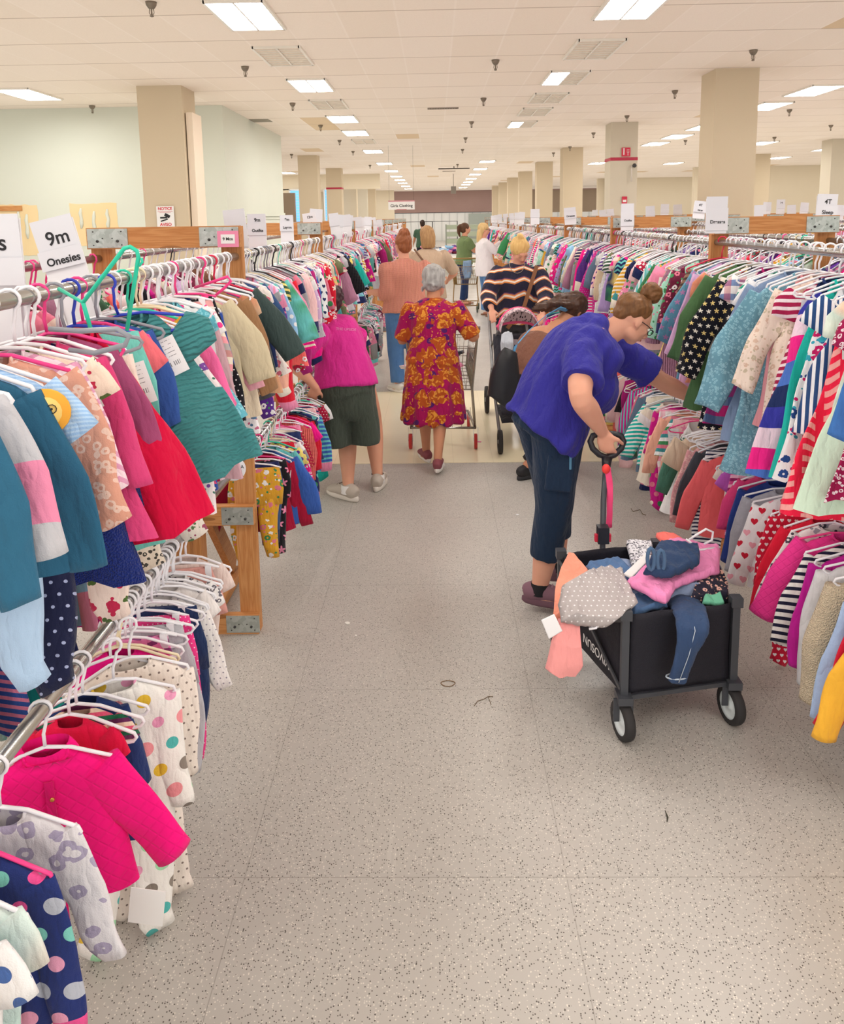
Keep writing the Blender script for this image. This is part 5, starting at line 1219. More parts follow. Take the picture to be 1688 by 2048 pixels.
# --- woman in the purple-blue tee pulling the wagon
ph = at(1098, 838, 3.62); pn_ = at(1207, 668, 3.66)
F1 = Fig(1.66, ph, pn_ - ph, (.93, .32, -.12), (.32, -.94, 0), 1.16, (.74, .22, -.64), (.62, .15, .76))
F1.neck = pn_ + V((0, 0, 0)); F1.torso((-.035, 0, .03), at(1266, 640, 3.68) - F1.neck, .96, 1.08)
rsh = at(1163, 700, 3.50); lsh = at(1238, 700, 3.88)
F1.arm(0, at(1206, 866, 3.38), (-.35, -.8, 0), rsh, (.25, .0, -1), (.5, .75, -.2), (.8, -.2, 0), 1.1, curl=(.75, .8, .5), thumb=.9)
F1.arm(1, at(1404, 806, 4.02), (0, .1, -1), lsh, (.9, .35, -.35), (.1, -.1, -1), (-.3, -.9, 0), 1.05, curl=(.2, .3, .3), spread=.3)
F1.leg(0, V((.47, 3.58, 0)), (1, .3, 0), (.9, -.25, 0), 1.1); F1.leg(1, V((.60, 3.82, 0)), (1, .3, 0), (.9, .1, 0), 1.1)
NAVYT = fab('plain', '1f2f45'); PURP = fab('plain', '33308c')
F1.shirt(ease=.024, low=.045, fr=(.72, .72), flare=.022, sl=.026, slf=.012, vox=.008, mat=PURP, name='tee', amp=.020,
    bot=lambda b: (b.ball(at(1185, 775, 3.62), (.12, .16, .14)), b.ball(at(1178, 672, 3.64), (.10, .13, .055)), b.ball(rsh, .072), b.ball(lsh, .072), b.ball(at(1184, 657, 3.64), .078)))
b = MB(); F1.hips(b, .012); [F1.trouser(b, i, 1.62, .018, -.008) for i in (0, 1)]; F1.add('leggings', b, NAVYT, .009, 6, folds(.006, (0, 0, .2), 14))
pk = F1.L[0]; b = MB(); b.box(pk[0].lerp(pk[1], .5) + V((0, -.105, .0)), (.12, .02, .17), Matrix.Rotation(.1, 3, 'Y')); F1.add('pocket', b, NAVYT, .006, 4)
b = MB(); b.box(pk[0].lerp(pk[1], .42) + V((.045, -.108, .03)), (.012, .02, .09)); F1.add('phone', b, flat('phone_blue', '4f7f9c', .3), .004, 2)
for i in (0, 1): F1.shoe(i, (flat('mauve_mesh_shoe', '7c5a66', .8), flat('mauve_sole', '6a4a56', .7), flat('mauve_lace', '9a7a86', .8)), sock=flat('black_sock', '1a1a1e', .9))
HB = hairmat('3c2618', '93643a')
b = MB(); b.ball(F1.hp((0, -.034, .044)), (.082*F1.hs, .092*F1.hs, .078*F1.hs), F1.HR, 18, 12); b.ball(F1.hp((0, -.072, .0)), (.058*F1.hs, .040*F1.hs, .052*F1.hs), F1.HR, 16, 10)
for j in range(9):
    t = j/8*2-1; b.tube([F1.hp((t*.062, .052-abs(t)*.03, .086-abs(t)*.03)), F1.hp((t*.06, .01, .115-abs(t)*.035)), F1.hp((t*.03, -.01, .128-abs(t)*.01)), F1.hp((0, -.01, .14))], [.008, .012, .012, .01], 6)
F1.add('hair', b, HB, .006, 3, folds(.004, (1, 0, .5), 60))
b = MB(); c = F1.hp((0, -.010, .158)); rr = random.Random(3)
for j in range(10):
    ax = V((rr.uniform(-1, 1), rr.uniform(-1, 1), rr.uniform(-1, 1))).normalized(); o1 = ax.orthogonal().normalized(); o2 = ax.cross(o1); R0 = .034+.008*rr.random()
    b.tube([c + o1*R0*math.cos(t)+o2*R0*math.sin(t) + ax*.012*math.sin(2*t) for t in [2*PI*q/14 for q in range(14)]], .011, 7, closed=True)
b.ball(c, .034); F1.add('hair_bun', b, HB, .005, 1, folds(.004, (1, 1, .5), 70))
b = MB()
for q in (-1, 1):
    b.tube([F1.hp((q*.032+.021*math.cos(t), .100, .002+.016*math.sin(t))) for t in [2*PI*j/12 for j in range(12)]], .0020, 5, closed=True)
    b.tube([F1.hp((q*.053, .098, .008)), F1.hp((q*.072, .05, .010)), F1.hp((q*.078, .0, .004)), F1.hp((q*.078, -.012, -.006))], .0022, 5)
b.tube([F1.hp((-.011, .101, .004)), F1.hp((0, .106, .007)), F1.hp((.011, .101, .004))], .002, 5); F1.add('glasses', b, flat('dark_glasses_frame', '2a2226', .3))
F1.eyes()
F1.finish(FAIR, 'woman in purple-blue tee and dark capri leggings leaning over, hand on the wagon handle', .0065, 5)
# --- woman in the pink tee bending to the left racks
ph = at(693, 775, 5.12); tt = at(650, 640, 5.0) - ph
F2 = Fig(1.62, ph, V((-.22, .28, .62)), (-.35, .9, 0), (.93, .3, 0), 1.12, (-.5, .8, -.35), (-.15, .3, .9))
F2.torso((.03, -.02, .02), at(657, 604, 5.32) - F2.neck, 1.0)
F2.arm(1, at(632, 775, 4.92), (-.9, -.4, -.2), at(644, 664, 5.08), (-.4, .4, -.8), (0, 1, 0), (0, 1, 0), 1.1); F2.arm(0, at(662, 800, 5.75), (.5, .3, -.6), at(715, 668, 5.38), (-.3, .5, -.6), None, None, 1.1)
F2.leg(1, V((-.60, 5.10, 0)), (.1, 1, 0), (-.75, .65, 0), 1.05); F2.leg(0, V((-.42, 5.32, 0)), (.1, 1, 0), (.1, 1, 0), 1.05)
PINKT = fab('plain', 'd0308c'); F2.shirt(ease=.022, low=.0, fr=(.7, .75), flare=.012, sl=.022, slf=.01, vox=.010, mat=PINKT, name='tee', amp=.018)
DG = fab('plain', '41483f'); b = MB(); F2.hips(b, .018, .06); loft(b, [F2.hip - V((0, 0, .02)), F2.hip - V((0, 0, .14)), F2.hip - V((0, 0, .2))], [(.19, .155), (.195, .15), (.16, .12)], F2.side); [loft(b, [F2.hip + F2.side*q*.085 - V((0, 0, .1)), F2.hip + F2.side*q*.10 - V((0, 0, .25)), F2.hip + F2.side*q*.105 - V((0, 0, .375))], [(.105, .13), (.11, .13), (.112, .13)], F2.side) for q in (-1, 1)]; F2.add('shorts', b, DG, .010, 5, folds(.008, (0, 0, 1), 12))
SNK = (flat('oatmeal_shoe', 'b9ada0', .8), flat('cream_sole', 'd8cfc4', .7), flat('grey_lace', '8a8078', .8)); [F2.shoe(i, SNK, k2=1.12, sock=flat('white_sock', 'e0dcd8', .9)) for i in (0, 1)]
b = MB(); F2.haircap(b, -.01); rr = random.Random(5)
for j in range(46):
    a = rr.uniform(0, 6.28); z = rr.uniform(-.04, .11); r_ = .085*math.sqrt(max(.1, 1-(z-.03)**2/.012)); p = V((r_*math.cos(a), -.02+r_*math.sin(a)*1.1, z))
    if p.y < .05: b.ball(F2.hp(p), .014+.008*rr.random(), n=8, m=6)
F2.add('hair', b, hairmat('2a1820', '4a2c34'), .007, 2, folds(.005, (1, 0, 1), 60))
F2.finish(FAIR2, 'woman in bright pink tee and dark green shorts bending into the left racks', .009)
from mathutils.bvhtree import BVHTree
def printed(F, part, items, mat):
    """lettering that lies on a garment's surface"""
    o = [c for c in F.root.children if c.name.startswith(part)][0]; bv = BVHTree.FromPolygons([v.co for v in o.data.vertices], [list(p.vertices) for p in o.data.polygons]); base = F.root.location
    for tx, px, py, w_, ang in items:
        t = text('shirt_print', tx, .05, mat, o, (0, 0, 0)); me = t.data; wd = max(v.co.x for v in me.vertices) - min(v.co.x for v in me.vertices)
        for v in me.vertices:
            sx = px + (v.co.x*math.cos(ang) + v.co.y*math.sin(ang))*w_/wd; sy = py - (v.co.y*math.cos(ang) - v.co.x*math.sin(ang))*w_/wd
            r = (CAMR @ V((sx - CX, CY - sy, -FPX))).normalized(); h = bv.ray_cast(CAMP - base, r)
            v.co = (h[0] + h[1]*.0015) if h[0] else V((0, 0, 0))
        t.rotation_euler = (0, 0, 0)
printed(F2, 'tee', [('THE UPSIDE', 692, 659, 40, .05)], flat('pale_pink_print', 'f0b8d8', .8))
# --- woman in the salmon rib sweater
F3 = Fig(1.70, V((-.33, 8.42, .90)), (.0, .04, 1), (-.25, .97, 0), (.97, .25, 0), 1.18, (-.55, .8, -.1), (0, 0, 1))
F3.torso((0, 0, 0)); F3.arm(1, at(733, 584, 8.35), (.1, -.3, -1), None, (-.9, .3, .1), (0, .3, -1), (0, .6, 1), 1.1); F3.arm(0, V((-.0, 8.75, .95)), (.7, -.3, -.5))
F3.leg(1, V((-.42, 8.42, 0)), None, (-.6, .8, 0)); F3.leg(0, V((-.22, 8.5, 0)))
F3.shirt(ease=.035, low=.02, fr=(1.4, 1.45), flare=.015, sl=.03, slf=.006, vox=.013, mat=fab('knit', 'e0937f', sc=.4), name='sweater', loose=1.1)
DEN = fab('denim', '5a80b0', '41689c'); b = MB(); F3.hips(b, .014); [F3.trouser(b, i, 1.95, .018, .006) for i in (0, 1)]; F3.add('jeans', b, DEN, .013, 5, folds(.008, (0, 0, 1), 10))
[F3.shoe(i, (flat('white_shoe', 'd8d4cc', .7), flat('white_sole', 'e8e4dc', .7))) for i in (0, 1)]
b = MB(); F3.haircap(b); c = F3.hp((.0, -.05, .105)); rr = random.Random(8)
for j in range(12):
    ax = V((rr.uniform(-1, 1), rr.uniform(-1, 1), rr.uniform(-1, 1))).normalized(); o1 = ax.orthogonal().normalized(); o2 = ax.cross(o1); R0 = .04+.018*rr.random()
    b.tube([c + o1*R0*math.cos(t)+o2*R0*math.sin(t) for t in [2*PI*q/10 for q in range(10)]], .013, 6, closed=True)
F3.add('hair', b, hairmat('6a3826', 'a8663e'), .009, 2, folds(.006, (1, 0, 1), 50))
F3.finish(FAIR, 'woman in salmon ribbed sweater and jeans with messy auburn bun, reaching left', .012)
# --- woman in the tan blouse behind her
F4 = Fig(1.74, V((-.10, 10.0, .93)), (0, .02, 1), (0, 1, 0), (1, 0, 0), 1.1, (-.2, 1, -.15), (0, 0, 1))
F4.torso(); F4.arm(0, V((.16, 10.35, 1.05)), (.8, -.3, -.5)); F4.arm(1, V((-.45, 10.3, 1.1)), (-.8, -.3, -.5)); F4.leg(0, V((0, 10, 0))); F4.leg(1, V((-.2, 10.1, 0)))
F4.shirt(ease=.028, low=.05, fr=(1.0, 1.0), flare=.02, sl=.025, vox=.014, mat=fab('plain', 'b9a088'), name='blouse')
b = MB(); F4.hips(b, .014); [F4.trouser(b, i, 1.9, .015) for i in (0, 1)]; F4.add('trousers', b, fab('plain', '5a5a60'), .014)
[F4.shoe(i, (flat('white_shoe', 'd8d4cc', .7), flat('white_sole', 'e8e4dc', .7))) for i in (0, 1)]
b = MB(); F4.haircap(b, e=.016); loft(b, [F4.hp((0, -.05, .05)), F4.hp((0, -.07, -.05)), F4.hp((0, -.06, -.15))], [(.085, .07), (.095, .06), (.085, .03)], (1, 0, 0)); F4.add('hair', b, hairmat('7a5638', 'c09868'), .010, 3, folds(.006, (0, 0, 1), 40))
b = MB(); b.tube([F4.sh[1] + V((.03, -.07, .07)), F4.chest + V((-.02, -.185, -.0)), F4.hip + V((.15, -.16, .08)), F4.hip + V((.2, -.05, 0))], .012, 6); F4.add('bag_strap', b, flat('brown_strap', '6f4f3a', .6))
F4.finish(FAIR2, 'woman in tan blouse with straight light brown hair and a thin shoulder strap', .013)
# --- older woman in the floral dress pushing the cart
F5 = Fig(1.50, V((-.03, 5.84, .80)), (.02, .06, 1), (.04, 1, 0), (1, -.04, 0), 1.06, (.25, .95, -.25), (0, .1, 1))
F5.torso((0, -.015, 0), None, 1.02)
F5.arm(0, V((.30, 6.06, .99)), (.5, -.5, -1), None, (-.1, .9, -.3), (0, .2, -1), (-1, 0, 0), 1.1, curl=(.6, .7, .5)); F5.arm(1, V((-.27, 6.12, .99)), (-.2, -.5, -1), None, (.1, .9, -.3), (0, .2, -1), (1, 0, 0), 1.1, curl=(.6, .7, .5))
F5.leg(0, V((-.005, 5.64, 0)), (0, 1, 0), (.08, 1, 0), .95); F5.leg(1, V((-.09, 5.95, .0)), (0, 1, 0), (-.3, .9, 0), .95)
BAR = fab('baroque', '96104e', '4c1a5c', 'cf8a34', 'a44a1c')
def sk5(b): loft(b, [F5.hip + V((0, 0, .12)), F5.hip + V((0, 0, -.1)), F5.hip + V((0, 0, -.28)), F5.hip + V((0, 0, -.455))], [(.175, .135), (.205, .165), (.225, .185), (.245, .20)], F5.side, 30)
F5.shirt(ease=.024, low=.0, fr=(1.0, 1.0), flare=.02, sl=.018, slf=.012, vox=.010, mat=BAR, name='dress', bot=sk5, disp=lambda p, n: .012*math.sin(math.atan2(p.y-5.84, p.x+.03)*11)*min(1, max(0, (1.0-p.z)/.5)) + .006*noise.noise(p*12))
SH5 = (flat('coral_grey_shoe', '8a4a52', .7), flat('white_sole', 'e8e4dc', .7), flat('coral_lace', 'e04a5c', .7)); [F5.shoe(i, SH5, k2=1.0) for i in (0, 1)]
b = MB(); F5.haircap(b, -.015, e=.020); rr = random.Random(2)
for j in range(40):
    a = rr.uniform(PI*.95, PI*2.05); z = rr.uniform(-.07, .09); q = V((.088*math.cos(a), -.02+.10*math.sin(a), z)); q2 = q*V((1, 1, 1)).x + V((0, 0, -.03)); b.tube([F5.hp(q), F5.hp(q2)], [.014, .008], 6)
F5.add('hair', b, hairmat('5f5d5c', 'c9c6c2', .8), .008, 2, folds(.006, (0, 0, 1), 45))
F5.finish(MED, 'older woman with short grey hair in magenta and gold floral dress pushing a shopping cart', .009)
# --- woman in the brown camisole bending right, black bag
ph = at(1052, 778, 5.55); 
F6 = Fig(1.60, ph, at(1122, 632, 5.75) - ph, (.75, .6, -.1), (.5, -.8, 0), 1.18, (.8, .5, -.55), (.6, .3, .6))
F6.torso((-.03, 0, .03), at(1150, 618, 5.85) - F6.neck, 1.0)
F6.arm(0, at(1160, 740, 5.85), (-.4, -.6, -.5), at(1110, 648, 5.6), None, None, None, 1.15); F6.arm(1, at(1190, 730, 6.3), (0, .1, -1), None, None, None, None, 1.1)
F6.leg(0, V((.62, 5.5, 0)), (1, .4, 0)); F6.leg(1, V((.78, 5.8, 0)), (1, .4, 0))
b = MB(); t = F6.t; loft(b, [F6.hip - t*.02, F6.hip + t*.1, F6.mid, F6.chest, F6.chest + t*.06], [(.195, .155), (.20, .155), (.185, .145), (.195, .15), (.16, .125)], F6.side)
for q in (-1, 1): b.tube([F6.chest + t*.03 + F6.side*q*.09 - F6.fwd*.12, F6.neck + F6.side*q*.10 - t*.01 - F6.fwd*.02, F6.chest + t*.05 + F6.side*q*.09 + F6.fwd*.1], .012, 6)
F6.add('camisole', b, fab('plain', '7d5545'), .011, 4, folds(.007, t, 10))
b = MB(); F6.hips(b, .012, .05); [F6.trouser(b, i, 1.9, .02) for i in (0, 1)]; F6.add('trousers', b, fab('plain', '1b1a1f'), .012)
[F6.shoe(i, (flat('black_shoe', '1e1e22', .6), flat('black_sole', '2a2a2e', .7))) for i in (0, 1)]
b = MB(); F6.haircap(b, e=.02); rr = random.Random(12)
for j in range(34):
    a = rr.uniform(0, 6.28); q = V((.085*math.cos(a), -.05+.05*math.sin(a), rr.uniform(-.02, .08))); p0 = F6.hp(q); d = at(1075, 612, 5.65) - p0
    b.tube([p0, p0 + d*.3 + V((0, 0, .02*rr.random())), p0 + d*.6*rr.uniform(.8, 1.1) + V((rr.uniform(-.03, .03), rr.uniform(-.05, .05), rr.uniform(-.03, .03))), p0 + d*rr.uniform(.8, 1.1) + V((rr.uniform(-.03, .03), rr.uniform(-.05, .05), rr.uniform(-.05, .02)))], [.02, .018, .014, .006], 6)
F6.add('hair', b, hairmat('1f1618', '5c3c2a'), .009, 2, folds(.008, (1, 0, .2), 40))
F6.finish(MED, 'woman in brown camisole with dark curly hair bending over, black bag on a blue strap', .011)
# --- blonde woman in the zigzag sweater with the stroller
F7 = Fig(1.68, V((.76, 7.55, .90)), (.02, -.10, 1), (-.1, -1, 0), (-1, .1, 0), 1.08, (.3, -.75, -.75), (0, -.5, .8))
F7.torso(); F7.arm(0, V((.50, 7.15, 1.02)), (-.7, .3, -.6), None, (0, -.8, -.5), (0, 0, -1), (1, 0, 0)); F7.arm(1, V((.95, 7.12, .98)), (.8, .3, -.6), None, (-.4, -.8, -.5), (0, 0, -1), (-1, 0, 0))
F7.leg(0, V((.66, 7.6, 0))); F7.leg(1, V((.86, 7.6, 0)))
F7.shirt(ease=.032, low=.02, fr=(1.75, 1.75), flare=.01, sl=.028, vox=.012, mat=fab('zigzag', '2b2a3c', 'd98a4c', 'efe2d4', '6a4468'), name='sweater', loose=1.1)
b = MB(); F7.hips(b, .014); [F7.trouser(b, i, 1.9, .014) for i in (0, 1)]; F7.add('trousers', b, fab('plain', '3a3a40'), .013)
[F7.shoe(i, (flat('white_shoe', 'd8d4cc', .7), flat('white_sole', 'e8e4dc', .7))) for i in (0, 1)]
b = MB(); F7.haircap(b, -.0, e=.012); c = F7.hp((0, -.05, .125)); b.ball(c, .034)
for j in range(8):
    t = j/7*2-1; b.tube([F7.hp((t*.072, .05-abs(t)*.02, .05)), F7.hp((t*.07, .0, .10-abs(t)*.03)), F7.hp((t*.03, -.03, .12))], [.010, .012, .010], 6)
F7.add('hair', b, hairmat('c08c48', 'f0cf8c'), .008, 2, folds(.004, (0, 0, 1), 60)); F7.eyes(True)
b = MB(); b.tube([F7.neck + V((-.02 - .07*math.cos(a), -.09-.03*math.sin(a), .02-.09*math.sin(a))) for a in [PI*j/10 for j in range(11)]], .003, 5); F7.add('necklace', b, flat('silver_chain', 'b0a898', .3, .9))
b = MB(); b.beam(F7.sh[1] + V((-.02, -.10, .05)), F7.hip + V((.05, -.19, .12)), .035, .008, (0, 1, 0)); b.beam(F7.hip + V((.05, -.19, .12)), F7.hip + V((-.10, -.16, -.08)), .035, .008, (0, 1, 0)); F7.add('bag_strap', b, flat('tan_leather', '8a5c3c', .5))
F7.finish(FAIR, 'blonde woman in black sweater with orange zigzag bands looking down at a stroller', .011)
# --- woman in the white cardigan, woman in green, man far off
F8 = Fig(1.72, V((.92, 15.0, .93)), (-.06, 0, 1), (1, .2, 0), (.2, -1, 0), 1.0, (1, .1, -.1), (0, 0, 1))
F8.torso(); F8.arm(0, V((1.28, 14.95, 1.38)), (0, -.2, -1), None, (.5, 0, .7)); F8.arm(1, V((1.30, 15.2, 1.42)), (0, .2, -1), None, (.5, 0, .7)); F8.leg(0, V((1.0, 14.9, 0))); F8.leg(1, V((.93, 15.15, 0)), None, (1, 0, 0))
F8.shirt(ease=.03, low=.1, fr=(1.7, 1.7), flare=.03, sl=.022, vox=.014, mat=fab('plain', 'e6e0e2'), name='cardigan', amp=.012)
b = MB(); F8.hips(b, .012); [F8.trouser(b, i, 1.98, .014, .022) for i in (0, 1)]; F8.add('jeans', b, fab('denim', '6f95c4', '5480b4'), .014)
[F8.shoe(i, (flat('brown_sandal', '8a5a40', .6),), 'sandal') for i in (0, 1)]
b = MB(); F8.haircap(b, e=.014); loft(b, [F8.hp((0, -.04, .05)), F8.hp((0, -.07, -.06)), F8.hp((0, -.07, -.2)), F8.hp((0, -.05, -.30))], [(.08, .06), (.09, .055), (.08, .05), (.05, .02)], F8.side); F8.add('hair', b, hairmat('b58a50', 'ecd09a'), .011, 2, folds(.006, (0, 0, 1), 30))
b = MB(); b.tube([F8.hp((.032+.02*math.cos(t), .1, .002+.016*math.sin(t))) for t in [2*PI*j/10 for j in range(10)]], .003, 5, closed=True); b.tube([F8.hp((.053, .098, .008)), F8.hp((.078, .0, .004))], .003, 5); F8.add('glasses', b, flat('dark_glasses_frame', '2a2226', .3))
F8.eyes(); F8.finish(FAIR, 'blonde woman in white cardigan and flared jeans looking through the right racks', .013)
F9 = Fig(1.70, V((.60, 16.9, .93)), (.02, 0, 1), (1, .3, 0), (.3, -1, 0), 1.1, (1, .25, 0), (0, 0, 1))
F9.torso(); F9.arm(0, V((.98, 16.95, 1.22)), (0, -.3, -1), None, (.9, .1, 0)); F9.arm(1, V((1.0, 17.2, 1.22)), (0, .2, -1)); F9.leg(0, V((.55, 16.8, 0))); F9.leg(1, V((.62, 17.05, 0)))
F9.shirt(ease=.03, low=.04, fr=(.75, .75), flare=.01, sl=.03, slf=.01, vox=.015, mat=fab('plain', '6f8257'), name='tee')
b = MB(); F9.hips(b, .012); [F9.trouser(b, i, 1.95, .012) for i in (0, 1)]; F9.add('jeans', b, fab('denim', '2b3f66', '22325a'), .015)
[F9.shoe(i, (flat('brown_sandal', '8a5a40', .6),), 'sandal') for i in (0, 1)]
b = MB(); F9.haircap(b); b.tube([F9.hp((0, -.10, .08)), F9.hp((0, -.15, .04)), F9.hp((0, -.15, -.08)), F9.hp((0, -.12, -.17))], [.03, .04, .035, .015], 8); F9.add('hair', b, hairmat('3a281e', '6a4630'), .011, 2); F9.eyes()
F9.finish(FAIR2, 'woman in olive green tee with dark ponytail standing behind the bronze cart', .014)
F10 = Fig(1.76, V((-.42, 27.0, .95)), (0, 0, 1), (-.2, 1, 0), (1, .2, 0), 1.15, (-.3, 1, 0), (0, 0, 1))
F10.torso(); F10.arm(0, V((-.1, 27.3, .95)), (.5, -.5, -.7)); F10.arm(1, V((-.75, 27.3, .95)), (-.5, -.5, -.7)); F10.leg(0, V((-.3, 27, 0))); F10.leg(1, V((-.52, 27.1, 0)))
F10.shirt(ease=.03, low=.05, fr=(.8, .8), sl=.03, vox=.02, mat=fab('plain', '3f5a48'), name='tee')
b = MB(); F10.hips(b, .012); [F10.trouser(b, i, 1.95, .02) for i in (0, 1)]; F10.add('trousers', b, fab('plain', '2a2c38'), .02)
[F10.shoe(i, (flat('black_shoe', '1e1e22', .6), flat('black_sole', '2a2a2e', .7))) for i in (0, 1)]
b = MB(); F10.haircap(b); F10.add('hair', b, hairmat('241a16', '3a2a22'), .014, 2)
F10.finish(MED, 'far off person in dark green top seen from behind at the end of the aisle', .018)
# ------------------------------------------------------------------ folding wagon
def sheet(b, P, n=14, th=.006, amp=.008, k=14, seed=0, sag=0.0):
    """soft cloth patch between four corners (a,b,c,d), or a strip when P is a list of (left,right) pairs"""
    if len(P) == 4 and not isinstance(P[0], tuple): P = [(P[0], P[1]), (P[3], P[2])]
    P = [(V(l), V(r)) for l, r in P]; m = (len(P)-1)*n; top = []; 
    for i in range(m+1):
        f = i/n; j = min(int(f), len(P)-2); t = f-j; l = P[j][0].lerp(P[j+1][0], t); r = P[j][1].lerp(P[j+1][1], t)
        row = []
        for q in range(n+1):
            u = q/n; p = l.lerp(r, u); e = min(u, 1-u)*2; w = noise.noise(p*k + V((seed, 0, 0)))
            e2 = noise.noise(p*k*.6 + V((0, seed, 9))); w = w*.7 + (.55 - 1.5*abs(noise.noise(V((p.x*k*1.9+seed, p.y*k*.8, p.z*k)))))*.9
            row.append(p + V((e2*amp*.8, noise.noise(p*k + V((7, seed, 0)))*amp*.8, w*amp + sag*math.sin(PI*u))))
        top.append(row)
    N_ = n+1; nrm = (P[0][1]-P[0][0]).cross(P[-1][0]-P[0][0]).normalized()
    vs = [p for r in top for p in r]; c = len(vs); edge = lambda i, q: (i in (0, m)) or (q in (0, n))
    vs2 = [top[i][q] - nrm*(th if not edge(i, q) else th*.3) for i in range(m+1) for q in range(N_)]
    fs = [(i*N_+q, i*N_+q+1, (i+1)*N_+q+1, (i+1)*N_+q) for i in range(m) for q in range(n)]
    fs += [tuple(c + z for z in f[::-1]) for f in fs]
    bd = [(0, q) for q in range(n)] + [(i, n) for i in range(m)] + [(m, q) for q in range(n, 0, -1)] + [(i, 0) for i in range(m, 0, -1)]
    bi = [i*N_+q for i, q in bd]
    fs += [(bi[i], c+bi[i], c+bi[(i+1) % len(bi)], bi[(i+1) % len(bi)]) for i in range(len(bi))]
    return b.add(vs + vs2, fs)
FL, FR, BL = V((.645, 2.62, 0)), V((1.06, 2.71, 0)), V((.50, 3.13, 0)); BR = FR + BL - FL; cen = (FL+BR)/2
wag = empty('folding_wagon', cen); tag(wag, 'black fabric folding wagon with grey frame and white rimmed wheels, heaped with clothes', 'wagon')
def L_(p): return V(p) - cen
ZT, ZB = .475, .17
DKM = flat('dark_grey_metal', '4a4c52', .45, .3); TIRE = flat('black_tire', '2c2a2b', .7); RIM = flat('white_rim', 'dfe6e6', .4); CLT = None
N = NT('black_nylon'); n_ = N.noise(300, None, 2); N.bump(N.M('MULTIPLY_ADD', N.noise(9, None, 3), 1.0, N.M('MULTIPLY', n_, .15)), .35, .03); CLT = N.fin(N.mix(n_, lin('17161c'), lin('262530')), .7, 0, .4)
for c_ in (FL, FR, BL, BR):
    q = L_(c_); MB().box(q + V((0, 0, (ZT+.15)/2)), (.026, .026, ZT-.15)).build('corner_post', DKM, wag)
    MB().box(q + V((0, 0, ZT)), (.04, .04, .035)).build('corner_bracket', DKM, wag)
    out = L_(c_).normalized()*0
    wd = (FR-FL).normalized(); wp = q + V((0, 0, .072)) 
    w = MB()
    fk = MB(); fk.box(q + V((0, 0, .162)), (.05, .07, .028)); 
    for s_ in (-1, 1): fk.beam(q + wd*s_*.026 + V((0, 0, .16)), wp + wd*s_*.026, .006, .022, (0, 0, 1))
    fk.build('fork', DKM, wag)
    def wheel(parent, c, ax, r, wdt, mt, mr, hub=None, spokes=0):
        ax = V(ax).normalized(); o1 = V((0, 0, 1)); o2 = ax.cross(o1).normalized(); R = Matrix((o2, o1, ax)).transposed()
        def rg(rr, h, n=26): return [V(c) + R @ V((rr*math.cos(2*PI*k/n), rr*math.sin(2*PI*k/n), h)) for k in range(n)]
        t = MB(); t.rings([rg(r*.70, -wdt/2), rg(r*.95, -wdt/2), rg(r, -wdt*.25), rg(r, wdt*.25), rg(r*.95, wdt/2), rg(r*.70, wdt/2), rg(r*.70, -wdt/2)]); o = t.build('wheel', mt, parent)
        h = MB()
        if spokes:
            h.rings([rg(r*.16, -wdt*.5), rg(r*.16, wdt*.5)], True, True)
            for k in range(spokes): a = 2*PI*k/spokes; h.tube([V(c), V(c) + R @ V((r*.75*math.cos(a), r*.75*math.sin(a), 0))], r*.03, 5)
        else: h.rings([rg(.001, -wdt*.3), rg(r*.2, -wdt*.34), rg(r*.24, -wdt*.22), rg(r*.62, -wdt*.22), rg(r*.71, -wdt*.48), rg(r*.71, wdt*.48), rg(r*.62, wdt*.22), rg(r*.24, wdt*.22), rg(r*.2, wdt*.34), rg(.001, wdt*.3)])
        h.build('rim', mr, o); return o
    wheel(wag, wp, wd, .072, .034, TIRE, RIM)
def panel(a, b_, z0, z1, name='fabric_panel', off=V((0, 0, 0))):
    m = MB(); sheet(m, [L_(a)+V((0, 0, z1))+off, L_(b_)+V((0, 0, z1))+off, L_(b_)+V((0, 0, z0))+off, L_(a)+V((0, 0, z0))+off], 16, .006, .008, 7, 3); return m.build(name, CLT, wag)
o1 = (FR-FL).normalized()*.02; o2 = (BL-FL).normalized()*.02
panel(FL+o1, FR-o1, ZB, ZT-.005); panel(FL+o2, BL-o2, ZB, ZT-.005); panel(BL+o1, BR-o1, ZB, ZT); panel(FR+o2, BR-o2, ZB, ZT)
m = MB(); sheet(m, [L_(FL)+V((0, 0, ZB)), L_(FR)+V((0, 0, ZB)), L_(BR)+V((0, 0, ZB)), L_(BL)+V((0, 0, ZB))], 10, .01, .004); m.build('fabric_floor', CLT, wag)
lo = (FL-FR).normalized()*.012
for (a, za, b_, zb) in ((FL, ZT-.02, BL, ZB+.02), (FL, ZB+.02, BL, ZT-.02)): MB().beam(L_(a)+lo+V((0, 0, za)), L_(b_)+lo+V((0, 0, zb)), .018, .006, (1, 0, 0)).build('cross_brace', DKM, wag)
MB().beam(L_(FL)+V((0, 0, ZB-.01)), L_(FR)+V((0, 0, ZB-.01)), .016, .016).build('lower_bar', DKM, wag)
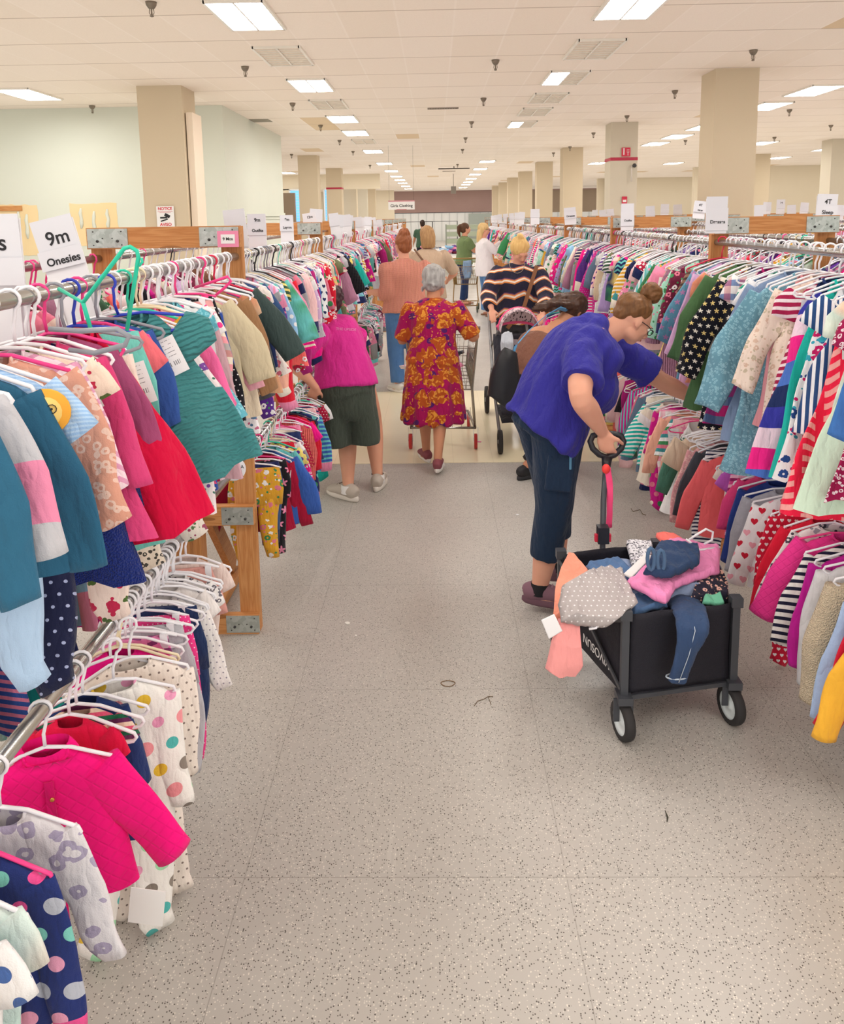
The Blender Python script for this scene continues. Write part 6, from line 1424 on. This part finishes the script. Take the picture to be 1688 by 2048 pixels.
# side lettering, upside down as in the photo
sd = (FL-BL).normalized(); side_n = (FL-FR).normalized(); c0 = L_(FL.lerp(BL, .36)) + side_n*.012 + V((0, 0, .235))
t_ = text('lettering', 'VIVOSUN', .05, PAPER, wag, c0); rx = -sd; rz_ = side_n; ry = rz_.cross(rx)
t_.rotation_euler = Matrix((rx, ry, rz_)).transposed().to_euler()
b = MB(); q = c0 - sd*.19 + V((0, 0, .01)); b.add([q + side_n*.001 + sd*x + V((0, 0, y)) for x, y in ((-.03, 0), (-.01, .03), (.02, .035), (.03, .012), (.012, .0), (.028, -.03), (-.005, -.025))] + [q + side_n*.003 + sd*x + V((0, 0, y)) for x, y in ((-.03, 0), (-.01, .03), (.02, .035), (.03, .012), (.012, .0), (.028, -.03), (-.005, -.025))], [tuple(range(7)), tuple(range(7, 14))[::-1]] + [(i, (i+1) % 7, 7+(i+1) % 7, 7+i) for i in range(7)], False); b.build('red_logo', flat('logo_red', 'e0304a', .6), wag)
# pull handle
hb, hm, ht = L_(at(1205, 1098, 3.18)), L_(at(1207, 1000, 3.28)), L_(at(1212, 930, 3.36)); hg = L_(at(1214, 888, 3.40))
MB().tube([L_(V((.70, 3.17, .18))), hb, hm, ht], .0125, 10).build('handle_pole', DKM, wag)
MB().beam(hb + V((0, 0, .03)), hb + V((.0, .0, .10)), .045, .045, (0, 1, 0)).build('pole_clamp', flat('black_plastic', '24242a', .4), wag)
MB().box(hb + V((.027, 0, .05)), (.012, .02, .03)).box(hb + V((-.027, 0, .05)), (.012, .02, .03)).build('clamp_button', flat('logo_red', 'e0304a', .6), wag)
HX = (at(1250, 880, 3.4) - at(1180, 880, 3.4)).normalized(); HZ = (at(1214, 860, 3.40) - at(1214, 920, 3.36)).normalized()
rgp = [hg + HX*x*.073 + HZ*z*.055 for x, z in [(0, -1.05), (.45, -.85), (.85, -.35), (1.0, .2), (.85, .65), (.4, .8), (0, .84), (-.4, .8), (-.85, .65), (-1, .2), (-.85, -.35), (-.45, -.85)]]
MB().tube(rgp, .0135, 10, closed=True).build('handle_grip', flat('black_plastic', '24242a', .4), wag)
MB().tube([ht - HZ*.02, hg - HZ*.06], [.016, .024], 10).build('grip_neck', flat('black_plastic', '24242a', .4), wag)
m = MB(); rp = [L_(at(x, y, 3.30)) for x, y in ((1209, 936), (1212, 955), (1214, 1000), (1212, 1056))]; sheet(m, [(p, p + V((.026, 0, .002))) for p in rp], 6, .002, .004, 30); m.build('ribbon', flat('neon_pink_ribbon', 'ff4f86', .5), wag)
MB().ball(rp[0] + V((.004, -.012, .0)), (.018, .012, .022), n=8, m=6).build('ribbon_knot', flat('neon_red_ribbon', 'f0403c', .5), wag)
# clothes heaped in and over the wagon
def pile(name, mat, P, label, cat='clothes', th=.012, amp=.010, k=12, seed=1, vox=None, extra=None, sag=0):
    b = MB(); sheet(b, [(at(*l), at(*r)) for l, r in P], 22, th, amp, k, seed, sag)
    if extra: extra(b)
    if vox: me = fuse(b, name, vox, 2); o = put(name, me, mat)
    else: o = b.build(name, mat)
    tag(o, label, cat, 'clothes heaped in the wagon'); return o
JN = fab('denim', '3d5274', '2c3f60'); JN2 = fab('denim', '5f7fa8', '46638c')
b = MB(); c1 = [at(1300, 1190, 3.0), at(1350, 1195, 2.85), at(1378, 1222, 2.66), at(1384, 1262, 2.575), at(1372, 1310, 2.565), at(1352, 1365, 2.57)]
loft(b, c1, [(.055, .03), (.06, .03), (.062, .022), (.055, .018), (.043, .016), (.036, .016)], (1, .2, 0), 20); me = fuse(b, 'jeans', .007, 3, folds(.006, (0, 0, .3), 22)); jo = put('jeans', me, JN); tag(jo, 'dark blue denim jeans leg hanging over the near side of the wagon', 'pants', 'clothes heaped in the wagon')
sb = MB(); sb.tube([p + V((.003, -.024+.006*i/5, .012)) for i, p in enumerate(c1[2:])], .0016, 4); sb.build('seam_stitching', flat('pale_stitch', 'b9c4cf', .8), jo)
sb = MB(); e = c1[-1]; sb.tube([e + V((.035*math.cos(t), .017*math.sin(t)-.0, .022)) for t in [2*PI*j/14 for j in range(14)]], .003, 5, closed=True); sb.build('cuff_seam', flat('pale_stitch', 'b9c4cf', .8), jo)
pile('jeans', JN2, [((1172, 1138, 2.95), (1232, 1128, 3.05)), ((1205, 1172, 2.85), (1262, 1150, 2.95)), ((1245, 1215, 2.72), (1300, 1185, 2.82)), ((1268, 1238, 2.66), (1330, 1215, 2.7))], 'mid blue baby jeans lying across the left side of the wagon heap', 'pants', .03, .014, 14, 2)
pile('shirt', fab('plain', 'f08fc0'), [((1332, 1085, 3.02), (1440, 1105, 2.95)), ((1300, 1130, 2.88), (1438, 1148, 2.85)), ((1252, 1172, 2.78), (1350, 1178, 2.75)), ((1290, 1190, 2.70), (1336, 1212, 2.66))], 'bubblegum pink tee lying on top of the wagon heap', 'shirt', .03, .014, 12, 3)
pile('shorts', fab('denim', '34486a', '283a58'), [((1322, 1092, 2.92), (1395, 1098, 2.90)), ((1300, 1118, 2.82), (1400, 1128, 2.80)), ((1283, 1150, 2.75), (1345, 1160, 2.72))], 'small denim shorts with tie on top of the pink tee', 'shorts', .028, .012, 22, 4)
b = MB()
for x0, y0 in ((1302, 1118), (1322, 1122)): b.tube([at(x0 + 12*math.sin(t)*(.6), y0 + 22*math.cos(t), 2.735) for t in [2*PI*j/12 for j in range(12)]], .007, 6, closed=True)
so = [o for o in COL.objects if o.get('label', '').startswith('small denim shorts')][0]; b.build('waist_tie', fab('denim', '56708f', '4a6484'), so)
pile('jacket', fab('pindots', 'b3aaa8', 'e8e4e4', sc=.9), [((1165, 1150, 2.86), (1215, 1150, 2.95)), ((1128, 1170, 2.76), (1235, 1185, 2.80)), ((1118, 1215, 2.66), (1255, 1225, 2.68)), ((1125, 1250, 2.60), (1205, 1258, 2.60))], 'rolled grey jacket with small white dots on the left corner of the heap', 'jacket', .07, .016, 14, 5)
pile('shirt', fab('plain', 'f29a80'), [((1140, 1112, 3.06), (1150, 1114, 3.04)), ((1122, 1150, 2.9), (1180, 1150, 2.92)), ((1112, 1215, 2.76), (1140, 1180, 2.80)), ((1108, 1250, 2.70), (1125, 1240, 2.70))], 'salmon orange top hanging over the left wagon side', 'shirt', .02, .010, 12, 6)
pile('pants', fab('plain', 'ef9d9a'), [((1118, 1240, 2.66), (1160, 1245, 2.66)), ((1100, 1285, 2.62), (1163, 1290, 2.62)), ((1090, 1338, 2.60), (1166, 1322, 2.62)), ((1112, 1352, 2.60), (1150, 1352, 2.62))], 'pink fleece pants dangling off the left wagon corner', 'pants', .04, .012, 12, 7)
pile('blouse', fab('leopard', 'e8e6ea', '4a4a54', sc=2.2), [((1252, 1094, 3.20), (1302, 1092, 3.18)), ((1258, 1120, 3.08), (1305, 1105, 3.05)), ((1262, 1140, 2.98), (1300, 1125, 2.96))], 'white blouse with grey sprig print at the back of the heap', 'shirt', .03, .012, 12, 8)
pile('price_tag', PAPER, [((1290, 1108, 2.96), (1305, 1112, 2.94)), ((1246, 1150, 2.86), (1262, 1158, 2.84))], 'plain white card tucked under the pink tee in the wagon', 'tag', .004, .002, 12, 9)
pile('dress', fab('floral', '2a2838', 'e8b8a8', 'd8a890', sc=1.6), [((1400, 1150, 2.95), (1440, 1150, 2.95)), ((1392, 1185, 2.82), (1458, 1185, 2.84)), ((1378, 1215, 2.74), (1455, 1212, 2.76))], 'navy dress with pale pink blossoms at the right corner of the heap', 'dress', .05, .016, 16, 10)
pile('shirt', fab('plain', '6fb898'), [((1408, 1196, 2.74), (1440, 1190, 2.75)), ((1404, 1212, 2.71), (1448, 1212, 2.72))], 'scrap of mint green top at the right corner of the heap', 'shirt', .02, .008, 16, 11)
pile('shirt', fab('plain', 'ff7a70'), [((1312, 1075, 3.10), (1350, 1072, 3.1)), ((1330, 1092, 3.0), (1370, 1090, 3.0))], 'coral top peeking out behind the pink tee', 'shirt', .02, .008, 12, 12)
pile('blanket', fab('plain', '8a9ab8'), [((1200, 1160, 3.1), (1440, 1150, 3.1)), ((1230, 1235, 2.72), (1440, 1215, 2.78))], 'jumbled blue grey clothes filling the bottom of the wagon', 'clothes', .08, .02, 10, 13)
t = pile('price_tag', TAGP, [((1082, 1240, 2.62), (1108, 1228, 2.62)), ((1098, 1278, 2.60), (1125, 1262, 2.60))], 'white price tag hanging from the grey dotted jacket', 'tag', .003, .001, 12, 14)
b = MB(); b.tube([at(1375, 1082, 2.94), at(1392, 1070, 2.94), at(1412, 1058, 2.94), at(1426, 1064, 2.94), at(1424, 1080, 2.94), at(1408, 1088, 2.94)], .0045, 8); b.tube([at(1372, 1078, 2.94), at(1400, 1100, 2.92), at(1440, 1094, 2.94)], .0045, 8); tag(b.build('hanger', HCOL['white']), 'white hanger with its hook sticking up from the wagon heap', 'hanger')
b = MB(); b.tube([at(1178, 1244, 2.62), at(1192, 1228, 2.6), at(1200, 1240, 2.6), at(1192, 1256, 2.6), at(1178, 1258, 2.6)], .0045, 8); tag(b.build('hanger', HCOL['white']), 'white hanger end showing in the rolled grey jacket', 'hanger')
# ------------------------------------------------------------------ shopping carts
def shopping_cart(loc, yaw, metal, wheelc, label, hgt=1.0, wd=.52, ln=.82):
    r = empty('shopping_cart', loc, yaw); tag(r, label, 'shopping cart'); zt0, zt1, zb0, zb1 = hgt-.06, hgt-.12, .50, .56; y0, y1 = 0, ln
    def P(u, v, f): # u across, v 0 bottom..1 top, f 0 handle..1 nose
        y = y0 + (y1-y0)*f*(.88+.12*v); w_ = wd*(1-.2*f)*(.82+.18*v); z = (zb0+(zb1-zb0)*f)*(1-v) + (zt0+(zt1-zt0)*f)*v; return V((w_*(u-.5), y, z))
    b = MB(); t_ = .0028
    for side in (0, 1):
        for i in range(19): b.tube([P(side, 0, i/18), P(side, 1, i/18)], t_, 4)
        for j in range(5): b.tube([P(side, j/4, 0), P(side, j/4, 1)], t_ if j % 4 else .005, 5)
    for f in (0, 1):
        for i in range(12): b.tube([P(i/11, 0, f), P(i/11, 1, f)], t_, 4)
        for j in range(5): b.tube([P(0, j/4, f), P(1, j/4, f)], t_ if j % 4 else .005, 5)
    for i in range(12): b.tube([P(i/11, 0, 0), P(i/11, 0, 1)], t_, 4)
    for i in range(8): b.tube([P(0, 0, i/7), P(1, 0, i/7)], t_, 4)
    b.build('wire_basket', metal, r)
    b = MB()
    for s_ in (-1, 1): b.tube([(s_*wd*.52, -.08, hgt), (s_*wd*.5, -.02, hgt-.05), (s_*wd*.42, .02, .5), (s_*wd*.46, .06, .17), (s_*wd*.36, ln*.92, .14)], .011, 8)
    b.tube([(-wd*.46, .06, .17), (wd*.46, .06, .17)], .010, 8); b.tube([(-wd*.36, ln*.92, .14), (wd*.36, ln*.92, .14)], .010, 8)
    for i in range(7): b.tube([(-wd*.4+wd*.8*i/6, .06, .18), (-wd*.34+wd*.68*i/6, ln*.92, .15)], .003, 4)
    b.build('frame', metal, r)
    MB().tube([(-wd*.54, -.08, hgt), (wd*.54, -.08, hgt)], .015, 10).build('handle_bar', metal, r)
    for s_, y in ((-1, .05), (1, .05), (-.78, ln*.9), (.78, ln*.9)):
        c = V((s_*wd*.47, y, .062)); f = MB()
        for q in (-1, 1): f.beam(c + V((q*.018, 0, 0)), c + V((q*.018, .02, .11)), .024, .004, (1, 0, 0))
        f.build('caster_fork', metal, r); wheel(r, c, (1, 0, 0), .062, .026, wheelc, metal)
    return r
CARTM = flat('cart_chrome', 'b9b6b0', .25, .9); RW = flat('red_rubber', 'c03434', .5); BRZ = flat('bronze_wire', 'a88a5a', .35, .7)
shopping_cart((.04, 6.22, 0), -.04, CARTM, RW, 'silver wire shopping cart with red wheels pushed by the woman in the floral dress', 1.0, .56)
shopping_cart((.60, 16.2, 0), PI, BRZ, flat('dark_green_wheel', '3a4a44', .6), 'bronze wire shopping cart standing in the aisle before the woman in green', 1.02, .55, .7)
def heap(loc, r3, cols, n, label, seed, name='clothes_in_cart'):
    rr = random.Random(seed)
    for i in range(n):
        b = MB(); c = V(loc) + V((rr.uniform(-1, 1)*r3[0], rr.uniform(-1, 1)*r3[1], rr.uniform(-.3, 1)*r3[2])); a = rr.uniform(0, 3); u = V((math.cos(a), math.sin(a), rr.uniform(-.3, .3)))*r3[0]*.7; v = V((-math.sin(a), math.cos(a), rr.uniform(-.4, .4)))*r3[1]*.6
        sheet(b, [c-u-v, c+u-v, c+u+v, c-u+v], 8, .03, .03, 14, i); o = b.build(name, cols[i % len(cols)][0]); tag(o, '%s %s' % (cols[i % len(cols)][1], label), 'clothes')
heap((.05, 6.6, .66), (.17, .3, .06), [(fab('plain', 'navy'), 'navy top'), (fab('floral', 'f0e8ee', 'hotpink', 'purple'), 'white and pink print top'), (fab('plain', 'pink'), 'light pink top'), (fab('plain', 'charcoal'), 'charcoal top')], 4, 'lying in the silver cart', 7)
b = MB(); sheet(b, [(at(927, 522, 15.6), at(942, 522, 15.6)), (at(925, 540, 15.58), at(944, 540, 15.58)), (at(927, 558, 15.6), at(942, 556, 15.6))], 8, .06, .02, 10, 3); tag(b.build('jacket', fab('denim', '8fa6c0', '7a94b2')), 'light denim jacket hanging in the bronze cart', 'jacket')
# ------------------------------------------------------------------ stroller
st = empty('stroller', (.66, 6.9, 0)); tag(st, 'stroller with pink rimmed leopard canopy in front of the blonde woman', 'stroller')
def S_(p): return V(p) - V((.66, 6.9, 0))
b = MB(); cc = at(1036, 640, 6.9)
rg = []
for j in range(8):
    a = PI*.08 + PI*.55*j/7
    rg.append([S_(cc + V((.17*math.cos(t), -.10 + .22*math.cos(a)*1.0, -.12 + .20*math.sin(t)*math.sin(a)*1.0 + .04)) ) for t in [PI*k/16 for k in range(17)]])
vs = [p for r in rg for p in r]; fs = [(i*17+k, i*17+k+1, (i+1)*17+k+1, (i+1)*17+k) for i in range(7) for k in range(16)]
b.add(vs, fs); cn = b.build('canopy', fab('leopard', 'd8c0c4', '3a2a34'), st); so_ = cn.modifiers.new('s', 'SOLIDIFY'); so_.thickness = .008
b = MB(); b.tube([p for p in rg[0]], .016, 8); b.tube([p for p in rg[4]], .012, 8); b.build('canopy_rim', flat('pink_trim', 'f05a8c', .7), st)
FRM = flat('grey_tube', '8a8a8c', .35, .6)
for s_ in (-1, 1):
    MB().tube([S_((.66+s_*.17, 7.5, 1.0)), S_((.66+s_*.17, 7.25, .8)), S_((.66+s_*.18, 6.75, .45)), S_((.66+s_*.17, 6.15, .14))], .013, 8).build('frame_tube', FRM, st)
    MB().tube([S_((.66+s_*.18, 6.85, .55)), S_((.66+s_*.18, 7.42, .14))], .013, 8).build('frame_tube', FRM, st)
    MB().tube([S_((.66+s_*.17, 7.1, .7)), S_(cc + V((s_*.17, .05, -.1)))], .01, 8).build('canopy_stay', FRM, st)
    wheel(st, S_((.66+s_*.17, 6.12, .095)), (1, 0, 0), .095, .035, TIRE, FRM, spokes=6); wheel(st, S_((.66+s_*.19, 7.45, .13)), (1, 0, 0), .13, .035, TIRE, FRM, spokes=8)
MB().tube([S_((.49, 7.5, 1.0)), S_((.83, 7.5, 1.0))], .016, 8).build('handle_bar', flat('black_plastic', '24242a', .4), st)
b = MB(); sheet(b, [(S_((.50, 7.0, .82)), S_((.82, 7.0, .82))), (S_((.50, 6.85, .48)), S_((.82, 6.85, .48))), (S_((.50, 6.5, .46)), S_((.82, 6.5, .46))), (S_((.52, 6.35, .25)), S_((.80, 6.35, .25)))], 8, .03, .005); b.build('seat', fab('plain', '3a3a42'), st)
b = MB(); sheet(b, [S_((.52, 6.9, .2)), S_((.80, 6.9, .2)), S_((.80, 6.3, .2)), S_((.52, 6.3, .2))], 8, .02, .01); b.build('basket', fab('plain', '2a2a30'), st)
b = MB(); sheet(b, [(at(1003, 668, 6.6), at(1024, 664, 6.6)), (at(1001, 690, 6.55), at(1026, 688, 6.55)), (at(1003, 705, 6.55), at(1022, 703, 6.55))], 8, .05, .02, 14, 3); tag(b.build('blanket', fab('plain', 'c9d0da')), 'pale grey baby blanket bunched in the stroller', 'blanket')
# ------------------------------------------------------------------ black bag on the blue strap
b = MB(); bc = at(1010, 752, 5.33); by = V((.85, -.5, 0)).normalized()
loft(b, [bc + V((-.03, 0, -.19)), bc + V((-.01, 0, -.15)), bc + V((.0, 0, .0)), bc + V((.02, 0, .13)), bc + V((.04, 0, .18))], [(.08, .05), (.11, .065), (.10, .06), (.07, .04), (.05, .012)], (1, .1, 0), 24)
me = fuse(b, 'shoulder_bag', .009, 4, folds(.006, (0, 0, 1), 14)); bg = put('shoulder_bag', me, flat('black_leather', '1b1d22', .45)); tag(bg, 'black slouchy shoulder bag hanging behind the bending woman in brown', 'bag')
b = MB(); s0 = [at(1026, 708, 5.36), at(1032, 690, 5.36), at(1060, 658, 5.42), at(1092, 630, 5.50), at(1118, 616, 5.62), at(1138, 622, 5.8)]; sheet(b, [(p - V((.012, 0, .010)), p + V((.012, 0, .010))) for p in s0], 4, .005, .001); b.build('strap', flat('sky_blue_strap', '5a9ccc', .6), bg)
MB().box(at(1031, 684, 5.345), (.03, .008, .035)).build('buckle', CHROME, bg)
# ------------------------------------------------------------------ things far down the aisle
def table(x0, x1, y, lab, z=.75):
    t = empty('folding_table', ((x0+x1)/2, y, 0)); w_ = x1-x0; MB().box((0, 0, z), (w_, .7, .035)).build('tabletop', flat('table_white', 'cfcfcf', .5), t)
    for s_ in (-1, 1):
        for q in (-1, 1): MB().tube([(s_*(w_/2-.15), q*.28, z-.02), (s_*(w_/2-.1), q*.3, 0)], .014, 6).build('leg', flat('table_leg_grey', '8a8a8a', .4), t)
    tag(t, lab, 'table')
FC = [(fab('plain', c), w_) for c, w_ in (('navy', 'navy'), ('pink', 'pink'), ('grey', 'grey'), ('white', 'white'), ('purple', 'purple'), ('charcoal', 'charcoal'), ('skyblue', 'sky blue'), ('burgundy', 'burgundy'))]
table(-.1, 1.7, 24.2, 'folding table heaped with clothes at the end of the aisle'); table(-.5, 1.3, 26.4, 'second folding table behind the heaped table')
rr = random.Random(9)
for j, (xa, xb, yy) in enumerate([(-.05, 1.65, 24.2), (-.4, 1.2, 26.4)]):
    for i in range(14):
        b = MB(); x = xa + (xb-xa)*(i+.5)/14; z = .80 + .10*rr.random(); c = V((x, yy+rr.uniform(-.2, .2), z)); m_, w_ = FC[(i*3+j) % 8]
        sheet(b, [c+V((-.13, -.12, 0)), c+V((.13, -.12, rr.uniform(-.03, .05))), c+V((.13, .12, 0)), c+V((-.13, .12, .04))], 6, .08, .04, 10, i); o = b.build('folded_clothes', m_)
        tag(o, '%s folded clothes on the %s far table, %s from left' % (w_, 'nearer' if j == 0 else 'farther', (ords + ['twelfth', 'thirteenth', 'last'])[i].replace('nearest', 'first')), 'clothes', 'clothes on the far tables')
sh = empty('shelf_unit', (1.05, 29, 0)); tag(sh, 'pale green slatted shelf unit at the far end of the aisle', 'shelf')
for z in (.3, .7, 1.0, 1.25, 1.5): MB().box((0, 0, z), (1.3, .4, .16)).build('shelf', flat('pale_green_shelf', 'a9b39c', .6), sh)
for s_ in (-1, 1): MB().box((s_*.66, 0, .8), (.04, .42, 1.6)).build('side_post', flat('shelf_grey', '8f958a', .6), sh)
for i, (x, y, w_) in enumerate([(.2, 31, 1.3), (-.6, 30, 1.0)]):
    r = empty('garment_rail', (x, y, 0)); b = MB(); b.tube([(-w_/2, 0, 0), (-w_/2, 0, 1.7), (w_/2, 0, 1.7), (w_/2, 0, 0)], .02, 6); b.build('rail', SCREW, r)
    for s_ in (-1, 1): MB().beam((s_*w_/2, -.25, .03), (s_*w_/2, .25, .03), .04, .04).build('foot', SCREW, r)
    tag(r, 'empty dark metal garment rail near the far wall, %s of the two' % ('right' if i == 0 else 'left'), 'clothing rail')
b = MB()
for i in range(40): b.box((-10+i*.62, 64.96, 1.1), (.02, .03, 2.2))
struct('trim_7', b, flat('wall_groove', 'b9bcbc', .6))
do = struct('door_1', MB().box((3.9, 64.9, 1.05), (2.4, .08, 2.1)), flat('grey_green_door', 'a8b0a8', .5)); MB().box((4.6, 64.84, 1.0), (.12, .06, .1)).build('door_handle', CHROME, do)
# ------------------------------------------------------------------ small litter on the floor
q = flo(896, 1368); b = MB(); b.tube([q + V((.028*math.cos(t)*(1+.1*math.sin(3*t)), .020*math.sin(t), .0022)) for t in [2*PI*j/24 for j in range(24)]], .0016, 5, closed=True); tag(b.build('rubber_band', flat('tan_rubber', '7a5c3c', .6)), 'small brown rubber band lying in the middle of the aisle', 'rubber band')
b = MB(); b.tube([flo(x, y) + V((0, 0, .002)) for x, y in ((948, 1413), (955, 1403), (968, 1399), (976, 1394), (986, 1394))], .0013, 5); b.tube([flo(x, y) + V((0, 0, .002)) for x, y in ((976, 1394), (980, 1404), (982, 1410))], .0012, 5); tag(b.build('twig', flat('twig_brown', '6b573e', .8)), 'bent brown twig on the floor right of the rubber band', 'twig')
b = MB(); b.tube([flo(x, y) + V((0, 0, .002)) for x, y in ((1330, 1622), (1335, 1635), (1334, 1645))], [.001, .003, .001], 5); tag(b.build('dark_scrap', flat('dark_lint', '3c3a30', .9)), 'tiny dark green scrap on the floor at right', 'litter')
for i, (x, y, s_, c, l) in enumerate([(695, 1247, .012, 'e8e4dc', 'small white paper scrap on the floor left of the aisle middle'), (712, 1272, .006, 'e8e4dc', 'tiny white crumb below the white paper scrap'), (1035, 1030, .010, 'e8e8e8', 'white scrap on the floor beside the legs of the woman in purple'), (958, 884, .020, 'f07ab0', 'pink scrap lying beside the red cart wheel')]):
    q = flo(x, y); b = MB(); b.add([q + V((math.cos(a)*s_*(1+.3*math.sin(5*a)), math.sin(a)*s_, h)) for h in (.0015, .004) for a in [2*PI*j/7 for j in range(7)]], [tuple(range(7))[::-1], tuple(range(7, 14))] + [(j, (j+1) % 7, 7+(j+1) % 7, 7+j) for j in range(7)], False)
    tag(b.build('paper_scrap', flat('scrap' + str(i), c, .8)), l, 'litter')
b = MB(); b.tube([flo(x, y) + V((0, 0, .003)) for x, y in ((1262, 1018), (1266, 1024), (1280, 1020), (1285, 1029), (1292, 1031))], .002, 5); tag(b.build('thread', flat('twig_brown', '6b573e', .8)), 'dark tangled thread on the floor behind the wagon', 'litter')
